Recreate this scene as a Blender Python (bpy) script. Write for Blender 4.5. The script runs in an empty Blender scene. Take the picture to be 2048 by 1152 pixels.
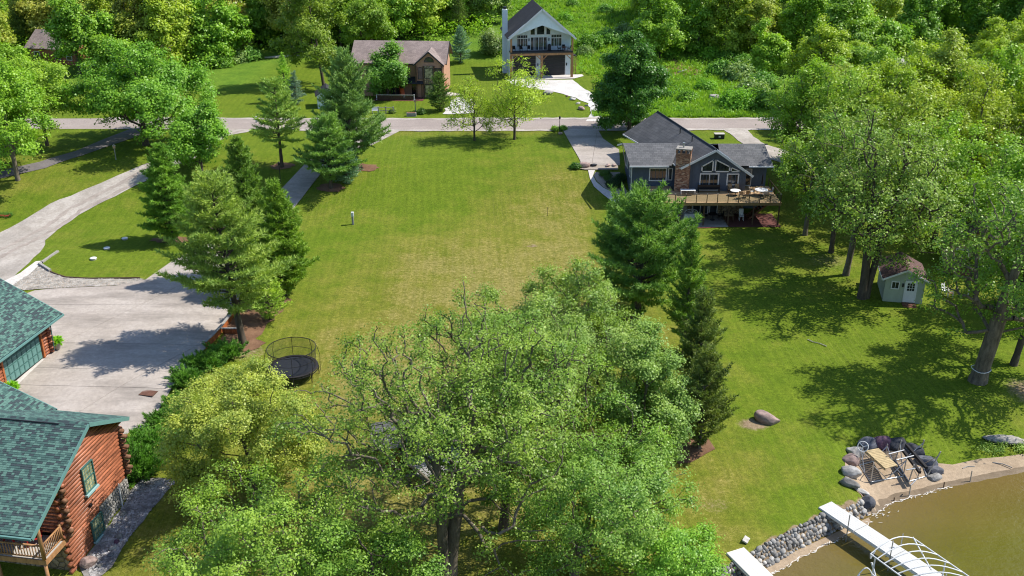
import bpy, bmesh, math, random
import numpy as np
from mathutils import Vector, Matrix
from mathutils.geometry import delaunay_2d_cdt

C = bpy.context.scene
COL = C.collection
R = math.radians
PI = math.pi

# ------------------------------------------------------------------ camera, light, exposure
FPX, TH, HC = 2000.0, R(23.5), 40.0
cam_d = bpy.data.cameras.new('camera'); cam = bpy.data.objects.new('camera', cam_d); COL.objects.link(cam)
cam.location = (0, 0, HC); cam.rotation_euler = (R(90) - TH, 0, 0)
cam_d.sensor_width = 36.0; cam_d.lens = 36.0 * FPX / 2048.0
cam_d.clip_start = 0.5; cam_d.clip_end = 6000
C.camera = cam

SUN_EL = R(51); SUN_AZ = math.atan2(0.22, 1.0)          # azimuth of the sun measured from +X towards +Y
sdir = Vector((math.cos(SUN_EL) * math.cos(SUN_AZ), math.cos(SUN_EL) * math.sin(SUN_AZ), math.sin(SUN_EL)))
w = bpy.data.worlds.new('World'); C.world = w; w.use_nodes = True
nt = w.node_tree
sky = nt.nodes.new('ShaderNodeTexSky'); sky.sky_type = 'NISHITA'; sky.sun_disc = False
sky.sun_elevation = SUN_EL; sky.sun_rotation = PI / 2 - SUN_AZ
sky.air_density = 1.0; sky.dust_density = 0.6; sky.ozone_density = 3.0
bg = nt.nodes['Background']; nt.links.new(sky.outputs[0], bg.inputs[0]); bg.inputs[1].default_value = 0.13
sl = bpy.data.lights.new('sun', 'SUN'); sl.energy = 4.6; sl.angle = R(0.53); sl.color = (1.0, 0.945, 0.85)
so = bpy.data.objects.new('sun', sl); COL.objects.link(so)
so.rotation_euler = sdir.to_track_quat('Z', 'Y').to_euler(); so.location = (60, 60, 90)
C.view_settings.view_transform = 'Standard'; C.view_settings.look = 'None'
C.view_settings.exposure = 0.65; C.view_settings.gamma = 1.0; C.view_settings.use_curve_mapping = False
C.render.engine = 'CYCLES'
C.render.filter_size = 1.1; C.cycles.filter_width = 1.1
C.cycles.max_bounces = 6; C.cycles.diffuse_bounces = 3; C.cycles.glossy_bounces = 2
C.cycles.transmission_bounces = 3; C.cycles.transparent_max_bounces = 6
C.cycles.caustics_reflective = False; C.cycles.caustics_refractive = False

# ------------------------------------------------------------------ object helpers
def tag(o, label=None, cat=None, group=None, kind=None):
    if label: o['label'] = label
    if cat: o['category'] = cat
    if group: o['group'] = group
    if kind: o['kind'] = kind
    return o

def thing(name, label, cat, loc=(0, 0, 0), rz=0.0, group=None):
    o = bpy.data.objects.new(name, None); COL.objects.link(o)
    o.location = loc; o.rotation_euler = (0, 0, rz); o.empty_display_size = 0.3
    return tag(o, label, cat, group)

def link(name, me, parent=None, loc=None, rot=None, scale=None, color=None):
    o = bpy.data.objects.new(name, me); COL.objects.link(o)
    if parent is not None: o.parent = parent
    if loc is not None: o.location = loc
    if rot is not None: o.rotation_euler = rot
    if scale is not None: o.scale = scale if hasattr(scale, '__len__') else (scale,) * 3
    if color is not None: o.color = color
    return o

def npmesh(name, V, F, mats, mi=None, smooth=False):
    """V (n,3); F (m,k) one polygon size, or list of such arrays."""
    Fs = F if (isinstance(F, list) and len(F) and isinstance(F[0], np.ndarray) and F[0].ndim == 2) else [F]
    Fs = [np.asarray(f, dtype=np.int32) for f in Fs if len(f)]
    me = bpy.data.meshes.new(name)
    V = np.asarray(V, dtype=np.float32)
    me.vertices.add(len(V)); me.vertices.foreach_set('co', V.ravel())
    loops = np.concatenate([f.ravel() for f in Fs]); tot = np.concatenate([np.full(len(f), f.shape[1], np.int32) for f in Fs])
    start = np.concatenate([[0], np.cumsum(tot)[:-1]]).astype(np.int32)
    me.loops.add(len(loops)); me.loops.foreach_set('vertex_index', loops)
    me.polygons.add(len(tot)); me.polygons.foreach_set('loop_start', start); me.polygons.foreach_set('loop_total', tot)
    for m in (mats if isinstance(mats, (list, tuple)) else [mats]): me.materials.append(m)
    if mi is not None: me.polygons.foreach_set('material_index', np.asarray(mi, np.int32))
    if smooth: me.polygons.foreach_set('use_smooth', np.ones(len(tot), bool))
    me.update(calc_edges=True)
    return me

class MB:
    def __init__(s): s.v = []; s.f = []; s.m = []; s.cm = 0
    def add(s, vs, fs):
        b = len(s.v); s.v += [tuple(p) for p in vs]
        for f in fs: s.f.append(tuple(b + i for i in f)); s.m.append(s.cm)
        return s
    def obox(s, o, u, v, n, a, b, c):
        """box: o + u*[a0,a1] + v*[b0,b1] + n*[c0,c1]"""
        o, u, v, n = Vector(o), Vector(u), Vector(v), Vector(n)
        P = [o + u * x + v * y + n * z for z in c for y in b for x in a]
        return s.add(P, [(0, 2, 3, 1), (4, 5, 7, 6), (0, 1, 5, 4), (2, 6, 7, 3), (0, 4, 6, 2), (1, 3, 7, 5)])
    def box(s, x0, x1, y0, y1, z0, z1):
        return s.obox((0, 0, 0), (1, 0, 0), (0, 1, 0), (0, 0, 1), (x0, x1), (y0, y1), (z0, z1))
    def tube(s, p0, p1, r0, r1=None, n=8, cap=True):
        r1 = r0 if r1 is None else r1
        p0, p1 = Vector(p0), Vector(p1); d = (p1 - p0)
        if d.length < 1e-6: return s
        d.normalize(); a = d.orthogonal().normalized(); b = d.cross(a)
        P = [p + (a * math.cos(2 * PI * i / n) + b * math.sin(2 * PI * i / n)) * r for p, r in ((p0, r0), (p1, r1)) for i in range(n)]
        F = [(i, (i + 1) % n, n + (i + 1) % n, n + i) for i in range(n)]
        if cap: F += [tuple(range(n - 1, -1, -1)), tuple(range(n, 2 * n))]
        return s.add(P, F)
    def path(s, pts, r, n=6):
        for a, b in zip(pts[:-1], pts[1:]): s.tube(a, b, r, r, n)
        return s
    def slab(s, pts, t, down=None):
        """polygon thickened by t along its normal (to the back), or along down"""
        P = [Vector(p) for p in pts]; n = len(P)
        nv = Vector((0, 0, 0))
        for i in range(n): nv += (P[i] - P[0]).cross(P[(i + 1) % n] - P[0])
        nv.normalize(); dv = Vector(down) if down is not None else -nv
        Q = [p + dv * t for p in P]
        return s.add(P + Q, [tuple(range(n)), tuple(range(2 * n - 1, n - 1, -1))] + [(i, n + i, n + (i + 1) % n, (i + 1) % n) for i in range(n)])
    def lathe(s, prof, n=12, c=(0, 0, 0)):
        P = [(c[0] + r * math.cos(2 * PI * i / n), c[1] + r * math.sin(2 * PI * i / n), c[2] + z) for r, z in prof for i in range(n)]
        F = [(k * n + i, k * n + (i + 1) % n, (k + 1) * n + (i + 1) % n, (k + 1) * n + i) for k in range(len(prof) - 1) for i in range(n)]
        F += [tuple(range(n - 1, -1, -1)), tuple(range((len(prof) - 1) * n, len(prof) * n))]
        return s.add(P, F)
    def mesh(s, name, mats, smooth=False):
        me = bpy.data.meshes.new(name); me.from_pydata(s.v, [], s.f)
        for m in (mats if isinstance(mats, (list, tuple)) else [mats]): me.materials.append(m)
        me.polygons.foreach_set('material_index', s.m)
        if smooth: me.polygons.foreach_set('use_smooth', [True] * len(s.f))
        me.update(); return me
    def build(s, name, mats, parent=None, smooth=False, **k):
        return link(name, s.mesh(name, mats, smooth), parent, **k)

# ------------------------------------------------------------------ materials
KA = 0.82
def ka(c): return tuple(x * KA for x in c)
def srgb(r, g, b):
    return tuple((c / 255 / 12.92 if c <= 10 else ((c / 255 + 0.055) / 1.055) ** 2.4) for c in (r, g, b))

class NT:
    def __init__(s, name):
        s.m = bpy.data.materials.new(name); s.m.use_nodes = True; s.t = s.m.node_tree; s.n = s.t.nodes
        s.p = s.n['Principled BSDF']; s.out = s.n['Material Output']
        s.p.inputs['Specular IOR Level'].default_value = 0.3
    def new(s, t, **k):
        x = s.n.new(t)
        for a, b in k.items(): setattr(x, a, b)
        return x
    def l(s, a, b): s.t.links.new(a, b)
    def val(s, sock, v):
        if hasattr(v, 'is_linked'): s.l(v, sock)
        else:
            if isinstance(v, (tuple, list)) and len(v) == 3 and sock.type == 'RGBA': v = (*v, 1)
            sock.default_value = v
    def coord(s, which='Object'): return s.new('ShaderNodeTexCoord').outputs[which]
    def pos(s): return s.new('ShaderNodeNewGeometry').outputs['Position']
    def mapping(s, vec, scale=(1, 1, 1), rot=(0, 0, 0)):
        x = s.new('ShaderNodeMapping'); s.l(vec, x.inputs[0]); x.inputs['Scale'].default_value = scale; x.inputs['Rotation'].default_value = rot
        return x.outputs[0]
    def noise(s, vec, scale, detail=3, rough=0.55):
        x = s.new('ShaderNodeTexNoise'); s.l(vec, x.inputs['Vector']); x.inputs['Scale'].default_value = scale
        x.inputs['Detail'].default_value = detail; x.inputs['Roughness'].default_value = rough
        return x.outputs['Fac']
    def ramp(s, fac, a, b, ca=(0, 0, 0), cb=(1, 1, 1)):
        x = s.new('ShaderNodeValToRGB'); s.l(fac, x.inputs[0]); e = x.color_ramp.elements
        e[0].position = a; e[1].position = b; e[0].color = (*ca, 1); e[1].color = (*cb, 1)
        return x.outputs[0]
    def mix(s, f, a, b, mode='MIX'):
        x = s.new('ShaderNodeMix', data_type='RGBA', blend_type=mode)
        s.val(x.inputs[0], f); s.val(x.inputs[6], a); s.val(x.inputs[7], b)
        return x.outputs[2]
    def math(s, op, a, b=0.0, c=0.0):
        x = s.new('ShaderNodeMath', operation=op); s.val(x.inputs[0], a); s.val(x.inputs[1], b); s.val(x.inputs[2], c)
        return x.outputs[0]
    def bump(s, h, strength=0.4, dist=0.05):
        x = s.new('ShaderNodeBump'); s.l(h, x.inputs['Height']); x.inputs['Strength'].default_value = strength; x.inputs['Distance'].default_value = dist
        s.l(x.outputs[0], s.p.inputs['Normal']); return x
    def col(s, v): s.val(s.p.inputs['Base Color'], v)

def plain(name, c, rough=0.7, var=0.15, scale=3.0, bump=0.15, stretch=(1, 1, 1), metal=0.0, spec=0.3, dirt=0.0):
    c = ka(c); t = NT(name); v = t.mapping(t.coord(), stretch)
    n1 = t.noise(v, scale, 4); n2 = t.noise(v, scale * 7, 3)
    k = t.math('ADD', t.math('MULTIPLY', n1, 0.65), t.math('MULTIPLY', n2, 0.35))
    lo = tuple(max(0, x * (1 - 1.6 * var)) for x in c); hi = tuple(min(1, x * (1 + 1.6 * var)) for x in c)
    cc = t.ramp(k, 0.3, 0.7, lo, hi)
    if dirt:
        d = t.ramp(t.noise(t.coord(), scale * 0.35, 5, 0.65), 0.48, 0.72)
        cc = t.mix(t.math('MULTIPLY', d, dirt), cc, tuple(x * 0.45 for x in c))
    t.col(cc)
    t.p.inputs['Roughness'].default_value = rough; t.p.inputs['Metallic'].default_value = metal
    t.p.inputs['Specular IOR Level'].default_value = spec
    if bump: t.bump(n2, bump, 0.02)
    return t.m

def leaf_mat(name, transl=0.35, hue=0.3, rough=0.5, gain=1.6):
    t = NT(name)
    oi = t.new('ShaderNodeObjectInfo'); c = t.mix(1.0, oi.outputs['Color'], (gain, gain, gain), 'MULTIPLY')
    n = t.noise(t.pos(), 0.55, 3, 0.6); n2 = t.noise(t.pos(), 4.5, 1)
    c1 = t.mix(t.ramp(n, 0.35, 0.68), t.mix(1.0, c, (0.66, 0.76, 0.72), 'MULTIPLY'), t.mix(1.0, c, (1 + hue, 1 + hue * 0.72, 0.95), 'MULTIPLY'))
    c2 = t.mix(t.math('MULTIPLY', t.ramp(n2, 0.35, 0.7), 0.35), c1, t.mix(1.0, c1, (1.35, 1.3, 1.35), 'MULTIPLY'))
    t.col(c2); t.p.inputs['Roughness'].default_value = rough; t.p.inputs['Specular IOR Level'].default_value = 0.28
    tr = t.new('ShaderNodeBsdfTranslucent'); t.l(t.mix(1.0, c2, (1.25, 1.35, 0.5), 'MULTIPLY'), tr.inputs[0])
    mx = t.new('ShaderNodeMixShader'); mx.inputs[0].default_value = transl
    t.l(t.p.outputs[0], mx.inputs[1]); t.l(tr.outputs[0], mx.inputs[2]); t.l(mx.outputs[0], t.out.inputs[0])
    return t.m

M = {}
M['leaf'] = leaf_mat('leaf', 0.34, 0.22, 0.42, 2.05)
M['needle'] = leaf_mat('needle', 0.25, 0.28, 0.55, 2.75)
M['weed'] = leaf_mat('weed', 0.35, 0.40, 0.5, 1.95)
M['bark'] = plain('bark', (0.095, 0.075, 0.055), 0.9, 0.35, 5, 0.8, (1, 1, 0.22))
M['bark_grey'] = plain('bark_grey', (0.16, 0.135, 0.10), 0.9, 0.4, 5, 0.8, (1, 1, 0.22))
M['dead_wood'] = plain('dead_wood', (0.34, 0.32, 0.29), 0.9, 0.3, 6, 0.5, (1, 1, 0.3))
M['white'] = plain('white_trim', (0.74, 0.75, 0.76), 0.5, 0.04, 3, 0)
M['white_siding'] = plain('white_siding', (0.70, 0.80, 0.86), 0.6, 0.05, 2, 0)
M['blue_siding'] = plain('blue_grey_siding', (0.088, 0.118, 0.165), 0.6, 0.12, 2, 0.05, (1, 1, 0.2))
M['sage_siding'] = plain('sage_siding', (0.40, 0.45, 0.36), 0.65, 0.08, 2, 0.05, (1, 1, .2))
M['tan_siding'] = plain('tan_siding', (0.52, 0.29, 0.19), 0.7, 0.1, 2, 0.05)
M['ochre_wall'] = plain('ochre_wall', (0.40, 0.33, 0.20), 0.75, 0.12, 2, 0.05)
M['brick_red'] = plain('red_brick_wall', (0.36, 0.14, 0.08), 0.8, 0.2, 4, 0.2)
M['cedar'] = plain('cedar_wood', (0.38, 0.20, 0.09), 0.6, 0.25, 3, 0.2, (1, 1, 0.3))
M['stained'] = plain('stained_timber', (0.42, 0.13, 0.045), 0.5, 0.3, 3, 0.2, (1, 1, 1), dirt=0.2)
M['log'] = plain('stained_log', (0.345, 0.118, 0.058), 0.5, 0.5, 2.2, 0.25, (2.5, 0.35, 2.5), spec=0.4, dirt=0.35)
M['log_fresh'] = plain('fresh_log', (0.50, 0.155, 0.035), 0.4, 0.2, 2.2, 0.2, (2.5, 0.35, 2.5), spec=0.4)
M['log_end'] = plain('log_end', (0.20, 0.10, 0.055), 0.8, 0.4, 6, 0.3)
M['deck_wood'] = plain('deck_wood', (0.52, 0.35, 0.195), 0.7, 0.14, 4, 0.2, (0.3, 3, 3))
M['deck_grey'] = plain('deck_grey', (0.48, 0.45, 0.41), 0.75, 0.14, 4, 0.2)
M['weathered'] = plain('weathered_plank', (0.34, 0.33, 0.31), 0.85, 0.3, 5, 0.5, (0.3, 3, 3))
M['fascia_wood'] = plain('fascia_wood', (0.30, 0.19, 0.085), 0.7, 0.2, 4, 0.2)
M['post_brown'] = plain('post_brown', (0.10, 0.06, 0.035), 0.7, 0.2, 4, 0.1)
M['teal'] = plain('teal_paint', (0.060, 0.155, 0.140), 0.5, 0.08, 3, 0)
M['teal_trim'] = plain('teal_trim', (0.13, 0.27, 0.25), 0.45, 0.08, 3, 0)
M['sill'] = plain('pale_teal_sill', (0.34, 0.52, 0.52), 0.5, 0.05, 3, 0)
M['metal'] = plain('galvanised', (0.48, 0.49, 0.50), 0.42, 0.12, 5, 0.05, metal=0.7)
M['alu'] = plain('white_aluminium', (0.76, 0.77, 0.78), 0.4, 0.04, 5, 0)
M['black'] = plain('black_metal', (0.02, 0.02, 0.022), 0.5, 0.1, 5, 0)
M['charcoal'] = plain('charcoal_door', (0.030, 0.031, 0.036), 0.5, 0.1, 2, 0)
M['mat_black'] = plain('trampoline_mat', (0.030, 0.034, 0.046), 0.6, 0.15, 2, 0)
M['red'] = plain('red_paint', (0.42, 0.03, 0.03), 0.45, 0.12, 3, 0)
M['barn_red'] = plain('barn_red', (0.22, 0.028, 0.016), 0.7, 0.2, 3, 0.1)
M['orange'] = plain('orange_plastic', (0.62, 0.12, 0.03), 0.4, 0.06, 3, 0)
M['dock'] = plain('dock_deck', (0.60, 0.60, 0.585), 0.6, 0.06, 5, 0.15, (0.3, 3, 3), dirt=0.12)
M['dock_cream'] = plain('dock_cream', (0.72, 0.69, 0.61), 0.6, 0.05, 5, 0.1, dirt=0.1)
M['bunk'] = plain('bunk_beam', (0.025, 0.023, 0.025), 0.8, 0.2, 4, 0.1)
M['plank_pale'] = plain('pale_plank', (0.52, 0.40, 0.22), 0.75, 0.2, 4, 0.3)
M['rust'] = plain('rusty_grate', (0.16, 0.075, 0.055), 0.8, 0.3, 8, 0.2)
M['plastic_white'] = plain('white_plastic', (0.75, 0.76, 0.77), 0.45, 0.04, 3, 0)
M['cushion'] = plain('tan_cushion', (0.40, 0.27, 0.15), 0.85, 0.12, 6, 0.1)
M['terracotta'] = plain('stone_pot', (0.42, 0.38, 0.32), 0.8, 0.15, 6, 0.2)
M['umber'] = plain('dark_interior', (0.012, 0.011, 0.010), 0.9, 0.1, 3, 0)
M['paver_red'] = plain('red_paver', (0.14, 0.05, 0.042), 0.8, 0.2, 6, 0.1)
M['leather'] = plain('brown_stair', (0.17, 0.075, 0.045), 0.7, 0.2, 5, 0.1)

def rock_mat(name, c, var=0.35):
    c = ka(c); t = NT(name); oi = t.new('ShaderNodeObjectInfo')
    v = t.new('ShaderNodeVectorMath', operation='ADD'); t.l(t.coord(), v.inputs[0])
    cb = t.new('ShaderNodeCombineXYZ'); t.l(t.math('MULTIPLY', oi.outputs['Random'], 50), cb.inputs[0]); t.l(cb.outputs[0], v.inputs[1])
    n = t.noise(v.outputs[0], 1.8, 5, 0.6); n2 = t.noise(v.outputs[0], 14, 4, 0.7)
    cc = t.mix(t.ramp(n, 0.35, 0.7), tuple(x * (1 - var) for x in c), tuple(min(1, x * (1 + var)) for x in c))
    cc = t.mix(t.math('MULTIPLY', t.ramp(n2, 0.42, 0.6), 0.35), cc, tuple(x * 0.55 for x in c))
    br = t.math('ADD', t.math('MULTIPLY', oi.outputs['Random'], 1.0), 0.5)
    t.col(t.mix(1.0, cc, t.mix(1.0, (1, 1, 1), br, 'MULTIPLY'), 'MULTIPLY'))
    t.p.inputs['Roughness'].default_value = 0.85; t.bump(n2, 0.6, 0.05)
    return t.m
M['rock'] = rock_mat('grey_rock', (0.33, 0.32, 0.305))
M['rock_pale'] = rock_mat('pale_rock', (0.44, 0.42, 0.39))
M['rock_pink'] = rock_mat('pink_rock', (0.40, 0.29, 0.26))
M['rock_purple'] = rock_mat('purple_rock', (0.155, 0.085, 0.13))
M['rock_dark'] = rock_mat('dark_rock', (0.115, 0.12, 0.14))
M['gravel_dark'] = rock_mat('dark_gravel', (0.36, 0.35, 0.35), 0.6)
M['gravel_pale'] = rock_mat('pale_gravel', (0.52, 0.49, 0.45), 0.5)

def glass():
    t = NT('window_glass'); n = t.noise(t.coord(), 0.9, 2)
    t.col(t.ramp(n, 0.3, 0.75, (0.008, 0.010, 0.012), (0.045, 0.055, 0.06)))
    t.p.inputs['Roughness'].default_value = 0.06; t.p.inputs['Specular IOR Level'].default_value = 0.7
    return t.m
M['glass'] = glass()
def glass_refl_paint():
    t = NT('painted_reflection_glass'); n = t.noise(t.coord(), 2.5, 3)
    t.col(t.ramp(n, 0.35, 0.65, (0.10, 0.11, 0.05), (0.42, 0.40, 0.22)))  # mottled yellow-green reflection painted into the pane colour
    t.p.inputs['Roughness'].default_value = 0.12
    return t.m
M['glass_refl_paint'] = glass_refl_paint()
def clear_glass():
    t = NT('rail_glass'); tr = t.new('ShaderNodeBsdfTransparent'); tr.inputs[0].default_value = (0.86, 0.9, 0.88, 1)
    t.p.inputs['Base Color'].default_value = (0.12, 0.12, 0.11, 1); t.p.inputs['Roughness'].default_value = 0.1
    mx = t.new('ShaderNodeMixShader'); mx.inputs[0].default_value = 0.22
    t.l(tr.outputs[0], mx.inputs[1]); t.l(t.p.outputs[0], mx.inputs[2]); t.l(mx.outputs[0], t.out.inputs[0]); return t.m
M['rail_glass'] = clear_glass()
def net():
    t = NT('safety_net'); tr = t.new('ShaderNodeBsdfTransparent')
    t.p.inputs['Base Color'].default_value = (0.02, 0.02, 0.022, 1); t.p.inputs['Roughness'].default_value = 0.8
    mx = t.new('ShaderNodeMixShader'); mx.inputs[0].default_value = 0.30
    t.l(tr.outputs[0], mx.inputs[1]); t.l(t.p.outputs[0], mx.inputs[2]); t.l(mx.outputs[0], t.out.inputs[0]); return t.m
M['net'] = net()

def roof_mat(name, a, b, row=0.16, w_=0.3, rough=0.9):
    """course relief and tab-to-tab colour for shingles too small to pick apart; uses UV in metres"""
    a = ka(a); b = ka(b); t = NT(name); uv = t.coord('UV')
    br = t.new('ShaderNodeTexBrick'); t.l(uv, br.inputs['Vector']); br.offset = 0.37; br.offset_frequency = 2
    br.inputs['Scale'].default_value = 1.0; br.inputs['Mortar Size'].default_value = 0.012; br.inputs['Mortar Smooth'].default_value = 0.3
    br.inputs['Brick Width'].default_value = w_; br.inputs['Row Height'].default_value = row; br.inputs['Bias'].default_value = 0.0
    br.inputs['Color1'].default_value = (*a, 1); br.inputs['Color2'].default_value = (*b, 1); br.inputs['Mortar'].default_value = (*[x * 0.35 for x in a], 1)
    n = t.noise(uv, 0.5, 4); n2 = t.noise(uv, 18, 2)
    c = t.mix(1.0, br.outputs['Color'], t.ramp(n, 0.3, 0.7, (0.82, 0.82, 0.82), (1.15, 1.15, 1.15)), 'MULTIPLY')
    c = t.mix(1.0, c, t.ramp(n2, 0.3, 0.7, (0.8, 0.8, 0.8), (1.2, 1.2, 1.2)), 'MULTIPLY')
    t.col(c); t.p.inputs['Roughness'].default_value = rough
    t.bump(br.outputs['Fac'], -0.5, 0.02)
    return t.m
M['roof_slate'] = roof_mat('slate_shingles', (0.115, 0.118, 0.125), (0.165, 0.165, 0.17), 0.3, 0.5)
M['roof_ribbed'] = roof_mat('dark_slate_shingles', (0.075, 0.078, 0.085), (0.105, 0.106, 0.112), 0.42, 0.9)
M['roof_brown'] = roof_mat('brown_shingles', (0.25, 0.195, 0.18), (0.34, 0.27, 0.245), 0.2, 0.35)
M['roof_maroon'] = roof_mat('maroon_shingles', (0.115, 0.065, 0.065), (0.16, 0.095, 0.09), 0.2, 0.35)
M['roof_dark'] = roof_mat('dark_shingles', (0.033, 0.033, 0.040), (0.048, 0.048, 0.055), 0.2, 0.35)
M['sh_green'] = plain('green_shingle', (0.105, 0.205, 0.172), 0.9, 0.16, 30, 0.3)
M['sh_teal'] = plain('teal_shingle', (0.060, 0.122, 0.110), 0.9, 0.16, 30, 0.3)
M['sh_slate'] = plain('slate_shingle', (0.046, 0.066, 0.072), 0.9, 0.16, 30, 0.3)
SH = [M['sh_green'], M['sh_teal'], M['sh_slate']]

def ground_mat():
    t = NT('lawn_grass'); p = t.pos()
    at = t.new('ShaderNodeAttribute'); at.attribute_name = 'mask'; sep = t.new('ShaderNodeSeparateColor'); t.l(at.outputs['Color'], sep.inputs[0])
    big = t.noise(p, 0.07, 4, 0.6); mid = t.noise(p, 0.45, 4, 0.6); fine = t.noise(p, 3.2, 4, 0.7); vf = t.noise(p, 11.0, 2, 0.7)
    green = t.mix(t.ramp(mid, 0.3, 0.7), (0.105, 0.170, 0.012), (0.145, 0.205, 0.018))
    olive = t.mix(t.ramp(mid, 0.3, 0.7), (0.165, 0.178, 0.024), (0.225, 0.215, 0.042))
    dry = t.mix(t.ramp(fine, 0.35, 0.65), (0.23, 0.20, 0.07), (0.34, 0.285, 0.13))
    d = t.math('ADD', sep.outputs[0], t.math('MULTIPLY', t.math('SUBTRACT', big, 0.5), 0.9))
    d = t.math('ADD', d, t.math('MULTIPLY', t.math('SUBTRACT', mid, 0.5), 0.7))
    c = t.mix(t.ramp(d, 0.15, 0.75), green, olive)
    d2 = t.math('ADD', d, t.math('MULTIPLY', t.math('SUBTRACT', fine, 0.5), 0.9))
    c = t.mix(t.math('MULTIPLY', t.ramp(d2, 0.62, 1.2), 0.55), c, dry)
    # mown stripes run up the lawn
    wv = t.new('ShaderNodeTexWave', wave_type='BANDS', bands_direction='X'); t.l(t.mapping(p, (1, 1, 1), (0, 0, R(-3))), wv.inputs['Vector'])
    wv.inputs['Scale'].default_value = 0.33; wv.inputs['Distortion'].default_value = 3.5; wv.inputs['Detail'].default_value = 3; wv.inputs['Detail Scale'].default_value = 0.12
    st = t.ramp(wv.outputs['Fac'], 0.2, 0.8, (0.96, 0.965, 0.97), (1.04, 1.035, 1.02))
    c = t.mix(1.0, c, st, 'MULTIPLY')
    c = t.mix(1.0, c, t.ramp(fine, 0.3, 0.7, (0.72, 0.74, 0.72), (1.26, 1.22, 1.2)), 'MULTIPLY')
    c = t.mix(1.0, c, t.ramp(vf, 0.25, 0.75, (0.66, 0.68, 0.62), (1.32, 1.28, 1.3)), 'MULTIPLY')
    # bare soil and meadow
    soil = t.mix(t.ramp(fine, 0.35, 0.65), (0.20, 0.14, 0.085), (0.33, 0.25, 0.165))
    sm = t.math('ADD', sep.outputs[2], t.math('MULTIPLY', t.math('SUBTRACT', fine, 0.5), 0.7))
    c = t.mix(t.ramp(sm, 0.4, 0.75), c, soil)
    lush = t.mix(t.ramp(mid, 0.3, 0.7), (0.085, 0.18, 0.018), (0.15, 0.26, 0.026))
    lush = t.mix(1.0, lush, t.ramp(fine, 0.3, 0.7, (0.6, 0.6, 0.6), (1.35, 1.3, 1.3)), 'MULTIPLY')
    c = t.mix(sep.outputs[1], c, lush)
    spk = t.ramp(t.noise(p, 1.5, 3, 0.65), 0.60, 0.70); c = t.mix(t.math('MULTIPLY', spk, 0.30), c, (0.055, 0.095, 0.012))
    w2 = t.new('ShaderNodeTexWave', wave_type='BANDS', bands_direction='X'); t.l(t.mapping(p, (1, 1, 1), (0, 0, R(-2))), w2.inputs['Vector'])
    w2.inputs['Scale'].default_value = 0.62; w2.inputs['Distortion'].default_value = 4.0; w2.inputs['Detail'].default_value = 3; w2.inputs['Detail Scale'].default_value = 0.2
    c = t.mix(t.math('MULTIPLY', t.ramp(w2.outputs['Fac'], 0.86, 1.0), t.math('MULTIPLY', t.ramp(big, 0.42, 0.6), 0.12)), c, (0.30, 0.30, 0.10))
    c = t.mix(1.0, c, (KA, KA, KA), 'MULTIPLY')
    t.col(c); t.p.inputs['Roughness'].default_value = 0.95; t.p.inputs['Specular IOR Level'].default_value = 0.08
    hb = t.math('ADD', t.math('MULTIPLY', fine, 0.6), t.math('MULTIPLY', vf, 0.5))
    t.bump(hb, 0.8, 0.12)
    return t.m
M['ground'] = ground_mat()

def surf(name, a, b, s1=0.35, s2=5.0, dark=None, streak=None, bump=0.25, rough=0.9):
    """paving and loose surfaces: two tones, speckle, optional stains"""
    a = ka(a); b = ka(b); t = NT(name); p = t.pos()
    n1 = t.noise(p, s1, 5, 0.6); n2 = t.noise(p, s2, 4, 0.7); n3 = t.noise(p, s2 * 5, 2, 0.7)
    c = t.mix(t.ramp(n1, 0.32, 0.68), a, b)
    c = t.mix(1.0, c, t.ramp(n2, 0.3, 0.7, (0.84, 0.84, 0.84), (1.13, 1.12, 1.11)), 'MULTIPLY')
    c = t.mix(1.0, c, t.ramp(n3, 0.3, 0.7, (0.86, 0.86, 0.86), (1.13, 1.13, 1.13)), 'MULTIPLY')
    if dark:
        nn = t.noise(t.mapping(p, streak or (1, 1, 1)), 0.22, 6, 0.65)
        c = t.mix(t.math('MULTIPLY', t.ramp(nn, 0.47, 0.70), dark), c, tuple(x * 0.55 for x in a))
    t.col(c); t.p.inputs['Roughness'].default_value = rough; t.p.inputs['Specular IOR Level'].default_value = 0.2
    t.bump(t.math('ADD', n2, n3), bump, 0.03)
    return t.m
M['concrete'] = surf('driveway_concrete', (0.40, 0.352, 0.31), (0.475, 0.425, 0.385), 0.3, 3, 0.85, (0.5, 1.8, 1), 0.1)
M['concrete_apron'] = surf('pale_concrete', (0.60, 0.56, 0.52), (0.66, 0.62, 0.58), 0.3, 3, 0.2)
M['joint'] = surf('slab_joint', (0.16, 0.13, 0.10), (0.22, 0.18, 0.12), 1, 6)
M['asphalt'] = surf('road_asphalt', (0.32, 0.27, 0.245), (0.38, 0.325, 0.295), 0.2, 4, 0.2, (0.25, 2.5, 1))
M['asphalt_dark'] = surf('path_asphalt', (0.15, 0.135, 0.135), (0.20, 0.18, 0.18), 0.4, 4, 0.3)
M['gravel'] = surf('gravel_surface', (0.37, 0.33, 0.29), (0.52, 0.475, 0.43), 0.5, 4, 0.45, (1.3, 0.5, 1), 0.6)
M['rut'] = surf('packed_gravel', (0.30, 0.255, 0.225), (0.42, 0.37, 0.33), 0.6, 3.5, 0.35, (1.5, .4, 1), 0.3)
M['gravel_white'] = surf('limestone_gravel', (0.55, 0.53, 0.50), (0.70, 0.68, 0.66), 0.4, 4, 0.3, None, 0.6)
M['gravel_bed'] = surf('pebble_bed', (0.34, 0.29, 0.24), (0.44, 0.38, 0.32), 0.8, 6, 0.3, None, 0.8)
M['gravel_bed_dark'] = surf('dark_pebble_bed', (0.20, 0.19, 0.185), (0.40, 0.38, 0.36), 0.8, 6, 0.3, None, 0.8)
M['mulch'] = surf('bark_mulch', (0.16, 0.085, 0.05), (0.26, 0.15, 0.09), 1.0, 6, 0.4, None, 0.8)
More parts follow.
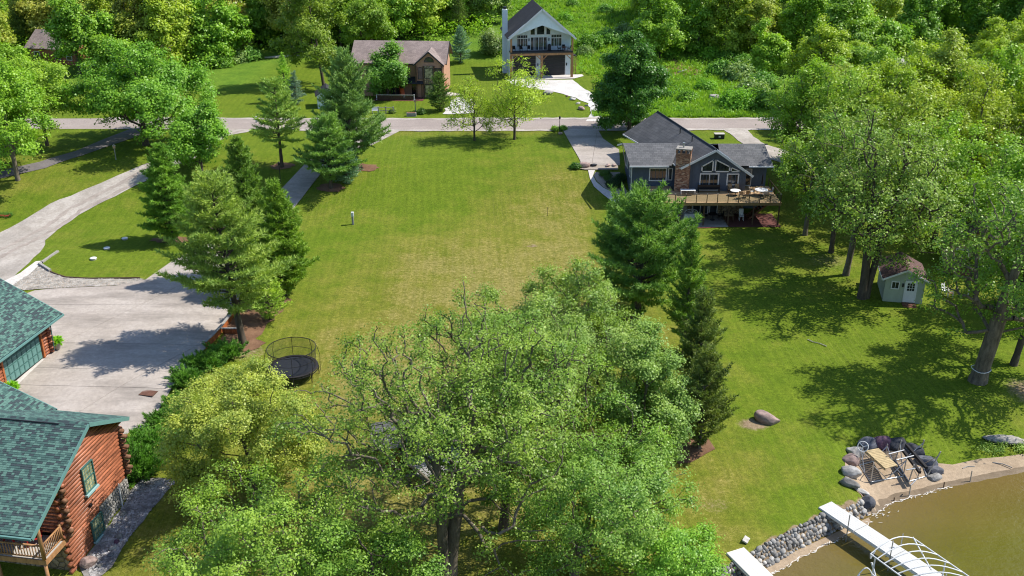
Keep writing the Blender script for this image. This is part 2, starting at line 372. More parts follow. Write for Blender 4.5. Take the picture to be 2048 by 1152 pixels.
M['sand'] = surf('beach_sand', (0.33, 0.245, 0.165), (0.43, 0.335, 0.235), 0.5, 4, 0.4, None, 0.4)
M['wet_sand'] = surf('wet_sand', (0.17, 0.125, 0.08), (0.24, 0.18, 0.12), 0.7, 5, 0.4, None, 0.3, 0.45)
M['forest_floor'] = surf('forest_floor', (0.07, 0.085, 0.02), (0.11, 0.12, 0.04), 0.5, 4, 0.3, None, 0.6)
M['foam'] = surf('foam', (0.60, 0.56, 0.50), (0.80, 0.77, 0.72), 2, 8)

def water_mat():
    t = NT('murky_lake_water'); p = t.pos()
    at = t.new('ShaderNodeAttribute'); at.attribute_name = 'shallow'
    n = t.noise(p, 0.16, 4, 0.6); n2 = t.noise(t.mapping(p, (1, 1.6, 1), (0, 0, R(25))), 1.3, 4, 0.6)
    deep = t.mix(t.ramp(n, 0.3, 0.7), (0.105, 0.098, 0.011), (0.140, 0.135, 0.022))
    s = t.math('ADD', at.outputs['Fac'], t.math('MULTIPLY', t.math('SUBTRACT', n, 0.5), 0.5))
    c = t.mix(t.ramp(s, 0.1, 1.0), deep, (0.165, 0.115, 0.035))
    t.col(t.mix(1.0, c, (KA, KA, KA), 'MULTIPLY')); t.p.inputs['Roughness'].default_value = 0.07; t.p.inputs['Specular IOR Level'].default_value = 0.5
    t.p.inputs['IOR'].default_value = 1.33
    t.bump(t.math('ADD', n2, t.math('MULTIPLY', t.noise(p, 4.5, 2), 0.4)), 0.55, 0.14)
    return t.m
M['water'] = water_mat()

def fieldstone(name, a, b, gap, scale):
    t = NT(name); v = t.new('ShaderNodeTexVoronoi', feature='F1'); t.l(t.coord(), v.inputs['Vector']); v.inputs['Scale'].default_value = scale
    e = t.new('ShaderNodeTexVoronoi', feature='DISTANCE_TO_EDGE'); t.l(t.coord(), e.inputs['Vector']); e.inputs['Scale'].default_value = scale
    sp = t.new('ShaderNodeSeparateColor'); t.l(v.outputs['Color'], sp.inputs[0])
    c = t.mix(sp.outputs[0], a, b); c = t.mix(t.ramp(e.outputs['Distance'], 0.03, 0.08), gap, c)
    t.col(c); t.p.inputs['Roughness'].default_value = 0.9; t.bump(t.ramp(e.outputs['Distance'], 0, 0.25), 1.0, 0.1)
    return t.m
M['mortar'] = plain('mortar', (0.30, 0.28, 0.25), 0.9, 0.2, 5, 0.3)
M['brown_stone'] = fieldstone('brown_stone_veneer', (0.20, 0.145, 0.085), (0.36, 0.28, 0.18), (0.09, 0.07, 0.05), 2.2)

# ------------------------------------------------------------------ terrain
def sst(a, b, t):
    t = np.clip((t - a) / (b - a), 0, 1); return t * t * (3 - 2 * t)

WEDGE = np.array([(-200, -60), (-60, 6), (-30, 19), (-10, 31), (5, 42.2), (12.6, 47.9), (18.4, 52.2), (24.0, 55.7), (26.5, 57.4), (31, 59.2), (37, 61.0), (45, 63.5), (60, 66), (120, 70), (400, 60)], float)
def shore_dist(x, y):
    """signed distance inland from the water's edge"""
    x = np.asarray(x, float); y = np.asarray(y, float)
    best = np.full(x.shape, 1e9); sg = np.ones(x.shape)
    for a, b in zip(WEDGE[:-1], WEDGE[1:]):
        d = b - a; L2 = d @ d
        t = np.clip(((x - a[0]) * d[0] + (y - a[1]) * d[1]) / L2, 0, 1)
        dx = x - (a[0] + t * d[0]); dy = y - (a[1] + t * d[1]); q = np.hypot(dx, dy)
        s = np.sign(d[0] * (y - a[1]) - d[1] * (x - a[0]))
        m = q < best - 1e-9; best = np.where(m, q, best); sg = np.where(m, np.where(s == 0, 1, s), sg)
    return best * sg

def hgt(x, y):
    x = np.asarray(x, float); y = np.asarray(y, float)
    z = 1.0 * sst(52, 100, y) + 3.0 * sst(106, 126, y)
    z = z + 0.10 * np.clip(y - 182, 0, 110) * sst(182, 200, y) + 0.03 * np.clip(y - 292, 0, 400)
    z = z + 0.5 * sst(64, 72, y) * sst(-20, -30, x) * sst(104, 96, y)
    z = z - 1.2 * sst(58, 47, y) * sst(-19, -26, x)
    # level pad under the deck of the blue house
    pad = sst(14, 17, x) * sst(35, 32.5, x) * sst(103, 105.5, y) * sst(118, 113.5, y)
    z = z * (1 - pad) + 1.0 * pad
    z = z + 0.10 * np.sin(x * 0.11 + 1.3) * np.sin(y * 0.09) * sst(60, 80, y) * (1 - pad) * sst(205, 150, y)
    sd = shore_dist(x, y)
    bch = sst(23.3, 25.2, x)
    wall = np.where(sd > 0.85, 0.0, np.where(sd > -0.1, -1.25 + (sd + 0.1) / 0.95 * 1.25, -1.25))
    zs = np.where(sd > 1.0, z, np.minimum(z, wall))
    zb = -1.03 + 0.10 * np.clip(sd, 0, 5) + (z + 0.53) * sst(5.0, 7.5, sd)
    zb = np.where(sd > 7.5, z, np.minimum(zb, z))
    zz = zs * (1 - bch) + zb * bch
    zz = np.where(sd < 0, np.minimum(-1.03 * bch - 1.25 * (1 - bch), -1.03) + 0.22 * np.clip(sd, -9, 0), zz)
    return zz

def H(x, y): return float(hgt(np.array([x]), np.array([y]))[0])
CT, ST = math.cos(TH), math.sin(TH)
def at_z(px, py, z):
    u = (px - 1024) / FPX; v = -(py - 576) / FPX
    d = (u, CT + v * ST, -ST + v * CT); t = (z - HC) / d[2]
    return d[0] * t, d[1] * t
def gp(px, py, up=0.0):
    """the ground point seen at a photograph pixel"""
    z = 0.0
    for _ in range(14):
        x, y = at_z(px, py, z); z = 0.5 * z + 0.5 * H(x, y)
    return x, y, z + up
def pz(px, py, z): return (*at_z(px, py, z), z)
def z_at(py, Y):
    v = -(py - 576) / FPX; return HC + (-ST + v * CT) / (CT + v * ST) * Y
def px_per_m(x, y, z): return FPX / (y * CT + (HC - z) * ST)

def axis_grid(segs):
    out = []
    for a, b, st in segs: out += list(np.arange(a, b, st))
    return np.array(out + [segs[-1][1]])
gx = axis_grid([(-1500, -300, 60), (-300, -100, 8), (-100, -45, 1.5), (-45, 45, 0.55), (45, 100, 1.5), (100, 300, 8), (300, 1500, 60)])
gy = axis_grid([(-200, 0, 25), (0, 30, 3), (30, 132, 0.55), (132, 250, 1.6), (250, 500, 10), (500, 2500, 100)])
X, Y = np.meshgrid(gx, gy); Z = hgt(X, Y)
nx, ny = len(gx), len(gy)
V = np.stack([X.ravel(), Y.ravel(), Z.ravel()], 1)
ii = np.arange(nx * ny).reshape(ny, nx)
F = np.stack([ii[:-1, :-1].ravel(), ii[:-1, 1:].ravel(), ii[1:, 1:].ravel(), ii[1:, :-1].ravel()], 1)
gme = npmesh('ground', V, F, M['ground'], smooth=True)
# how dry, how lush, how bare: the lawn's own colour, by place
def bell(x, y, cx, cy, rx, ry): return np.exp(-(((x - cx) / rx) ** 2 + ((y - cy) / ry) ** 2))
SDG = shore_dist(X, Y)
dryv = 0.32 + 0.55 * bell(X, Y, -3, 82, 13, 26) + 0.30 * bell(X, Y, -8, 68, 14, 12) + 0.45 * bell(X, Y, 14, 54, 6, 6) + 0.28 * bell(X, Y, 8, 104, 7, 18)
dryv = dryv - 0.45 * bell(X, Y, 12.5, 108, 3.2, 14) - 0.35 * bell(X, Y, -13, 118, 8, 10) - 0.3 * sst(122, 134, Y) - 0.28 * bell(X, Y, -40, 100, 14, 22) - 0.35 * bell(X, Y, 30, 72, 12, 18)
dryv = dryv + 0.35 * bell(X, Y, -33, 84, 5, 6) - 0.5 * bell(X, Y, 19, 54.5, 4, 3) + 0.3 * bell(X, Y, -12, 50, 14, 12)
dryv = dryv + 0.35 * bell(X, Y, 0, 138, 70, 3)
soilv = 0.75 * bell(X, Y, -4.4, 85.8, 1.1, 0.7) + 0.8 * bell(X, Y, 2.2, 101, 1.0, 0.7) + 1.1 * bell(X, Y, 18.35, 65.6, 1.3, 0.9) + 0.7 * bell(X, Y, -23.4, 77, 3.2, 2.4)
soilv = soilv + 0.7 * bell(X, Y, 11.6, 50.4, 0.9, 0.7) + 0.55 * bell(X, Y, 40, 117, 9, 9) + 0.8 * bell(X, Y, 41.5, 70.5, 2.2, 2.5) + 0.5 * bell(X, Y, 13.6, 55.5, 2.2, 1.6)
soilv = soilv + 0.0 * X + 0.5 * bell(X, Y, 33, 97, 5, 4) + 0.7 * bell(X, Y, -16.5, 92, 3, 4) * 0
soilv = soilv + 1.2 * ((SDG > -0.4) & (SDG < 1.0) & (X < 24.2) & (X > 0))
lushv = sst(146, 150, Y) * sst(15, 20, X) * sst(80, 60, X) + sst(185, 195, Y) + sst(160, 170, Y) * sst(-38, -48, X)
lushv = np.clip(lushv, 0, 1)
ca = gme.color_attributes.new('mask', 'FLOAT_COLOR', 'POINT')
ca.data.foreach_set('color', np.stack([dryv.ravel(), lushv.ravel(), soilv.ravel(), np.ones(nx * ny)], 1).astype(np.float32).ravel())
tag(link('ground', gme), kind='structure')

# lake
wx = axis_grid([(-600, -100, 50), (-100, -10, 10), (-10, 60, 1.0), (60, 120, 6), (120, 600, 60)])
wy = axis_grid([(-400, 0, 40), (0, 30, 5), (30, 75, 1.0), (75, 90, 5)])
WX, WY = np.meshgrid(wx, wy); sd = shore_dist(WX, WY)
keep = sd < 3.0
jj = np.arange(WX.size).reshape(WX.shape)
WF = np.stack([jj[:-1, :-1].ravel(), jj[:-1, 1:].ravel(), jj[1:, 1:].ravel(), jj[1:, :-1].ravel()], 1)
kf = keep.ravel()[WF].any(1)
wme = npmesh('lake_water', np.stack([WX.ravel(), WY.ravel(), np.full(WX.size, -1.0)], 1), WF[kf], M['water'], smooth=True)
sa = wme.attributes.new('shallow', 'FLOAT', 'POINT'); sa.data.foreach_set('value', np.clip(1.0 + sd / 7.0, 0, 1).ravel().astype(np.float32))
tag(link('lake_water', wme), kind='structure')

def inside(poly, x, y):
    n = len(poly); r = False; j = n - 1
    for i in range(n):
        xi, yi = poly[i]; xj, yj = poly[j]
        if (yi > y) != (yj > y) and x < (xj - xi) * (y - yi) / (yj - yi) + xi: r = not r
        j = i
    return r

def densify(poly, st):
    out = []
    for i in range(len(poly)):
        a = Vector(poly[i][:2]); b = Vector(poly[(i + 1) % len(poly)][:2]); k = max(1, int((b - a).length / st))
        out += [tuple(a.lerp(b, j / k)) for j in range(k)]
    return out

def sheet_mesh(name, poly, mat, up=0.03, st=1.0, thick=0.0, zfun=None, ragged=0.0, rng=None):
    zf = zfun or H
    P = densify(poly, st)
    if ragged:
        rr = rng or random.Random(len(poly)); P = [(x + rr.uniform(-ragged, ragged), y + rr.uniform(-ragged, ragged)) for x, y in P]
    xs = [p[0] for p in P]; ys = [p[1] for p in P]
    inner = []
    x = min(xs) + st * .5
    while x < max(xs):
        y = min(ys) + st * .5
        while y < max(ys):
            if inside(P, x, y): inner.append((x, y))
            y += st
        x += st
    n = len(P)
    vs, es, fs, *_ = delaunay_2d_cdt([Vector(p) for p in P + inner], [(i, (i + 1) % n) for i in range(n)], [], 1, 1e-4)
    vv = [(v.x, v.y, zf(v.x, v.y) + up) for v in vs]; ff = [tuple(f) for f in fs]
    if thick:
        b = len(vv); edge = {}
        for f in ff:
            for i in range(len(f)): edge[(f[i], f[(i + 1) % len(f)])] = 1
        bd = [e for e in edge if (e[1], e[0]) not in edge]
        vv += [(a, c, d - thick) for a, c, d in vv]
        ff += [(b2, a2, a2 + b, b2 + b) for a2, b2 in bd]
    me = bpy.data.meshes.new(name); me.from_pydata(vv, [], ff); me.materials.append(mat); me.update()
    return me

def sheet(name, poly, mat, up=0.03, st=1.0, kind='structure', parent=None, **k):
    o = link(name, sheet_mesh(name, poly, mat, up, st, **k), parent)
    if parent is None: tag(o, kind=kind)
    return o
def pxpoly(pts): return [gp(*p)[:2] for p in pts]

def cut_polys(polys, p, d, gap):
    """split polygons along the line through p with direction d, leaving a gap"""
    p = Vector(p); d = Vector(d).normalized(); n = Vector((-d.y, d.x)); out = []
    for poly in polys:
        for sgn in (1, -1):
            res = []; q = [Vector(a) for a in poly]
            f = lambda v: sgn * (v - p).dot(n) - gap / 2
            for i in range(len(q)):
                a, b = q[i], q[(i + 1) % len(q)]; fa, fb = f(a), f(b)
                if fa >= 0: res.append(a)
                if fa * fb < 0: res.append(a.lerp(b, fa / (fa - fb)))
            if len(res) > 2:
                ar = abs(sum(res[i].x * res[(i + 1) % len(res)].y - res[(i + 1) % len(res)].x * res[i].y for i in range(len(res)))) / 2
                if ar > 0.15: out.append([tuple(v) for v in res])
    return out

def slabs(name, poly, mat, cuts, gap=0.035, up=0.075, st=2.0):
    base = sheet(name, poly, M['joint'], 0.03, 1.2)
    polys = [poly]
    for p, d in cuts: polys = cut_polys(polys, p, d, gap)
    for q in polys: link('slab', sheet_mesh('slab', q, mat, up, st, thick=0.06), base)
    return base

# ------------------------------------------------------------------ roads, drives, beds
road = [(-260, 139.2), (-60, 139.4), (-9, 139.0), (35, 139.8), (110, 141), (260, 144), (260, 149.6), (110, 146.6), (35, 145.2), (-9, 145.0), (-60, 145.4), (-260, 146)]
sheet('road', road, M['asphalt'], 0.05, 1.6)
sheet('road_shoulder', [(-30, 138.2), (-9, 138.1), (35, 138.8), (90, 139.8), (90, 140.75), (35, 139.75), (-9, 138.95), (-30, 139.1)], M['gravel'], 0.075, 1.0, ragged=0.2)
sheet('far_shoulder', [(-60, 145.2), (-9, 144.8), (35, 145.0), (90, 146.0), (90, 147.0), (35, 146.0), (-9, 145.7), (-60, 146.1)], M['gravel'], 0.07, 1.0, ragged=0.25)

drive = pxpoly([(20, 640), (20, 600), (70, 582), (110, 578), (230, 573), (292, 560), (345, 523), (400, 497), (480, 445), (545, 398), (590, 350), (640, 306), (700, 268), (745, 262),
                (800, 262), (745, 290), (690, 312), (648, 340), (604, 396), (560, 446), (500, 520), (474, 610), (463, 640), (430, 680), (395, 712), (345, 775), (318, 820), (300, 852), (262, 862)])
drive = drive + [(-29.5, 61.6), (-38.0, 62.5), (-44.0, 66), (-45, 82)]
cuts = [(gp(340, 690)[:2], (1, -0.02)), (gp(250, 741)[:2], (1, -0.05)), (gp(250, 776)[:2], (1, -0.04)), (gp(180, 660)[:2], (0.55, 1.0)), (gp(250, 610)[:2], (1, 0.03)), (gp(215, 790)[:2], (0.6, 1)),
        (gp(480, 480)[:2], (1, -0.7)), (gp(585, 385)[:2], (1, -0.55)), (gp(690, 295)[:2], (1, -0.6))]
slabs('concrete_driveway', drive, M['concrete'], cuts)
ap = pxpoly([(22, 768), (88, 709), (98, 712), (36, 772)])
sheet('garage_apron', ap, M['concrete_apron'], 0.10, 1.0)

gdrive = pxpoly([(-60, 560), (-60, 500), (0, 464), (100, 407), (200, 368), (325, 316), (395, 277), (440, 262), (470, 256), (510, 256), (496, 264), (455, 272), (425, 292), (395, 315), (330, 345), (230, 392), (160, 430),
                 (118, 456), (92, 482), (80, 505), (58, 528), (20, 560), (-20, 590)])
sheet('gravel_driveway', gdrive, M['gravel'], 0.045, 1.2, ragged=0.18)
cl = [Vector(gp(*p)[:2]) for p in ((-20, 520), (60, 478), (150, 420), (260, 365), (362, 308), (420, 275), (480, 260))]
for sgn, nm in ((-.75, 'wheel_rut'), (.75, 'wheel_rut')):
    L_, R_ = [], []
    for i, p in enumerate(cl):
        d = (cl[min(i + 1, len(cl) - 1)] - cl[max(i - 1, 0)]).normalized(); n = Vector((-d.y, d.x)); L_.append(tuple(p + n * (sgn - .28))); R_.append(tuple(p + n * (sgn + .28)))
    sheet(nm, L_ + R_[::-1], M['rut'], 0.062, .7, ragged=.16)
apath = pxpoly([(-60, 362), (0, 343), (80, 324), (150, 303), (212, 277), (262, 258), (300, 247), (345, 250), (290, 268), (220, 292), (160, 313), (90, 337), (0, 358), (-60, 376)])
sheet('asphalt_path', apath, M['asphalt_dark'], 0.05, 1.2)
sheet('concrete_strip', pxpoly([(-10, 582), (0, 568), (40, 548), (72, 524), (88, 523), (60, 550), (20, 576), (-10, 592)]), M['concrete_apron'], 0.10, 0.8)
gbed = pxpoly([(12, 576), (60, 550), (82, 530), (101, 545), (130, 556), (175, 559), (240, 559), (290, 559), (262, 568), (230, 572), (110, 577), (50, 581)])
sheet('gravel_bed', gbed, M['gravel_bed'], 0.07, 0.8)

bdrive = [(x, y) for x, y in pxpoly([(1126, 261), (1196, 261), (1206, 278), (1238, 300), (1240, 331), (1164, 331), (1148, 300)])]
slabs('house_driveway', bdrive, M['concrete'], [(gp(1190, 290)[:2], (0.12, 1)), (gp(1200, 293)[:2], (1, 0.0)), (gp(1200, 309)[:2], (1, 0.01)), (gp(1200, 276)[:2], (1, 0.0))])
sheet('curved_walk', pxpoly([(1176, 341), (1190, 341), (1186, 352), (1192, 364), (1206, 376), (1226, 386), (1240, 398), (1240, 410), (1222, 402), (1204, 388), (1188, 374), (1180, 358)]), M['concrete_apron'], 0.07, 0.6)
sheet('pebble_bed', pxpoly([(1190, 345), (1240, 345), (1250, 376), (1262, 398), (1242, 397), (1226, 385), (1207, 375), (1194, 363), (1188, 352)]), M['gravel_bed'], 0.05, 0.8)
sheet('raised_bed', pxpoly([(1146, 333), (1160, 331.5), (1236, 333), (1236, 341), (1170, 341), (1152, 338)]), M['gravel_bed'], 0.14, 0.8)
sheet('limestone_driveway', pxpoly([(1012, 160), (1146, 160), (1150, 164), (1172, 179), (1190, 195), (1200, 222), (1206, 243), (1172, 243), (1182, 226), (1176, 207), (1150, 196), (1110, 184), (1070, 178), (1030, 172)]), M['gravel_white'], 0.06, 1.4, ragged=0.2)
sheet('side_driveway', pxpoly([(1446, 259), (1492, 259), (1520, 285), (1552, 296), (1620, 318), (1680, 345), (1650, 362), (1590, 335), (1530, 316), (1490, 290)]), M['gravel'], 0.05, 1.2, ragged=0.2)
sheet('stone_drive', pxpoly([(884, 229), (905, 200), (925, 193), (948, 200), (950, 226)]), M['gravel_white'], 0.06, 1.2, ragged=0.3)
sheet('bare_bank', pxpoly([(1330, 132), (1345, 118), (1400, 140), (1402, 150), (1335, 152)]), M['mulch'], 0.06, 1.2, ragged=0.3)

def loc_patch(name, cx, cy, rx, ry, mat, up=0.04, seed=1, n=18):
    rr = random.Random(seed); pl = []
    for i in range(n):
        a = 2 * PI * i / n; k = rr.uniform(0.75, 1.12); pl.append((cx + rx * k * math.cos(a), cy + ry * k * math.sin(a)))
    return sheet(name, pl, mat, up, 0.6)
# mulch rings under the evergreens
for (px, py, rx, ry) in [(565, 332, 1.5, 1.1), (662, 376, 1.9, 1.0), (485, 690, 2.0, 1.5), (345, 480, 2.6, 1.2), (715, 335, 3.0, 1.2)]:
    x, y, z = gp(px, py); loc_patch('mulch_bed', x, y, rx, ry, M['mulch'], 0.05, int(px))
sheet('mulch_strip', pxpoly([(452, 660), (480, 600), (560, 590), (585, 600), (545, 640), (520, 668), (500, 700), (440, 700)]), M['mulch'], 0.04, 0.8, ragged=0.25)
sheet('cedar_bed', pxpoly([(1330, 905), (1350, 880), (1420, 880), (1428, 898), (1400, 918), (1355, 930)]), M['mulch'], 0.04, 0.8, ragged=0.2)
sheet('house_rock_bed', [(-26.95, 50.2), (-26.0, 49.2), (-25.0, 50.3), (-24.5, 53), (-23.7, 56), (-23.3, 58.5), (-25.8, 58.5), (-26.3, 54)], M['gravel_bed_dark'], 0.05, 0.6, ragged=0.16)

beach = pxpoly([(1722, 990), (1704, 975), (1690, 955), (1690, 925), (1700, 900), (1725, 884), (1775, 882), (1830, 895), (1866, 926), (1905, 930), (1960, 918), (2010, 914), (2060, 906)]) + [(50, 66.5), (50, 64.0), (45, 63.0), (37, 60.5), (31, 58.6), (26.5, 56.8), (24.1, 55.6)]
sheet('beach', beach, M['sand'], 0.035, 0.45)
sheet('wet_sand', [(24.2, 55.55), (26.5, 56.95), (31, 58.75), (37, 60.55), (45, 63.0), (60, 65.6), (60, 66.6), (45, 64.0), (37, 61.5), (31, 59.7), (26.3, 58.0), (24.0, 56.6)], M['wet_sand'], 0.05, 0.45, ragged=.08)
sheet('sand_toe', [(5.2, 41.6), (12.6, 47.1), (18.4, 51.4), (24, 55.0), (24, 55.55), (18.3, 52.1), (12.5, 47.8), (5, 42.1)], M['sand'], 0.0, 0.6, zfun=lambda x, y: -0.985)
# foam and washed-up scum along the waterline
rf = random.Random(5); fv, ff = [], []
wl = [Vector(p) for p in WEDGE[4:10]]
for i in range(170):
    k = rf.randrange(len(wl) - 1); t_ = rf.random(); p = wl[k].lerp(wl[k + 1], t_); d = (wl[k + 1] - wl[k]).normalized(); n = Vector((d.y, -d.x))
    near = 2.4 if (22.5 < p.x < 26) else 0.7
    p = p + n * (abs(rf.gauss(0, 0.35)) * near * 0.55 + (0.55 if p.x < 22.6 else -0.02)); L = rf.uniform(0.05, 0.22); W = rf.uniform(0.012, 0.035)
    if 25.9 < p.x < 30 and rf.random() < 0.5: continue
    a = math.atan2(d.y, d.x) + rf.gauss(0, 0.5); b = len(fv); m = 7
    for j in range(m):
        q = 2 * PI * j / m; r_ = rf.uniform(0.6, 1.2)
        lx, ly = L * r_ * math.cos(q), W * r_ * math.sin(q)
        fv.append((p.x + lx * math.cos(a) - ly * math.sin(a), p.y + lx * math.sin(a) + ly * math.cos(a), -0.965 + 0.0004 * (i % 40)))
    ff.append(tuple(range(b, b + m)))
for a_, b_ in zip(wl[:-1], wl[1:]):        # the thin unbroken lap line
    nseg = max(2, int((b_ - a_).length / .14)); d = (b_ - a_).normalized(); n = Vector((d.y, -d.x)); base_ = .62 if a_.x < 22 else .0
    for k in range(nseg):
        if rf.random() < .22: continue
        p, q = a_.lerp(b_, k / nseg), a_.lerp(b_, (k + 1.02) / nseg); o1 = base_ + .10 * math.sin(p.x * 3.1) + .05 * math.sin(p.x * 9); o2 = base_ + .10 * math.sin(q.x * 3.1) + .05 * math.sin(q.x * 9); ww = rf.uniform(.02, .09)
        b = len(fv); fv += [(*(p + n * o1), -.968), (*(q + n * o2), -.968), (*(q + n * (o2 + ww)), -.968), (*(p + n * (o1 + ww * .8)), -.968)]; ff.append((b, b + 1, b + 2, b + 3))
me = bpy.data.meshes.new('shore_foam'); me.from_pydata(fv, [], ff); me.materials.append(M['foam'])
tag(link('shore_foam', me), kind='stuff')

# loose pebbles on the two beds nearest the viewer
def pebbles(name, polys, n, r0, r1, mat, seed):
    rr = random.Random(seed); Vs, Fs = [], []
    base = np.array([(1, 0, 0), (-0.5, 0.87, 0), (-0.5, -0.87, 0), (0, 0, 0.9), (0, 0, -0.4)]); fb = [(0, 1, 3), (1, 2, 3), (2, 0, 3)]
    for poly in polys:
        xs = [p[0] for p in poly]; ys = [p[1] for p in poly]; c = 0; it = 0
        while c < n and it < n * 20:
            it += 1; x = rr.uniform(min(xs), max(xs)); y = rr.uniform(min(ys), max(ys))
            if not inside(poly, x, y): continue
            c += 1; r = rr.uniform(r0, r1); a = rr.uniform(0, 6.28); ca_, sa_ = math.cos(a), math.sin(a); s2 = rr.uniform(0.6, 1)
            b = len(Vs); z = H(x, y) + 0.06
            for q in base[:4]: Vs.append((x + r * (q[0] * ca_ - q[1] * s2 * sa_), y + r * (q[0] * sa_ + q[1] * s2 * ca_), z + r * q[2] * 0.8))
            Fs += [tuple(b + i for i in f) for f in fb]
    return tag(link(name, npmesh(name, Vs, Fs, mat)), kind='stuff')
pebbles('bed_pebbles', [gbed], 2600, 0.06, 0.14, M['gravel_pale'], 3)
pebbles('rock_bed_pebbles', [[(-26.7, 50.4), (-25.9, 49.4), (-25.1, 50.4), (-24.6, 53), (-23.8, 56), (-23.4, 58.3), (-25.8, 58.3), (-26.2, 54)]], 2400, 0.05, 0.13, M['gravel_dark'], 4)

# ------------------------------------------------------------------ trees
def tubes(p0, p1, r0, r1, n):
    d = p1 - p0; L = np.linalg.norm(d, axis=1, keepdims=True); d = d / np.maximum(L, 1e-6)
    ref = np.where(np.abs(d[:, 2:3]) < 0.9, np.array([[0, 0, 1.0]]), np.array([[1.0, 0, 0]]))
    a = np.cross(d, ref); a /= np.linalg.norm(a, axis=1, keepdims=True); b = np.cross(d, a)
    th = np.arange(n) * 2 * PI / n
    ring = a[:, None, :] * np.cos(th)[None, :, None] + b[:, None, :] * np.sin(th)[None, :, None]
    V0 = p0[:, None, :] + ring * r0[:, None, None]; V1 = p1[:, None, :] + ring * r1[:, None, None]
    V = np.concatenate([V0, V1], 1).reshape(-1, 3); E = len(p0)
    i = np.arange(n); j = (i + 1) % n
    F = np.stack([i, j, n + j, n + i], 1)[None] + (np.arange(E) * 2 * n)[:, None, None]
    return V, F.reshape(-1, 4)

def unit(a): return a / np.maximum(np.linalg.norm(a, axis=-1, keepdims=True), 1e-9)

def leaves(rng, C0, clump, per, size, centre, upb=0.75, flat=0.75, outb=0.5, aspect=0.68):
    n = len(C0) * per
    P = np.repeat(C0, per, 0) + rng.normal(0, 1, (n, 3)) * np.array([clump, clump, clump * flat])
    out = unit(P - centre); N = unit(out * outb + np.array([0, 0, upb]) + rng.normal(0, 0.58, (n, 3)) + (P - np.repeat(C0, per, 0)) / clump * .30)
    D = unit(np.cross(N, rng.normal(0, 1, (n, 3)))); W = np.cross(N, D)
    s = size * rng.uniform(0.65, 1.3, (n, 1))
    V = np.stack([P - D * s * .5, P + W * s * aspect * .5 + N * s * .10, P + D * s * .5 - N * s * 0.06, P - W * s * aspect * .5 + N * s * .10], 1).reshape(-1, 3)
    return V, np.arange(n * 4).reshape(-1, 4)

def skeleton(rng, base, top, tips, base_r, tip_r=0.012, lean=(0, 0), pl_w=0.32, stems=1, spread=0.0, fork=0.0):
    """joins tips to a trunk by shortest balanced paths; returns node arrays"""
    P = []; par = []; plen = []
    for s in range(stems):
        a = 2 * PI * s / max(stems, 1) + rng.uniform(0, 1); prev = -1; m = 9
        for k in range(m + 1):
            t = k / m; wob = rng.normal(0, 0.05, 2) * t
            off = np.array([math.cos(a), math.sin(a)]) * spread * t ** 1.3 * (1 if stems > 1 else 0)
            q = np.array([base[0] + lean[0] * t + off[0] + wob[0] + (0.18 * math.cos(a) * (stems > 1)), base[1] + lean[1] * t + off[1] + wob[1] + (0.18 * math.sin(a) * (stems > 1)), base[2] + (top - base[2]) * t])
            P.append(q); par.append(prev); plen.append(0 if prev < 0 else plen[prev] + np.linalg.norm(q - P[prev])); prev = len(P) - 1
    ntr = len(P)
    cap = ntr + 3 * len(tips); A = np.zeros((cap, 3)); A[:ntr] = P; LN = np.zeros(cap); LN[:ntr] = plen; n = ntr
    ok = np.zeros(cap, bool); ok[:ntr] = A[:ntr, 2] > base[2] + (top - base[2]) * fork
    order = np.argsort(np.linalg.norm(tips - np.array([base[0], base[1], base[2] + (top - base[2]) * 0.45]), axis=1))
    istip = []
    for t in tips[order]:
        d = np.linalg.norm(A[:n] - t, axis=1); rise = A[:n, 2] - t[2]
        cost = d + pl_w * LN[:n] + np.maximum(rise + 0.25 * d, 0) * 0.8 + np.where(ok[:n], 0, 1e6)
        j = int(np.argmin(cost)); dj = d[j]; prev = j
        if dj > 0.6:
            for f in (0.35, 0.7):
                q = A[j] + (t - A[j]) * f + rng.normal(0, 0.07, 3) * dj + np.array([0, 0, 0.10 * dj * (1 - abs(2 * f - 1))])
                A[n] = q; par.append(prev); LN[n] = LN[prev] + np.linalg.norm(q - A[prev]); ok[n] = True; prev = n; n += 1
        A[n] = t; par.append(prev); LN[n] = LN[prev] + np.linalg.norm(t - A[prev]); ok[n] = True; istip.append(n); n += 1
    A = A[:n]; par = np.array(par); cnt = np.zeros(n); cnt[istip] = 1
    for i in range(n - 1, -1, -1):
        if par[i] >= 0: cnt[par[i]] += cnt[i]
    tot = max(cnt[0], 1); rad = tip_r + (base_r - tip_r) * (cnt / tot) ** 0.52
    # trunk keeps its taper
    for i in range(ntr): rad[i] = max(rad[i], base_r * (1 - 0.75 * (A[i, 2] - base[2]) / max(top - base[2], .1)) * (0.72 if stems > 1 else 1) * 0.9)
    return A, par, rad, ntr

def trunk_mesh(name, A, par, rad, ntr, mat, min_r=0.0, flare=1.35):
    e = np.where(par >= 0)[0]; e = e[rad[e] >= min_r]
    p0, p1, r0, r1 = A[par[e]], A[e], rad[par[e]].copy(), rad[e]
    side = (e >= ntr); r0 = np.where(side, np.minimum(r0, r1 * 1.5), r0)
    root = par[par[e]] < 0; r0 = np.where(root & (e < ntr), r0 * flare, r0)
    Vs, Fs, off = [], [], 0
    for lo, hi, n in ((0.06, 1e9, 9), (0.025, 0.06, 5), (0, 0.025, 3)):
        m = (r1 >= lo) & (r1 < hi)
        if not m.any(): continue
        V_, F_ = tubes(p0[m], p1[m], r0[m], r1[m], n); Vs.append(V_); Fs.append(F_ + off); off += len(V_)
    return npmesh(name, np.concatenate(Vs), np.concatenate(Fs), mat, smooth=True)

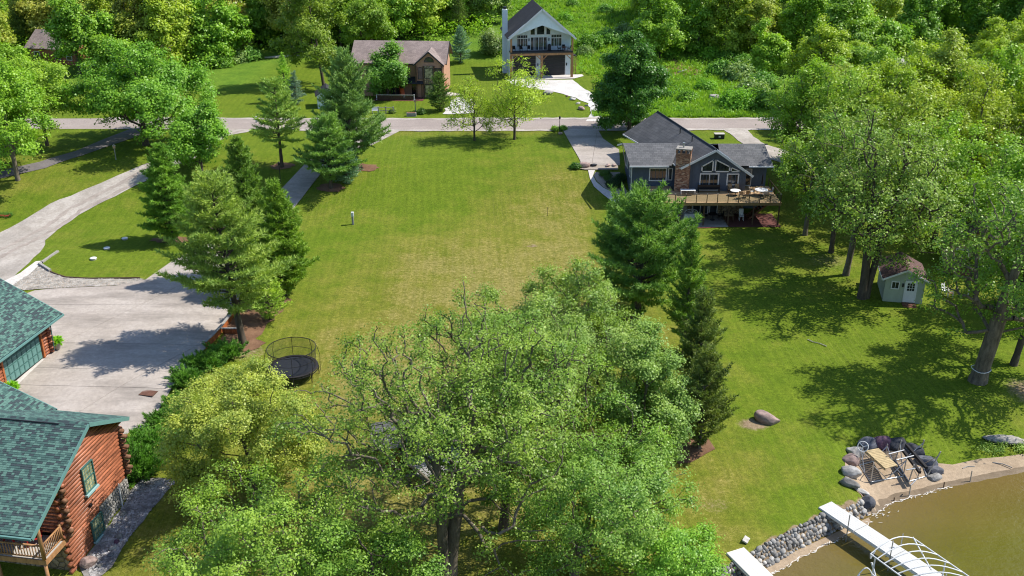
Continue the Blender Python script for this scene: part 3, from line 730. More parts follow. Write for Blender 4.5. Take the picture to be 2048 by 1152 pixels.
def decid(seed, Ht, Rad, lo, tips=260, per=34, leaf=0.24, clump=0.55, trunk_r=0.25, lobes=11, bark='bark', stems=1, spread=0.0, fork=0.25, lean=(0, 0), shape=0.0, shell=0.45, upb=0.8, min_r=0.0, tip_r=0.012, flat=.7, topfrac=0.72, inner=0.18, subs=7, twig=0.4):
    """(trunk mesh, crown mesh) of a broadleaf tree standing at the origin"""
    rng = np.random.default_rng(seed)
    hc, hh = (lo + Ht) / 2, (Ht - lo) / 2; cen = np.array([lean[0] * .8, lean[1] * .8, hc])
    L = []
    for k in range(lobes):
        for _ in range(80):
            u = unit(rng.normal(0, 1, 3)); r = rng.uniform(0.30, 0.74)
            if u[2] < -0.5 or (L and min(np.linalg.norm(u * r - q[0]) for q in L) < 0.24): continue
            break
        wz = 1 - shape * max(0, u[2]); c = u * r * np.array([wz, wz, 1.0]); sz = rng.uniform(0.26, 0.42)
        L.append((c, sz))
    S = []                                    # boughs: tufted caps on the upper side of each lobe
    for c, sz in L:
        for _ in range(max(4, int(subs))):
            u = unit(rng.normal(0, 1, 3) + np.array([0, 0, 0.25]) + unit(c) * .35); S.append((c + u * sz, rng.uniform(0.10, 0.19)))
    ax = np.array([Rad, Rad, hh]); T = []; tries = 0; mean = (2 * Rad + hh) / 3
    while len(T) < tips and tries < tips * 30:
        tries += 1
        if rng.random() < inner * .5:
            c, sz = L[rng.integers(len(L))]; p = (c + unit(rng.normal(0, 1, 3)) * sz * rng.uniform(.3, 1)) * ax
        else:
            c, sz = S[rng.integers(len(S))]; u = unit(rng.normal(0, 1, 3))
            if u[2] < -0.25: continue
            p = c * ax + u * np.array([1, 1, .75]) * sz * mean * (rng.uniform(0, 1) ** shell)
        q = p / ax
        if shape and np.hypot(q[0], q[1]) > 1.05 - shape * max(0, (q[2] + 1) / 2): continue
        T.append(p + cen)
    T = np.array(T); dx = T[:, :2] - cen[:2]; T[:, :2] = cen[:2] + dx * (Rad - clump * .6) / np.percentile(np.hypot(dx[:, 0], dx[:, 1]), 97)
    za, zb = np.percentile(T[:, 2], (1, 99)); T[:, 2] = lo + (T[:, 2] - za) * (Ht - clump * .7 - lo) / (zb - za)
    A, par, rad, ntr = skeleton(rng, (0, 0, -0.3), lo + (Ht - lo) * topfrac, T, trunk_r, tip_r, lean, stems=stems, spread=spread, fork=fork)
    tm = trunk_mesh('trunk', A, par, rad, ntr, M[bark], min_r)
    nd = np.arange(len(A)); tw = (nd >= ntr) & (rad < 0.05 + .012 * Ht / 12) & (A[:, 2] > lo * .8) & (rng.random(len(A)) < twig)
    T = np.concatenate([T, A[tw]])
    V_, F_ = leaves(rng, T, clump, per, leaf, cen - np.array([0, 0, hh * 0.4]), upb, flat)
    return tm, npmesh('crown', V_, F_, M['leaf'])

def tufts(rng, P, D, k, ln, wd, spread=0.75, up=0.25):
    n = len(P) * k
    P2 = np.repeat(P, k, 0); D2 = np.repeat(D, k, 0)
    d = unit(D2 + rng.normal(0, spread, (n, 3)) + np.array([0, 0, up])); s = unit(np.cross(d, rng.normal(0, 1, (n, 3))))
    l = ln * rng.uniform(0.6, 1.2, (n, 1)); w_ = wd * rng.uniform(0.7, 1.2, (n, 1))
    V_ = np.stack([P2 - s * w_ * .5 - d * l * .15, P2 + s * w_ * .5 - d * l * .15, P2 + d * l], 1).reshape(-1, 3)
    return V_, np.arange(n * 3).reshape(-1, 3)

def conifer(seed, Ht, Rad, lo=0.1, whorl=0.6, per=6, e0=0.15, curl=0.35, droop=0.0, tl=0.34, tw=0.09, step=0.34, k=6, prof=0.8, lat=0.42, bark='bark', trunk_r=0.22, ragged=0.3, tip_bush=1.0, gap=0.0, stems=0, low_round=0.15, spread=.75, lean=(0, 0), upt=0.25):
    """(trunk mesh, crown mesh) of an evergreen; gap thins whole branches, ragged varies their length"""
    rng = np.random.default_rng(seed)
    e0s, e1s, r0s, r1s, TP, TD = [], [], [], [], [], []
    def tx(z): return np.array([lean[0] * z / Ht, lean[1] * z / Ht, z])
    nz = 12
    for i in range(nz):
        za, zb = -0.3 + (Ht + .3) * i / nz, -0.3 + (Ht + .3) * (i + 1) / nz
        e0s.append(tx(za)); e1s.append(tx(zb)); r0s.append(trunk_r * (1 - .96 * i / nz) * (1.25 if i == 0 else 1)); r1s.append(trunk_r * (1 - .96 * (i + 1) / nz))
    z = lo * Ht; zmin = z
    while z < Ht - 0.15:
        t = (z - zmin) / (Ht - zmin)
        R0 = Rad * ((1 - t) ** prof) * min(1, low_round + (1 - low_round) * (t / 0.16 if t < 0.16 else 1)) + 0.18
        nb = max(3, int(per * (0.6 + 0.4 * (1 - t))))
        a0 = rng.uniform(0, 6.28)
        for b in range(nb):
            if rng.random() < gap: continue
            a = a0 + 2 * PI * b / nb + rng.normal(0, 0.18); L = R0 * rng.uniform(1 - ragged, 1 + ragged * 0.5)
            el = e0 + 0.65 * t + rng.normal(0, 0.09); m = max(3, int(L / 0.5))
            p = tx(z + rng.uniform(-.2, .2)); pts = [p]; dirs = []
            for s in range(m):
                f = (s + .5) / m; ee = el + curl * f - droop * math.sin(PI * min(f * 1.1, 1))
                d = np.array([math.cos(a) * math.cos(ee), math.sin(a) * math.cos(ee), math.sin(ee)])
                p = p + d * L / m; pts.append(p); dirs.append(d)
            br = 0.012 + 0.016 * L
            for s in range(m):
                e0s.append(pts[s]); e1s.append(pts[s + 1]); r0s.append(br * (1 - s / m) + .006); r1s.append(br * (1 - (s + 1) / m) + .006)
            q = 0.22 if L > 1 else 0.0
            while q <= 1.0:
                f = q * m; s = min(int(f), m - 1); pp = pts[s] + (pts[s + 1] - pts[s]) * (f - s); d = dirs[s]
                TP.append(pp); TD.append(d)
                ll = lat * L * (1 - q) * 1.15 + 0.12
                side = unit(np.cross(d, [0, 0, 1.0]))
                for sg in (1, -1):
                    dd = unit(d * 0.75 + side * sg * 0.8 + np.array([0, 0, rng.normal(0.06, 0.12)])); g = step
                    lend = ll * rng.uniform(0.6, 1.15)
                    while g <= lend:
                        TP.append(pp + dd * g); TD.append(dd); g += step
                q += step / max(L, 0.3)
        z += whorl * (0.75 + 0.5 * rng.random()) * (1 - 0.45 * t)
    TP.append(tx(Ht)); TD.append(np.array([0, 0, 1.0]))
    p0, p1, r0, r1 = map(np.array, (e0s, e1s, r0s, r1s)); big = r0 > 0.07
    Vs, Fs, off = [], [], 0
    for m_, n in ((big, 9), (~big, 4)):
        if m_.any():
            V_, F_ = tubes(p0[m_], p1[m_], r0[m_], r1[m_], n); Vs.append(V_); Fs.append(F_ + off); off += len(V_)
    tm = npmesh('trunk', np.concatenate(Vs), np.concatenate(Fs), M[bark], smooth=True)
    V_, F_ = tufts(rng, np.array(TP), np.array(TD), k, tl, tw, spread, upt)
    return tm, npmesh('crown', V_, F_, M['needle'])

def plant(name, meshes, loc, label, cat, color, rz=0.0, scale=1.0, group=None, crown='crown'):
    r = thing(name, label, cat, loc, rz, group)
    if scale != 1.0: r.scale = scale if hasattr(scale, '__len__') else (scale,) * 3
    link('trunk', meshes[0], r); link(crown, meshes[1], r, color=(*color, 1))
    return r
def tsize(bx, by, top, wpx, dY=0.0):
    x, y, z = gp(bx, by); return (x, y, z - 0.05), z_at(top, y + dY) - z, wpx / 2 / px_per_m(x, y, z + 5)
# leaf colours
G_MID, G_BRIGHT, G_YEL, G_LIME, G_DARK, G_SILV, G_OLIVE = (0.085, 0.165, 0.016), (0.105, 0.215, 0.014), (0.17, 0.225, 0.022), (0.215, 0.26, 0.03), (0.045, 0.105, 0.014), (0.115, 0.175, 0.055), (0.11, 0.135, 0.02)
N_PINE, N_WHITE, N_SPRUCE, N_BLUE, N_CEDAR, N_JUN = (0.085, 0.14, 0.028), (0.075, 0.145, 0.042), (0.06, 0.11, 0.018), (0.085, 0.135, 0.115), (0.062, 0.085, 0.022), (0.044, 0.098, 0.014)

# foreground
loc, Ht, Rd = tsize(893, 1150, 598, 0)
plant('walnut_tree', decid(11, 16.2, 9.0, 3.6, 760, 36, 0.15, 0.27, 0.40, 19, 'bark_grey', stems=2, spread=1.1, fork=0.35, lean=(0.3, 0.6), shell=0.55, inner=0.6, topfrac=.55, tip_r=.012, twig=0.3), loc, 'huge sparse leafy tree with pale forked limbs and double trunk before the red playhouse', 'tree', (0.112, 0.166, 0.028))
plant('oak_tree', decid(12, 10.6, 6.2, 3.0, 620, 44, 0.145, 0.26, 0.30, 13, 'bark_grey', fork=0.3, shell=0.5, inner=.4, tip_r=.012, twig=0.3), (-13.0, 42.4, H(-13.0, 42.4)), 'spreading bright green tree with twisting pale twigs in front of the log house rock bed', 'tree', (0.128, 0.195, 0.030))
plant('oak_tree', decid(13, 9.0, 4.4, 2.4, 420, 46, 0.145, 0.26, 0.22, 12, fork=0.25), (-7.2, 41.4, H(-7.2, 41.4)), 'light green treetop at the bottom edge beside the double trunk', 'tree', (0.112, 0.185, 0.030))
loc, Ht, Rd = tsize(518, 1000, 722, 330)
plant('honey_locust', decid(14, Ht - .7, Rd, 1.2, 700, 62, 0.14, 0.26, 0.2, 15, fork=0.12, shape=.25, lean=(-.8, 0)), loc, 'broad yellow-green tree standing in front of the trampoline', 'tree', (0.185, 0.215, 0.044))
plant('silver_maple', decid(15, 11.3, 8.2, 1.0, 1000, 56, 0.165, 0.29, 0.34, 16, 'bark_grey', fork=0.2, shape=.15), (3.6, 66.5, H(3.6, 66.5)), 'dense round tree with pale silvery green leaves in front of the big pine', 'tree', (0.125, 0.180, 0.042))
plant('silver_maple', decid(16, 9.6, 4.0, 0.6, 500, 56, 0.165, 0.28, 0.24, 12, 'bark_grey', fork=0.2), (9.4, 61.8, H(9.4, 61.8)), 'smaller round tree with glossy pale leaves against the dark cedars', 'tree', (0.122, 0.185, 0.048))
x, y, z = gp(1007, 1058)
plant('walnut_tree', decid(19, 14.5, 7.2, 3.6, 620, 38, 0.15, 0.25, 0.32, 15, 'bark', fork=0.35, shell=.55, inner=.55, lean=(.6, .4), topfrac=.6, twig=0.15), (x, y, z), 'leafy tree with a dark single trunk between the double trunk and the dock', 'tree', (0.104, 0.165, 0.030))
loc, Ht, Rd = tsize(1146, 1150, 850, 0)
plant('silver_maple', decid(17, 10.2, 6.9, 2.0, 680, 50, 0.145, 0.26, 0.26, 15, 'bark_grey', fork=0.2, shell=.5, inner=.4, lean=(1.6, .6), twig=0.3), loc, 'wide bright green tree with long low limbs reaching towards the seawall', 'tree', (0.110, 0.180, 0.034))
plant('oak_tree', decid(18, 6.2, 4.2, 1.2, 280, 50, 0.145, 0.26, 0.16, 10, 'bark_grey'), (8.3, 45.5, H(8.3, 45.5)), 'low leafy tree at the bottom edge just behind the nearer dock', 'tree', (0.115, 0.21, 0.028))

# evergreens of the left row
loc, Ht, Rd = tsize(487, 690, 352, 300)
plant('white_pine', conifer(21, Ht, 6.0, 0.22, 0.80, 7, 0.02, 0.30, 0.0, 0.46, 0.11, 0.33, 9, 0.5, 0.44, trunk_r=0.34, ragged=0.35, lean=(-1.2, 0.0), gap=.06), loc, 'tall yellow-tipped pine with a bare leaning trunk beside the concrete drive', 'tree', (0.112, 0.152, 0.034))
loc, Ht, Rd = tsize(345, 484, 290, 130)
plant('spruce_tree', conifer(22, Ht, 3.8, 0.06, 0.5, 9, 0.05, 0.2, 0.0, 0.36, 0.12, 0.28, 9, 0.55, 0.4, trunk_r=.25), loc, 'dense green spruce on the grass beside the round septic lids', 'tree', (0.075, 0.135, 0.02))
x, y, z = gp(505, 560)
plant('spruce_tree', conifer(23, 14.4, 3.9, 0.05, 0.5, 9, 0.05, 0.35, 0.0, 0.36, 0.12, 0.28, 9, 0.6, 0.4, trunk_r=.25), (x, y, z), 'tall dark pointed spruce behind the yellow-tipped pine', 'tree', (0.07, 0.115, 0.02))
x, y, z = gp(570, 590)
plant('spruce_tree', conifer(24, 11.2, 4.0, 0.04, 0.5, 9, 0.1, 0.3, 0.0, 0.38, 0.12, 0.28, 9, 0.6, 0.42, trunk_r=.22), (x, y, z), 'shorter spreading spruce at the edge of the big lawn', 'tree', (0.085, 0.135, 0.02))
x, y, z = gp(540, 640)
plant('young_pine', conifer(25, 5.4, 2.6, 0.05, 0.5, 7, 0.1, 0.3, 0.0, 0.36, 0.09, 0.30, 7, 0.7, 0.42, trunk_r=.12), (x, y, z), 'low light green evergreen skirt beside the timber retaining wall', 'tree', (0.13, 0.185, 0.03))
loc, Ht, Rd = tsize(564, 334, 158, 105)
plant('white_pine', conifer(26, Ht, 4.4, 0.24, 0.85, 7, 0.0, 0.25, 0.0, 0.46, 0.13, 0.34, 8, 0.5, 0.42, trunk_r=.25, gap=.05), loc, 'open grey-green pine with a straight bare trunk standing alone by the road', 'tree', (0.105, 0.155, 0.036))
loc, Ht, Rd = tsize(662, 376, 236, 125)
plant('white_pine', conifer(27, Ht, 4.7, 0.16, 0.7, 8, 0.02, 0.3, 0.0, 0.46, 0.13, 0.32, 9, 0.45, 0.44, trunk_r=.26), loc, 'plump mid green pine with a grey trunk at the drive edge', 'tree', (0.080, 0.135, 0.034))
loc, Ht, Rd = tsize(702, 338, 106, 150)
plant('white_pine', conifer(28, Ht, 6.0, 0.07, 0.8, 8, 0.1, 0.4, 0.0, 0.48, 0.13, 0.34, 9, 0.55, 0.44, trunk_r=.36, ragged=.35), loc, 'tallest grey-green pine of the row standing behind the plump pine', 'tree', (0.078, 0.125, 0.040))
x, y, z = gp(694, 366)
plant('blue_spruce', conifer(29, 6.0, 2.6, 0.03, 0.4, 8, -0.1, 0.15, 0.0, 0.26, 0.08, 0.26, 7, 0.8, 0.42, trunk_r=.12), (x, y, z), 'small blue-green spruce tucked behind the plump pine', 'tree', (0.075, 0.125, 0.085))
x, y, z = gp(592, 209)
plant('blue_spruce', conifer(30, 5.0, 1.9, 0.03, 0.42, 8, -0.05, 0.15, 0.0, 0.28, 0.1, 0.28, 6, 0.8, 0.4, trunk_r=.1), (x, y, z), 'little round blue spruce on the lawn across the road', 'tree', (0.075, 0.115, 0.095))
x, y, z = gp(572, 205)
plant('larch_tree', conifer(31, 7.6, 2.2, 0.05, 0.5, 7, 0.2, 0.3, 0.0, 0.36, 0.11, 0.34, 6, 0.8, 0.4, trunk_r=.12), (x, y, z), 'slim bright green conifer beside the little blue spruce', 'tree', (0.12, 0.20, 0.028))

# the middle
loc, Ht, Rd = tsize(1272, 640, 372, 0)
plant('white_pine', conifer(32, 11.7, 7.8, 0.10, 0.85, 8, 0.02, 0.5, 0.0, 0.50, 0.12, 0.33, 9, 0.5, 0.44, trunk_r=.42, ragged=.45, lean=(.4, 0)), loc, 'large ragged pine with upswept plumes in front of the blue-grey house', 'tree', (0.070, 0.122, 0.028))
for i, (px, py, ht, rd, lab, colr) in enumerate([(1368, 705, 11.2, 2.3, 'tall dark cedar with bare grey stem showing behind the round silvery tree', (0.075, 0.125, 0.022)),
        (1392, 800, 9.0, 2.7, 'dark brownish cedar in the middle of the cedar clump', (0.066, 0.090, 0.024)),
        (1398, 896, 8.0, 2.8, 'dark brownish cedar nearest the lawn boulder', (0.062, 0.082, 0.022))]):
    x, y, z = gp(px, py)
    plant('cedar_tree', conifer(33 + i, ht, rd, 0.05, 0.40, 9, 0.35, 0.25, 0.0, 0.27, 0.085, 0.23, 8, 0.42, 0.42, trunk_r=.16, bark='bark_grey', ragged=.65, gap=.18), (x, y, z), lab, 'tree', colr)
x, y, z = gp(949, 281)
plant('lawn_tree', decid(41, z_at(158, y) - z, 3.9, 1.6, 220, 17, 0.22, 0.32, 0.13, 9, fork=.15, shape=.35, shell=.6, inner=.6, twig=0.15), (x, y, z), 'thin half-leafed lawn tree beside the road, the shorter of the pair', 'tree', (0.17, 0.225, 0.022))
x, y, z = gp(1029, 279)
plant('lawn_tree', decid(42, z_at(121, y) - z, 4.9, 1.6, 300, 22, 0.22, 0.36, 0.17, 11, fork=.15, shape=.3, shell=.6, inner=.5, twig=0.15), (x, y, z), 'taller yellow-green lawn tree in front of the white house', 'tree', (0.19, 0.25, 0.022))
loc, Ht, Rd = tsize(1258, 268, 66, 150)
plant('dark_maple', decid(43, Ht, 5.9, 1.0, 640, 46, 0.30, 0.40, 0.28, 16, shape=.45, fork=.15, upb=.4), loc, 'dense dark green egg-shaped maple behind the blue-grey house', 'tree', (0.040, 0.098, 0.014))

# left group
loc, Ht, Rd = tsize(292, 290, 82, 300)
plant('maple_tree', decid(44, Ht - .5, 9.8, 2.2, 540, 44, 0.32, 0.50, 0.4, 17, fork=.16, shape=.2), loc, 'massive round bright green maple shading the asphalt path', 'tree', (0.092, 0.180, 0.020))
x, y, z = gp(404, 345)
plant('maple_tree', decid(45, 8.6, 4.2, 1.2, 300, 46, 0.28, 0.40, 0.2, 11, fork=.16), (x, y, z), 'smaller round bright green maple beside the gravel drive', 'tree', (0.096, 0.186, 0.020))
loc, Ht, Rd = tsize(36, 360, 120, 150)
plant('ash_tree', decid(46, Ht * .97, 6.2, 3.4, 420, 40, 0.28, 0.44, 0.26, 13, 'bark_grey', fork=.3), loc, 'tall tree with a long bare leaning trunk at the left edge', 'tree', (0.12, 0.205, 0.02))
loc, Ht, Rd = tsize(95, 292, 122, 120)
plant('ash_tree', decid(47, Ht, 5.0, 2.4, 320, 38, 0.28, 0.44, 0.24, 12, fork=.2), loc, 'yellowish green tree standing above the asphalt path', 'tree', (0.135, 0.205, 0.022))
x, y, z = gp(22, 333)
plant('ash_tree', decid(48, 11, 4.8, 3.0, 260, 38, 0.28, 0.44, 0.24, 11, fork=.2), (x - 3, y, z), 'leafy tree at the far left edge beside the asphalt path', 'tree', (0.10, 0.19, 0.016))

# by the brown house
for (nm, px, py, ht, rd, lab, colr, kw) in [
    ('bushy_tree', 776, 197, 8.4, 3.6, 'bushy round tree in front of the brown house wall', (0.075, 0.15, 0.022), dict(lobes=10)),
    ('cottonwood', 648, 172, 17.5, 6.4, 'tall airy dark-trunked tree behind the grey-green pines', (0.105, 0.15, 0.02), dict(lobes=12, lean=(-1.5, 0), shell=.6, inner=.5)),
    ('cottonwood', 735, 120, 12, 5.2, 'tall airy tree behind the brown house roof', (0.105, 0.165, 0.018), dict(lobes=11))]:
    x, y, z = gp(px, py)
    plant(nm, decid(int(px), ht, rd, 1.0 if nm[0] == 'b' else 4.0, 300, 40, 0.34, 0.48, 0.25, fork=.2, **kw), (x, y, z), lab, 'tree', colr)
for (px, py, ht, rd, lab, colr) in [(880, 222, 5.8, 2.6, 'dark pointed spruce in front of the brown house corner', (0.05, 0.085, 0.018)), (921, 126, 6.6, 2.7, 'silvery blue spruce behind the brown house gable end', (0.085, 0.14, 0.10))]:
    x, y, z = gp(px, py)
    plant('spruce_tree', conifer(int(px), ht, rd, 0.02, 0.42, 8, 0.1, 0.15, 0, 0.32, 0.10, 0.30, 6, 0.62, 0.4, trunk_r=.12), (x, y, z), lab, 'tree', colr)
x, y, z = gp(985, 108); plant('willow_shrub', decid(985, 4.6, 2.3, 0.2, 120, 36, 0.32, 0.5, 0.08, 7), (x, y, z), 'grey-green willow shrub beside the white house', 'shrub', (0.13, 0.17, 0.06))

# right-hand cottonwoods over the shed and the lake lawn
loc, Ht, Rd = tsize(1691, 550, 205, 0)
plant('cottonwood', decid(51, 17.2, 7.8, 4.6, 350, 30, 0.24, 0.38, 0.30, 14, 'bark_grey', fork=.3, shell=.55, inner=.5, lean=(1.0, 0), twig=0.12), loc, 'tall leaning grey-trunked tree in front of the deck side', 'tree', (0.122, 0.172, 0.032))
loc, Ht, Rd = tsize(1727, 596, 205, 0)
plant('cottonwood', decid(52, 18.0, 7.2, 5.4, 350, 30, 0.24, 0.38, 0.32, 14, 'bark', stems=2, spread=1.6, fork=.35, shell=.55, inner=.5, lean=(1.2, 1), twig=0.12), loc, 'tall fork-trunked tree standing against the green shed', 'tree', (0.118, 0.172, 0.032))
loc, Ht, Rd = tsize(1954, 762, 400, 0)
plant('cottonwood', decid(53, 17.4, 7.0, 5.0, 430, 36, 0.22, 0.36, 0.62, 15, 'bark_grey', fork=.3, lean=(.9, -1.2), shape=.1, shell=.55, inner=.4, twig=0.15), loc, 'thick ridged trunk tree with a rope round its foot beside the lake lawn', 'tree', (0.100, 0.165, 0.024))
big_tree = [o for o in COL.objects if o.get('label', '').startswith('thick ridged')][0]
m = MB(); m.path([(.74 * math.cos(2 * PI * k / 16) + .07, .74 * math.sin(2 * PI * k / 16) - .1, 1.25 + .05 * math.sin(k)) for k in range(17)], .035, 6); m.build('rope', M['plastic_white'], big_tree)
loc, Ht, Rd = tsize(2026, 730, 500, 0)
plant('cottonwood', decid(54, 14.5, 6.4, 4.2, 400, 38, 0.22, 0.38, 0.28, 12, 'bark', fork=.3, lean=(2.0, 1.5), twig=0.2), loc, 'slanting dark trunk tree at the right edge behind the thick ridged trunk', 'tree', (0.105, 0.170, 0.024))
for i, (px, py, ht, rd, lo, colr, lab) in enumerate([
    (1610, 470, 12.5, 4.8, 3.5, (0.115, 0.18, 0.022), 'leafy tree with low branches beside the deck stairs'),
    (1662, 505, 15.0, 5.0, 4.5, (0.085, 0.15, 0.024), 'dark straight trunk tree behind the leaning grey trunk'),
    (1870, 478, 13.5, 6.6, 3.0, (0.125, 0.205, 0.018), 'broad bright green tree over the tan building'),
    (1800, 430, 15.5, 6.2, 4.0, (0.155, 0.20, 0.02), 'tall yellowish tree behind the shed roof'),
    (1990, 520, 13.0, 6.2, 3.0, (0.115, 0.195, 0.018), 'full green tree at the right edge above the tan building'),
    (2045, 620, 11.5, 5.0, 2.6, (0.08, 0.165, 0.02), 'dark leafy tree at the right edge beside the brown steps'),
    (1930, 400, 16.0, 6.4, 4.0, (0.165, 0.205, 0.02), 'tall yellow-green tree at the right behind the bright broad one'),
    (1700, 385, 15.0, 6.2, 4.0, (0.14, 0.20, 0.02), 'tall tree rising behind the right wing roof'),
    (1590, 330, 12.5, 4.8, 2.6, (0.115, 0.195, 0.018), 'bright green tree beside the right end of the blue-grey roof'),
    (1640, 345, 14.0, 5.4, 3.2, (0.13, 0.21, 0.018), 'bright green tree over the side gravel drive'),
    (2040, 380, 15.5, 6.2, 3.2, (0.18, 0.23, 0.02), 'lime green treetop at the right edge of the grove')]):
    x, y, z = gp(px, py)
    plant('grove_tree', decid(60 + i, ht, rd, lo, 280, 34, 0.27, 0.42, 0.25, 13, 'bark' if i % 2 else 'bark_grey', fork=.25, twig=.25, shell=.5, inner=.35), (x, y, z), lab, 'tree', colr)

# ------------------------------------------------------------------ building helpers
UP = Vector((0, 0, 1))
def roof_plane(name, pts, t, mat, parent, trim=None, trim_w=0.0):
    """slab from eave left, eave right, ridge right, ridge left; UVs in metres along the eave and up the slope"""
    P = [Vector(p) for p in pts]; m = MB(); m.slab(P, t)
    me = m.mesh(name, [mat])
    u = (P[1] - P[0]).normalized(); nrm = (P[1] - P[0]).cross(P[3] - P[0]).normalized(); v = nrm.cross(u)
    uvl = me.uv_layers.new(name='UVMap')
    for lp in me.loops:
        c = me.vertices[lp.vertex_index].co - P[0]; uvl.data[lp.index].uv = (c.dot(u), c.dot(v))
    o = link(name, me, parent)
    return o

def strip(name, a, b, w_, t, mat, parent, side=(0, 0, 1)):
    """board from a to b, w_ high (along side) and t thick"""
    a, b = Vector(a), Vector(b); d = b - a; L = d.length; d.normalize(); s = Vector(side); s = (s - d * s.dot(d)).normalized(); n = d.cross(s)
    m = MB(); m.obox(a, d, s, n, (0, L), (-w_ / 2, w_ / 2), (-t / 2, t / 2)); return m.build(name, mat, parent)

def window(parent, o, u, n, w_, h, fm, cols=1, rows=1, fw=0.09, gm='glass', name='window', v=(0, 0, 1), proud=0.05, mw=0.035, sill=None):
    o, u, n, v = Vector(o), Vector(u).normalized(), Vector(n).normalized(), Vector(v).normalized()
    f = MB()
    f.obox(o, u, v, n, (-fw, w_ + fw), (-fw, 0), (-0.03, proud)).obox(o, u, v, n, (-fw, w_ + fw), (h, h + fw), (-0.03, proud))
    f.obox(o, u, v, n, (-fw, 0), (0, h), (-0.03, proud)).obox(o, u, v, n, (w_, w_ + fw), (0, h), (-0.03, proud))
    for i in range(1, cols): f.obox(o, u, v, n, (w_ * i / cols - mw, w_ * i / cols + mw), (0, h), (-0.03, proud - .01))
    for j in range(1, rows): f.obox(o, u, v, n, (0, w_), (h * j / rows - mw, h * j / rows + mw), (-0.03, proud - .015))
    fr = f.build(name, fm, parent)
    for i in range(cols):
        m = MB(); a, b = w_ * i / cols + (mw if i else 0), w_ * (i + 1) / cols - (mw if i < cols - 1 else 0)
        m.obox(o, u, v, n, (a, b), (0, h), (-0.02, 0.012)); m.build('pane', M[gm], fr)
    if sill:
        m = MB(); m.obox(o, u, v, n, (-fw - .05, w_ + fw + .05), (-fw - 0.14, -fw - 0.002), (-0.02, 0.2)); m.build('sill', sill, fr)
    return fr

def poly_window(parent, pts, n, fm, fw=0.10, gm='glass', name='window'):
    """window of any outline: pane plus a frame bar along each edge"""
    P = [Vector(p) for p in pts]; n = Vector(n).normalized(); f = MB()
    for a, b in zip(P, P[1:] + P[:1]):
        d = (b - a); L = d.length; d.normalize(); s = n.cross(d)
        f.obox(a, d, s, n, (-fw * .5, L + fw * .5), (-fw / 2, fw / 2), (-0.03, 0.05))
    fr = f.build(name, fm, parent)
    m = MB(); m.slab([p + n * 0.012 for p in P], 0.03, -n); m.build('pane', M[gm], fr)
    return fr

def battens(parent, o, u, n, w_, top, step, mat, name='battens', bot=0.0, bw=0.025, bt=0.022, skip=()):
    """upright siding battens on a wall: top is a height or a function of the run"""
    m = MB(); o, u, n = Vector(o), Vector(u).normalized(), Vector(n).normalized(); x = step * .5
    while x < w_:
        h = top(x) if callable(top) else top
        if h > bot + .05: m.obox(o, u, UP, n, (x - bw, x + bw), (bot, h), (-.01, bt))
        x += step
    return tag(m.build(name, mat, parent), kind='stuff')

def shingle_tab(mat):
    m = MB(); m.add([(-.145, 0, .024), (.145, 0, .024), (.145, .17, .004), (-.145, .17, .004), (-.145, 0, 0), (.145, 0, 0)], [(0, 1, 2, 3), (4, 5, 1, 0)])
    return m.mesh('shingle', [mat])
TABS = [shingle_tab(m) for m in SH]
def shingles(roof, pts, seed, single=0, exposure=0.15, tab=0.31, clip=None, near=None):
    """courses of tabs laid over a roof plane (eave left, eave right, ridge right, ridge left), all in the roof's space"""
    rr = random.Random(seed); P = [Vector(p) for p in pts]
    u = (P[1] - P[0]).normalized(); nrm = (P[1] - P[0]).cross(P[3] - P[0]).normalized(); v = nrm.cross(u)
    q = [((p - P[0]).dot(u), (p - P[0]).dot(v)) for p in P]; vmax = max(a[1] for a in q)
    rot = Matrix((u, v, nrm)).transposed()
    tabs = []; r = 0
    while r * exposure < vmax - .05:
        vv = r * exposure; vm = vv + exposure * .5
        xs = []
        for i in range(4):
            (x0, y0), (x1, y1) = q[i], q[(i + 1) % 4]
            if (y0 > vm) != (y1 > vm): xs.append(x0 + (vm - y0) / (y1 - y0) * (x1 - x0))
        if len(xs) >= 2:
            a, b = min(xs), max(xs); x = a - rr.uniform(0, tab) ; 
            while x < b:
                w_ = tab * rr.choice((.55, .8, 1, 1, 1.25)); lo, hi = max(x, a), min(x + w_, b)
                if hi - lo > .04 and (clip is None or clip(P[0] + u * (lo + hi) / 2 + v * vm)): tabs.append((lo, hi, vv, rr.choices((0, 1, 2), (36, 34, 30))[0]))
                x += w_
        r += 1
    if near: tabs.sort(key=lambda t: near(P[0] + u * (t[0] + t[1]) / 2 + v * t[2]))
    for lo, hi, vv, k in tabs[:single]:
        o = link('shingle', TABS[k], roof); c = P[0] + u * (lo + hi) / 2 + v * vv + nrm * .003
        o.matrix_local = Matrix.Translation(c) @ rot.to_4x4() @ Matrix.Diagonal(((hi - lo) / .30, 1, 1, 1))
    m = MB()
    for lo, hi, vv, k in tabs[single:]:
        m.cm = k; A = P[0] + u * lo + v * vv + nrm * .003; B = P[0] + u * hi + v * vv + nrm * .003
        g = u * .006
        m.add([A + g + nrm * .024, B - g + nrm * .024, B - g + v * .17 + nrm * .004, A + g + v * .17 + nrm * .004, A + g, B - g], [(0, 1, 2, 3), (4, 5, 1, 0)])
    if m.v: tag(m.build('shingle_courses', SH, roof), kind='stuff')

def ray_plane(px, py, p0, n):
    u = (px - 1024) / FPX; v = -(py - 576) / FPX
    d = Vector((u, CT + v * ST, -ST + v * CT)); o = Vector((0, 0, HC)); n = Vector(n)
    return o + d * ((Vector(p0) - o).dot(n) / d.dot(n))

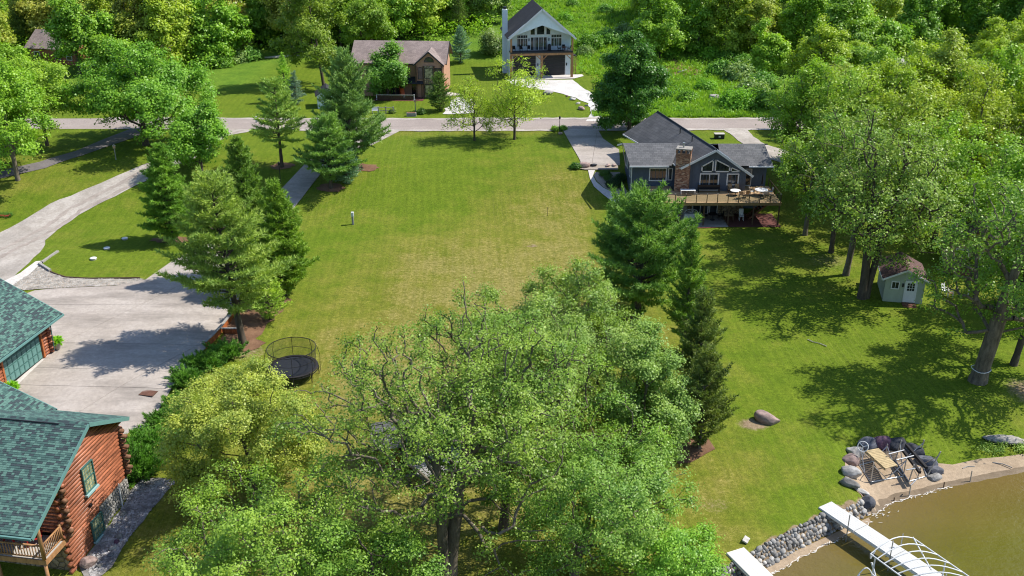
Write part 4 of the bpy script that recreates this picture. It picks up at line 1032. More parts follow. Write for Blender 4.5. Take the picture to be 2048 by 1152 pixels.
def rock_mesh(seed, sub=2, planes=7, rough=0.10, k=(1, 1, 1)):
    rr = random.Random(seed); bm = bmesh.new(); bmesh.ops.create_icosphere(bm, subdivisions=sub, radius=1.0)
    pl = [(Vector((rr.gauss(0, 1), rr.gauss(0, 1), rr.gauss(0, .8))).normalized(), rr.uniform(0.62, 0.88)) for _ in range(planes)]
    off = [Vector((rr.uniform(-1, 1), rr.uniform(-1, 1), rr.uniform(-1, 1))).normalized() for _ in range(5)]
    for v in bm.verts:
        p = v.co.copy()
        for n, d in pl:
            e = p.dot(n) - d
            if e > 0: p -= n * e * 0.9
        s = sum(math.sin(4.0 * p.dot(o) + i * 1.7) for i, o in enumerate(off)) / 5
        p *= 1 + rough * s + rough * .35 * rr.uniform(-1, 1); v.co = Vector((p.x * k[0], p.y * k[1], p.z * k[2]))
    me = bpy.data.meshes.new('rock'); bm.to_mesh(me); bm.free()
    if sub > 2: me.polygons.foreach_set('use_smooth', [True] * len(me.polygons))
    return me
def rock_obj(name, seed, mat, loc, size, rot, sub=3, parent=None, planes=7, rough=.1):
    me = rock_mesh(seed, sub, planes, rough); me.materials.append(mat)
    return link(name, me, parent, loc, rot, size)

# ================================================================== log house
YAW = R(-9.2)
LX, LY = Vector((math.cos(YAW), math.sin(YAW), 0)), Vector((-math.sin(YAW), math.cos(YAW), 0))
LO = Vector((-27.27, 50.2, -1.0))
house = thing('log_house', 'log house with green shingled roof, stone foundation and balcony at the lower left', 'house', LO, YAW)
def L_(px, py, x=0.0):
    """local point on the side wall seen at a pixel"""
    p = ray_plane(px, py, LO + LX * x, LX) - LO; return p.dot(LX), p.dot(LY), p.z
RZ, RY, SL = 8.75, 3.2, 0.485            # ridge height, ridge run, slope
def roofz(y): return RZ - SL * abs(y - RY)
FLOOR = 2.62
rl = random.Random(2)
core = MB()
core.slab([(-.06, .05, -.6), (-.06, 6.85, -.6), (-.06, 6.85, roofz(6.85) - .35), (-.06, RY, RZ - .35), (-.06, .05, roofz(.05) - .35)], 12, (-1, 0, 0))
core.build('wall_core', M['umber'], house)
z = 0.10; i = 0
while z < RZ - .35:
    y0 = max(0.0, RY - (RZ - .22 - z) / SL); y1 = min(6.9, RY + (RZ - .22 - z) / SL)
    if z < FLOOR - .25: y1 = 3.35
    ext = 0.42 if y0 == 0 and z < roofz(-.45) - .36 else 0.0; ext2 = .42 if y1 == 6.9 and z < roofz(7.3) - .36 else 0
    if y1 - y0 > .3:
        if i % 2 == 0:
            m = MB(); m.tube((0, y0 - ext, z), (0, y1 + ext2, z), .148 * rl.uniform(.96, 1.03), None, 10); m.build('log', M['log'], house, True)
        else:
            m = MB(); m.tube((0, y0 - ext * .3, z), (0, y1 + ext2 * .3, z), .148 * rl.uniform(.96, 1.03), None, 10); m.build('log', M['log'], house, True)
    z += .262; i += 1
# front wall logs above the balcony and the crossing stub ends
z = FLOOR + .1; i = 0
while z < roofz(0) - .3:
    m = MB(); m.tube((-11.5, .02, z + .13), (.46 if i % 2 else .30, .02, z + .13), .145, None, 9); m.build('log', M['log'], house, True)
    z += .262; i += 1
for k in range(9):
    z = 2.7 + k * .40
    m = MB(); m.tube((-.2, 6.92, z), (.42 + .16 * (k % 2), 6.92, z), .165, .15, 10); m.build('log_end', [M['log_end']], house, True)
for k in range(11):
    z = 2.75 + k * .36
    m = MB(); m.tube((.05, -.05, z), (.36 + .15 * (k % 2), -.12, z), .165, .15, 10); m.build('log_end', [M['log_end']], house, True)
# fieldstone foundation towards the back, corner pier at the front
m = MB(); m.box(-.05, .10, 3.36, 6.9, -.6, FLOOR - .30).box(-.05, .05, -.02, 3.36, -.6, .02); fnd = m.build('foundation', M['mortar'], house)
rs = random.Random(8); fm_ = MB()
bmr = [rock_mesh(200 + k, 1, 5, .12) for k in range(5)]
def add_rocks(mb, cells):
    for (x, y, z, sx, sy, sz, k) in cells:
        me = bmr[k]; mb.add([(x + v.co.x * sx, y + v.co.y * sy, z + v.co.z * sz) for v in me.vertices], [tuple(p.vertices) for p in me.polygons])
cells = []; z = .35
while z < FLOOR - .4:
    y = 3.45
    while y < 6.85:
        s = rs.uniform(.11, .19); cells.append((.11, y, z + rs.uniform(-.03, .03), .11, s, s * rs.uniform(.75, 1.05), rs.randrange(5))); y += s * 1.7
    z += .25
y = -.02
while y < 3.3: cells.append((.08, y, .0, .1, .14, .12, rs.randrange(5))); y += .26
add_rocks(fm_, cells); tag(fm_.build('foundation_stones', M['rock_pale'], house), kind='stuff')
# lower front wall, brown stone under the balcony
m = MB(); m.box(-11.5, -.16, -.16, .0, -.6, FLOOR - .35); m.build('stone_veneer', M['brown_stone'], house)
# windows of the log wall
def log_window(pa, pb, pc, top=None):
    """lower-left, lower-right pixel and height"""
    _, ya, za = L_(*pa); _, yb, zb = L_(*pb)
    return ya, yb, min(za, zb), pc
def lw(y0, y1, z0, h, sash):
    f = window(house, (.17, y0, z0), (0, 1, 0), (1, 0, 0), y1 - y0, h, M['teal'], 1, 2, .075, 'glass_refl_paint', 'window', sill=M['sill'], proud=.09)
    g = MB(); w_ = y1 - y0
    for k in range(1, 4): g.obox((.17, y0, z0), (0, 1, 0), UP, (1, 0, 0), (w_ * k / 4 - .012, w_ * k / 4 + .012), (0, h), (.013, .03))
    for k in (1, 2, 3, 5, 6, 7): g.obox((.17, y0, z0), (0, 1, 0), UP, (1, 0, 0), (0, w_), (h * k / 8 - .012, h * k / 8 + .012), (.013, .028))
    g.build('muntin_grid', M['teal_trim'], f)
lw(2.25, 3.35, 4.15, 1.75, 0); lw(2.2, 3.3, .62, 1.35, 0)
m = MB(); m.box(.1, .26, 2.35, 2.52, 3.05, 3.25); m.build('wall_lamp', M['black'], house)
m = MB(); m.tube((.25, 5.6, .9), (.25, 5.6, 2.6), .05, None, 8).tube((.25, 5.6, .9), (.42, 5.3, .6), .05, None, 8); m.build('downspout', M['alu'], house)
# roof
OV = .62
front = [(-12.5, -3.75, roofz(-3.75)), (OV, -3.75, roofz(-3.75)), (OV, RY, RZ), (-12.5, RY, RZ)]
back = [(OV, 7.45, roofz(7.45)), (-12.5, 7.45, roofz(7.45)), (-12.5, RY, RZ), (OV, RY, RZ)]
rf_ = roof_plane('roof', front, .14, M['sh_slate'], house)
rb_ = roof_plane('roof', back, .14, M['sh_slate'], house)
shingles(rf_, front, 1, 300, near=lambda p: (p - Vector((0, -3.7, 5.4))).length, clip=lambda p: p.x > -7.5)
shingles(rb_, back, 2, 0, clip=lambda p: p.x > -7.5)
m = MB()
x = -8.0
while x < OV - .1:
    m.cm = rl.randrange(3); m.slab([(x, RY - .16, RZ - .06), (x + .2, RY - .16, RZ - .06), (x + .2, RY, RZ + .03), (x, RY, RZ + .03)], .02); m.slab([(x, RY, RZ + .03), (x + .2, RY, RZ + .03), (x + .2, RY + .16, RZ - .06), (x, RY + .16, RZ - .06)], .02); x += .2
tag(m.build('ridge_caps', SH, rf_), kind='stuff')
m = MB(); m.box(-8, -1.2, RY - .30, RY - .22, RZ - .11, RZ - .03); m.build('ridge_vent', M['charcoal'], rf_)
strip('fascia', (OV + .02, -3.78, roofz(-3.78) - .12), (OV + .02, RY, RZ - .12), .26, .05, M['teal_trim'], house)
strip('fascia', (OV + .02, RY, RZ - .12), (OV + .02, 7.48, roofz(7.48) - .12), .26, .05, M['teal_trim'], house)
m = MB(); m.box(-12.5, OV, -3.90, -3.76, roofz(-3.75) - .16, roofz(-3.75) - .03); m.build('gutter', M['teal_trim'], house)
# rear wing roof joining house and garage
wing = [(-4.6, 4.3, 6.75), (-4.6, 7.55, 6.75), (-11.0, 7.55, 9.7), (-11.0, 4.3, 9.7)]
rw_ = roof_plane('roof', wing, .14, M['sh_slate'], house); shingles(rw_, wing, 3, 0)
m = MB(); m.slab([(-5.0, 7.0, 0), (-11.0, 7.0, 0), (-11.0, 7.0, 9.3), (-5.0, 7.0, 6.6)], .3, (0, 1, 0)); m.build('rear_wing_wall', M['log'], house)
strip('fascia', (-4.6, 7.58, 6.65), (-11.0, 7.58, 9.6), .2, .05, M['teal_trim'], house)
# balcony
BX, BY = .02, -2.35
m = MB(); x = -7.0
while x < BX - .1:
    m.box(x, x + .135, BY, -.18, FLOOR - .05, FLOOR); x += .14
deck = tag(m.build('deck_boards', M['deck_grey'], house), kind='stuff')
m = MB(); m.box(-7, BX, BY - .06, BY - .003, FLOOR - .36, FLOOR - .02).box(BX, BX + .06, BY - .06, -.18, FLOOR - .36, FLOOR - .02).box(-7, BX - .01, BY + .05, -.2, FLOOR - .3, FLOOR - .052); m.build('rim_joist', M['cedar'], house)
def post(p, h, r=.11, mat='cedar'):
    m = MB(); m.tube(p, (p[0], p[1], p[2] + h), r, r * .92, 10); return m.build('post', M[mat], house, True)
post((BX - .08, BY - .0, -.8), FLOOR + .8 - .37); post((BX - .08, BY + .02, FLOOR), roofz(BY) - FLOOR - .15, .12)
post((-3.2, BY + .02, FLOOR), roofz(BY) - FLOOR - .15, .12); post((BX - .08, -.45, FLOOR), 1.15, .1); post((-3.2, BY, -.8), FLOOR + .8 - .37)
def rail(a, b, n):
    a, b = Vector(a), Vector(b)
    for dz, r in ((.98, .062), (.14, .05)):
        m = MB(); m.tube(a + UP * dz, b + UP * dz, r, None, 8); m.build('rail', M['cedar'], house, True)
    for k in range(n):
        p = a.lerp(b, (k + .7) / (n + .4)); m = MB(); m.tube(p + UP * .12, p + UP * .98, .030, None, 6); m.build('baluster', M['cedar'], house, True)
rail((BX - .08, BY + .1, FLOOR), (BX - .08, -.5, FLOOR), 11); rail((-3.1, BY + .02, FLOOR), (BX - .2, BY + .02, FLOOR), 15); rail((-6.8, BY + .02, FLOOR), (-3.3, BY + .02, FLOOR), 14)

def adirondack(loc, rz, label):
    t = thing('adirondack_chair', label, 'chair', loc, rz, None)
    for k in range(5):
        m = MB(); m.obox((-.27 + k * .135, 0, .36), (1, 0, 0), (0, .95, -.22), (0, .22, .95), (-.06, .06), (-.32, .28), (0, .02)); m.build('seat_slat', M['red'], t)
        m = MB(); m.obox((-.27 + k * .135, .25, .30), (1, 0, 0), (0, .35, .94), (0, .94, -.35), (-.06, .06), (0, .75 - .05 * abs(k - 2)), (0, .02)); m.build('back_slat', M['red'], t)
    for s in (-1, 1):
        m = MB(); m.box(s * .4 - .07, s * .4 + .07, -.42, .38, .56, .585); m.build('armrest', M['red'], t)
        m = MB(); m.box(s * .36 - .02, s * .36 + .02, -.36, -.26, 0, .56); m.build('leg', M['red'], t)
        m = MB(); m.obox((s * .34, .1, .18), (1, 0, 0), (0, .94, -.34), (0, .34, .94), (-.02, .02), (-.5, .5), (-.05, .05)); m.build('leg', M['red'], t)
def lw_pt(x, y, z): p = LO + LX * x + LY * y; return (p.x, p.y, LO.z + z)
adirondack(lw_pt(-1.5, -1.0, FLOOR), YAW + R(28), 'red slatted garden chair on the balcony nearer its corner')
adirondack(lw_pt(-3.0, -.95, FLOOR), YAW + R(-8), 'red slatted garden chair on the balcony deeper under the roof')

# ================================================================== garage
GO = Vector((-39.25, 75.9, 1.1))
gar = thing('log_garage', 'log garage with teal sectional door and green shingled roof beside the concrete drive', 'garage', GO, YAW)
m = MB(); m.box(-13, -.02, -9.5, -.1, -.3, 3.3); m.build('wall_core', M['umber'], gar)
D0, D1 = -6.15, -1.15
for k in range(12):
    z = .14 + k * .265
    for a, b in ((-.98, .0), (-9.4, D0 - .22)):
        m = MB(); m.tube((.02, a, z), (.02, b + (.12 if b == 0 and k % 2 else 0), z), .14, None, 10); m.build('log', M['log'], gar, True)
    m = MB(); m.tube((-4, -.05, z), (.30 + .16 * (k % 2), -.05, z), .14, None, 10); m.build('log', M['log'], gar, True)
for y in (D1 + .0, D0 - .2):
    m = MB(); m.box(-.02, .18, y, y + .2, 0, 2.75); m.build('door_post', M['stained'], gar)
m = MB(); m.box(-.02, .18, D0 - .2, D1 + .2, 2.753, 3.0); m.build('lintel', M['stained'], gar)
m = MB(); m.box(-.05, .0, D0, D1, 0, 2.75); door = m.build('garage_door', M['teal'], gar)
pm = MB(); pm.obox((0, 0, 0), (0, 1, 0), UP, (1, 0, 0), (.06, .565), (.06, .62), (0, .022)); pm.obox((0, 0, 0), (0, 1, 0), UP, (1, 0, 0), (.12, .505), (.13, .55), (.022, .034)); pme = pm.mesh('door_panel', [M['teal_trim']])
for r in range(4):
    for c in range(8): link('door_panel', pme, door, (.001, D0 + c * .625, r * .6875))
GS = .56; GE = 3.1; GR = -7.2
gr = [(.95, -9.9, GE), (.95, 1.15, GE), (GR, 1.15, GE + GS * (.95 - GR)), (GR, -9.9, GE + GS * (.95 - GR))]
gl = [(GR * 2 - .95, 1.15, GE), (GR * 2 - .95, -9.9, GE), (GR, -9.9, GE + GS * (.95 - GR)), (GR, 1.15, GE + GS * (.95 - GR))]
g1 = roof_plane('roof', gr, .13, M['sh_slate'], gar); shingles(g1, gr, 4, 0, clip=lambda p: p.x > -6.5)
roof_plane('roof', gl, .13, M['sh_teal'], gar)
m = MB(); m.box(.96, 1.1, -9.9, 1.17, GE - .17, GE - .03); m.build('gutter', M['teal_trim'], gar)
strip('fascia', (.97, 1.18, GE - .12), (GR, 1.18, GE + GS * (.95 - GR) - .12), .22, .05, M['teal_trim'], gar)
m = MB(); m.tube((.5, -.18, .3), (.55, -.12, 2.9), .045, None, 8); m.build('downspout', M['teal'], gar)
m = MB(); m.slab([(-.1, -.12, 3.2), (-14, -.12, 3.2), (-7.2, -.12, 7.2)], .2, (0, -1, 0)); m.build('gable', M['log'], gar)

def planter(x, y, z, lab):
    t = thing('planter', lab, 'planter', (x, y, z))
    m = MB(); m.lathe([(.20, 0), (.22, .05), (.32, .55), (.36, .58), (.36, .64), (.29, .64), (.28, .56)], 14); m.build('pot', M['terracotta'], t, True)
    rng = np.random.default_rng(int(abs(x * 100))); n = 90
    d = unit(rng.normal(0, 1, (n, 3)) * np.array([1, 1, .5]) + np.array([0, 0, .55])); P = np.array([[0, 0, .66]]) + d * np.array([.12, .12, .1])
    V1, F1 = tufts(rng, np.repeat(P, 4, 0) + np.repeat(d, 4, 0) * rng.uniform(.05, .38, (n * 4, 1)), np.repeat(d, 4, 0) * np.array([1, 1, .3]), 4, .26, .08, .5, -.1)
    link('fern', npmesh('fern', V1, F1, M['weed']), t, color=(.14, .28, .02, 1))
x, y, z = gp(116, 700); planter(x, y, .1 + z, 'fern planter beside the log end of the garage wall')
x, y, z = gp(27, 792); planter(x, y, .1 + z, 'fern planter half hidden behind the house roof edge')

# ================================================================== blue-grey house
BO = Vector((22.0, 113.0, 1.0))
bh = thing('lake_house', 'blue-grey sided house with brick chimney and long railed deck', 'house', BO)
def B(x, y, z): return (x - BO.x, y - BO.y, z - BO.z)
FZ = 3.8
m = MB()
m.box(*[v for p in ((14.2, 30.0), (113.6, 121.6)) for v in (p[0] - BO.x if p[0] < 50 else p[0] - BO.y, p[1] - BO.x if p[1] < 50 else p[1] - BO.y)], .0, 5.75)
m.build('wall', M['blue_siding'], bh)
m = MB(); m.slab([B(19.9, 111.75, 1), B(27.2, 111.75, 1), B(27.2, 111.75, 6.05), B(23.35, 111.75, 8.7), B(19.9, 111.75, 6.7)], 2.2, (0, 1, 0)); m.build('gable_wall', M['blue_siding'], bh)
wt = lambda x: (6.7 + 2.0 * x / 3.45 if x < 3.45 else 8.7 - 2.65 * (x - 3.45) / 3.85) - FZ - .1
battens(bh, B(19.9, 111.75, FZ), (1, 0, 0), (0, -1, 0), 7.3, wt, .42, M['blue_siding'], 'siding_boards')
battens(bh, B(14.2, 113.6, FZ), (1, 0, 0), (0, -1, 0), 5.6, 2.7, .42, M['blue_siding'], 'siding_boards')
battens(bh, B(27.3, 113.6, FZ), (1, 0, 0), (0, -1, 0), 2.7, 2.7, .42, M['blue_siding'], 'siding_boards')
battens(bh, B(14.2, 121.6, FZ), (0, -1, 0), (-1, 0, 0), 8.0, 2.8, .42, M['blue_siding'], 'siding_boards', bot=-1)
# main gable roof running back at an angle
P0, P1 = Vector(B(23.35, 111.0, 8.95)), Vector(B(18.95, 128.6, 9.15))
EL0, EL1, ER0, ER1 = Vector(B(19.45, 111.2, 6.75)), Vector(B(14.4, 126.8, 6.65)), Vector(B(27.9, 111.2, 5.78)), Vector(B(22.6, 129.9, 5.6))
roof_plane('roof', [EL1, EL0, P0, P1], .14, M['roof_ribbed'], bh); roof_plane('roof', [ER0, ER1, P1, P0], .14, M['roof_ribbed'], bh)
m = MB(); m.tube(P0 + UP * .02, P1 + UP * .02, .1, None, 6); m.build('ridge_cap', M['charcoal'], bh)
for a, b in ((EL0, P0), (P0, ER0)): strip('rake_board', a + Vector((0, -.05, -.1)), b + Vector((0, -.05, -.1)), .26, .06, M['white'], bh)
strip('rake_board', EL1 + Vector((-.03, 0, -.08)), EL0 + Vector((-.03, 0, -.08)), .16, .05, M['white'], bh)
strip('rake_board', EL1 + Vector((0, .05, -.1)), P1 + Vector((0, .05, -.1)), .2, .05, M['charcoal'], bh)
for f_ in (.52, .72):
    q = P1.lerp(P0, f_) + Vector((-.75, -.1, -.45)); m = MB(); m.tube(q, q + UP * .75, .06, None, 8); m.build('roof_vent', M['black'], bh)
# wings
def wing_roof(x0, x1, yf, yr, yb, ze, zr, x1b=None):
    x1b = x1 if x1b is None else x1b
    roof_plane('roof', [B(x0, yf, ze), B(x1, yf, ze), B(x1b, yr, zr), B(x0 - .55, yr, zr)] if x0 < 20 else [B(x0, yf, ze), B(x1, yf, ze), B(x1 - .4, yr, zr), B(x0, yr, zr)], .14, M['roof_slate'], bh)
    roof_plane('roof', [B(x1, yb, ze), B(x0 - .5, yb, ze), B(x0 - .5, yr, zr), B(x1b, yr, zr)], .14, M['roof_slate'], bh)
wing_roof(13.75, 18.6, 112.6, 116.1, 121.9, 6.6, 8.35, 20.0); wing_roof(24.5, 30.45, 112.5, 116.0, 121.5, 6.6, 8.3)
m = MB(); m.box(*[13.7 - BO.x, 18.3 - BO.x, 112.42 - BO.y, 112.58 - BO.y, 5.43, 5.58]); m.build('gutter', M['white'], bh)
m = MB(); m.box(27.6 - BO.x, 30.5 - BO.x, 112.32 - BO.y, 112.48 - BO.y, 5.43, 5.58); m.build('gutter', M['white'], bh)
strip('rake_board', B(13.25, 112.6, 6.5), B(13.15, 116.1, 8.25), .2, .05, M['charcoal'], bh); strip('rake_board', B(13.15, 116.1, 8.25), B(13.2, 121.9, 6.5), .2, .05, M['white'], bh)
m = MB(); m.tube(B(14.1, 113.45, 2.2), B(14.1, 113.45, 6.1), .05, None, 8).tube(B(14.1, 113.45, 6.1), B(14.3, 112.6, 6.5), .05, None, 8); m.build('downspout', M['white'], bh)
m = MB(); m.slab([B(14.2, 113.6, 6.5), B(14.2, 121.5, 6.5), B(14.2, 116.1, 8.15)], .3, (1, 0, 0)); m.build('wing_gable', M['blue_siding'], bh)
# chimney
ch = thing('chimney', None, None); ch.parent = bh; ch.location = B(19.85, 111.9, FZ); ch.rotation_euler = (0, 0, R(-16))
m = MB(); m.box(-.80, .80, -.62, .62, -2.8, 4.62); m.build('core', M['mortar'], ch)
rb2 = random.Random(6)
for k in range(3):
    pass
BR = [plain('brick_%d' % k, c, .85, .2, 6, .3) for k, c in enumerate([(.30, .155, .095), (.40, .235, .15), (.19, .10, .07), (.50, .36, .25)])]
mb = MB(); z = -.2; r_ = 0
while z < 4.55:
    for (o, u, n, wd) in (((-.8, -.62, 0), (1, 0, 0), (0, -1, 0), 1.6), ((.8, -.62, 0), (0, 1, 0), (1, 0, 0), 1.24), ((-.8, .62, 0), (0, -1, 0), (-1, 0, 0), 1.24)):
        x = -.14 * (r_ % 2)
        while x < wd:
            a, b = max(x, 0), min(x + .27, wd); mb.cm = rb2.choices(range(4), (35, 30, 22, 13))[0]
            if b - a > .05: mb.obox(o, u, UP, n, (a, b - .012), (z, z + .098), (-.01, .025 + rb2.uniform(0, .012)))
            x += .28
    z += .11; r_ += 1
tag(mb.build('brickwork', BR, ch), kind='stuff')
m = MB(); m.box(-.88, .88, -.7, .7, 5.02, 5.16); m.build('cap', M['mortar'], ch)
m = MB(); 
for x in (-.78, -.28, .28, .78):
    for y in (-.56, .56): m.box(x - .1, x + .1, y - .1, y + .1, 4.62, 5.02)
m.build('cap_piers', BR[0], ch)
m = MB(); m.lathe([(.09, 0), (.09, .45), (.15, .46), (.15, .56)], 10, (-.1, 0, 5.16)); m.build('flue', M['metal'], ch)
# openings of the upper floor
window(bh, B(21.95, 111.75, 3.95), (1, 0, 0), (0, -1, 0), 2.0, 1.85, M['white'], 2, 1, .13, mw=.03)
window(bh, B(25.1, 111.75, 4.62), (1, 0, 0), (0, -1, 0), 1.15, 1.15, M['white'], 1, 1, .14)
window(bh, B(16.3, 113.6, 4.55), (1, 0, 0), (0, -1, 0), 1.85, 1.35, M['white'], 1, 1, .13); window(bh, B(18.5, 113.6, 4.6), (1, 0, 0), (0, -1, 0), .35, 1.3, M['white'], 1, 1, .09)
yg = 111.74
poly_window(bh, [B(22.0, yg, 6.15), B(23.25, yg, 6.15), B(23.25, yg, 7.5), B(22.0, yg, 6.75)], (0, -1, 0), M['white'], .14)
poly_window(bh, [B(23.55, yg, 6.15), B(25.2, yg, 6.15), B(25.2, yg, 6.72), B(23.55, yg, 7.55)], (0, -1, 0), M['white'], .14)
poly_window(bh, [B(25.4, yg, 6.15), B(26.5, yg, 6.15), B(25.4, yg, 6.62)], (0, -1, 0), M['white'], .12)
window(bh, B(27.35, 113.58, 3.95), (1, 0, 0), (0, -1, 0), .85, 1.9, M['white'], 1, 1, .1, name='door')
window(bh, B(14.2, 116.2, 4.4), (0, -1, 0), (-1, 0, 0), 1.0, 1.25, M['white'], 1, 2, .1); window(bh, B(14.2, 120.0, 4.6), (0, -1, 0), (-1, 0, 0), 1.5, 1.4, M['white'], 2, 1, .1)
# lower level behind the patio
m = MB(); m.box(18.2 - BO.x, 27.2 - BO.x, 111.68 - BO.y, 111.74 - BO.y, -.2, 2.3); m.build('stone_face', M['brown_stone'], bh)
window(bh, B(21.3, 111.66, 1.1), (1, 0, 0), (0, -1, 0), 1.7, 2.0, M['white'], 2, 1, .1, name='patio_door'); window(bh, B(23.3, 111.66, 1.1), (1, 0, 0), (0, -1, 0), .8, 2.0, M['white'], 1, 1, .08)
# deck
DX0, DX1, DY0, DY1 = 16.0, 30.4, 107.45, 113.5
dk = thing('deck', None, None); dk.parent = bh
m = MB(); y = DY0
while y < 111.7:
    m.box(DX0 - BO.x, DX1 - BO.x, y - BO.y, y + .135 - BO.y, FZ - .04 - BO.z, FZ - BO.z); y += .14
y = 111.75
while y < DY1:
    m.box(27.3 - BO.x, DX1 - BO.x, y - BO.y, y + .135 - BO.y, FZ - .04 - BO.z, FZ - BO.z); m.box(DX0 - BO.x, 18.8 - BO.x, y - BO.y, y + .135 - BO.y, FZ - .04 - BO.z, FZ - BO.z); y += .14
tag(m.build('deck_boards', M['deck_wood'], dk), kind='stuff')
m = MB(); m.box(DX0 - BO.x, DX1 - BO.x, DY0 - .05 - BO.y, DY0 - .002 - BO.y, FZ - .34 - BO.z, FZ - .01 - BO.z).box(DX1 + .002 - BO.x, DX1 + .05 - BO.x, DY0 - .05 - BO.y, DY1 - BO.y, FZ - .34 - BO.z, FZ - .01 - BO.z); m.build('rim_joist', M['fascia_wood'], dk)
m = MB(); m.box(DX0 - BO.x, DX1 - BO.x, DY0 + .02 - BO.y, 111.6 - BO.y, FZ - .28 - BO.z, FZ - .05 - BO.z); m.build('joists', M['post_brown'], dk)
for x in (16.2, 19.1, 21.8, 24.6, 27.4, 30.3):
    m = MB(); m.box(x - .07 - BO.x, x + .07 - BO.x, DY0 + .03 - BO.y, DY0 + .17 - BO.y, -.1, FZ - .3 - BO.z); m.build('post', M['post_brown'], dk)
xs = [DX0 + .05 + k * (DX1 - DX0 - .1) / 12 for k in range(13)]
for k, x in enumerate(xs):
    m = MB(); m.box(x - .04 - BO.x, x + .04 - BO.x, DY0 + .0 - BO.y, DY0 + .08 - BO.y, FZ - .2 - BO.z, FZ + .95 - BO.z); rp = m.build('rail_post', M['post_brown'], dk)
    m = MB(); m.box(x - .05 - BO.x, x + .05 - BO.x, DY0 - .01 - BO.y, DY0 + .09 - BO.y, FZ + .952 - BO.z, FZ + 1.02 - BO.z); m.build('post_cap', M['deck_grey'], rp)
    if k < 12:
        m = MB(); m.box(x + .05 - BO.x, xs[k + 1] - .05 - BO.x, DY0 + .03 - BO.y, DY0 + .045 - BO.y, FZ + .08 - BO.z, FZ + .92 - BO.z); m.build('glass_panel', M['rail_glass'], dk)
m = MB(); m.box(DX0 - BO.x, DX1 - BO.x, DY0 + .01 - BO.y, DY0 + .07 - BO.y, FZ + .925 - BO.z, FZ + .945 - BO.z); m.build('top_rail', M['post_brown'], dk)
for y in (109, 110.5, 112, 113.4):
    m = MB(); m.box(DX1 - .08 - BO.x, DX1 - BO.x, y - BO.y, y + .08 - BO.y, FZ - .2 - BO.z, FZ + 1.0 - BO.z); m.build('rail_post', M['post_brown'], dk)
m = MB(); m.box(DX1 - .07 - BO.x, DX1 - .01 - BO.x, DY0 + .1 - BO.y, DY1 - BO.y, FZ + .9 - BO.z, FZ + .96 - BO.z); m.build('top_rail', M['post_brown'], dk)
# stairs from the deck down to the patio
st = thing('deck_stairs', 'brown wooden stairs coming down from the deck end', 'stairs', (30.0, 110.2, 1.0))
for k in range(11):
    m = MB(); m.box(-.1 - k * .26, .2 - k * .26, -.6, .6, 2.45 - k * .235, 2.49 - k * .235); m.build('tread', M['leather'], st)
for s in (-.62, .62):
    m = MB(); m.obox((.2, s, 2.6), Vector((-2.86, 0, -2.5)), (0, 1, 0), (0, 0, 1), (0, 1), (-.025, .025), (-.25, .02)); m.build('stringer', M['leather'], st)
sheet('patio', [(19.2, 107.0), (24.6, 107.0), (24.6, 111.6), (19.2, 111.6)], M['concrete'], .05, 1.0); sheet('patio_pavers', [(24.65, 107.0), (30.6, 107.0), (30.6, 111.6), (24.65, 111.6)], M['paver_red'], .05, 1.0)
sheet('patio_pavers', [(18.0, 106.6), (22.0, 106.6), (24.0, 106.95), (18.0, 106.95)], M['paver_red'], .05, 1.0)

# furniture on and under the deck
def chair(loc, rz, label, mat, legm, group=None, name='patio_chair', h=.42, high=.5):
    t = thing(name, label, 'chair', loc, rz, group)
    m = MB(); m.box(-.25, .25, -.24, .24, h, h + .05); m.build('seat', M[mat], t)
    m = MB(); m.obox((0, .24, h + .05), (1, 0, 0), (0, .22, .97), (0, .97, -.22), (-.25, .25), (0, high), (0, .04)); m.build('backrest', M[mat], t)
    for sx in (-.22, .22):
        for sy in (-.21, .23):
            m = MB(); m.box(sx - .02, sx + .02, sy - .02, sy + .02, 0, h); m.build('leg', M[legm], t)
        m = MB(); m.box(sx - .03, sx + .03, -.24, .26, h + .22, h + .25).box(sx - .02, sx + .02, -.22, -.18, h + .05, h + .22); m.build('armrest', M[legm], t)
    return t
def table(loc, r, label, top, leg, h=.72, rnd=True, w_=1.6, d=.9, name='patio_table'):
    t = thing(name, label, 'table', loc)
    if rnd:
        m = MB(); m.lathe([(r, 0), (r, .04)], 20, (0, 0, h - .04)); m.build('tabletop', M[top], t)
        m = MB(); m.lathe([(.05, 0), (.05, h - .05)], 8); m.build('pedestal', M[leg], t); m = MB(); m.lathe([(.3, 0), (.25, .05)], 12); m.build('base', M[leg], t)
    else:
        m = MB(); m.box(-w_ / 2, w_ / 2, -d / 2, d / 2, h - .04, h); m.build('tabletop', M[top], t)
        for sx in (-1, 1):
            for sy in (-1, 1):
                m = MB(); m.box(sx * (w_ / 2 - .06) - .025, sx * (w_ / 2 - .06) + .025, sy * (d / 2 - .06) - .025, sy * (d / 2 - .06) + .025, 0, h - .041); m.build('leg', M[leg], t)
    return t
chair((25.35, 111.1, FZ), R(0), 'tan deck chair under the small square window, left one', 'cushion', 'post_brown'); chair((26.15, 111.1, FZ), R(0), 'tan deck chair under the small square window, right one', 'cushion', 'post_brown')
table((25.75, 110.1, FZ), .6, 'low glass-topped deck table before the tan chairs', 'alu', 'black', .6)
chair((26.2, 109.0, FZ), R(160), 'orange-tan deck chair with its back to the railing', 'cushion', 'post_brown'); chair((26.9, 109.3, FZ), R(190), 'tan deck chair beside the orange-tan one facing the house', 'cushion', 'post_brown')
table((28.7, 110.0, FZ), .75, 'round pale table under the closed parasol on the deck', 'alu', 'black')
for (dx, dy, rz, l) in ((-1.0, .2, 90, 'grey deck chair at the round table nearest the house door'), (.2, -1.0, 180, 'grey deck chair at the round table with its back to the railing'), (1.0, .1, -90, 'grey deck chair at the round table nearest the deck end')):
    chair((28.7 + dx, 110 + dy, FZ), R(rz), l, 'deck_grey', 'black')
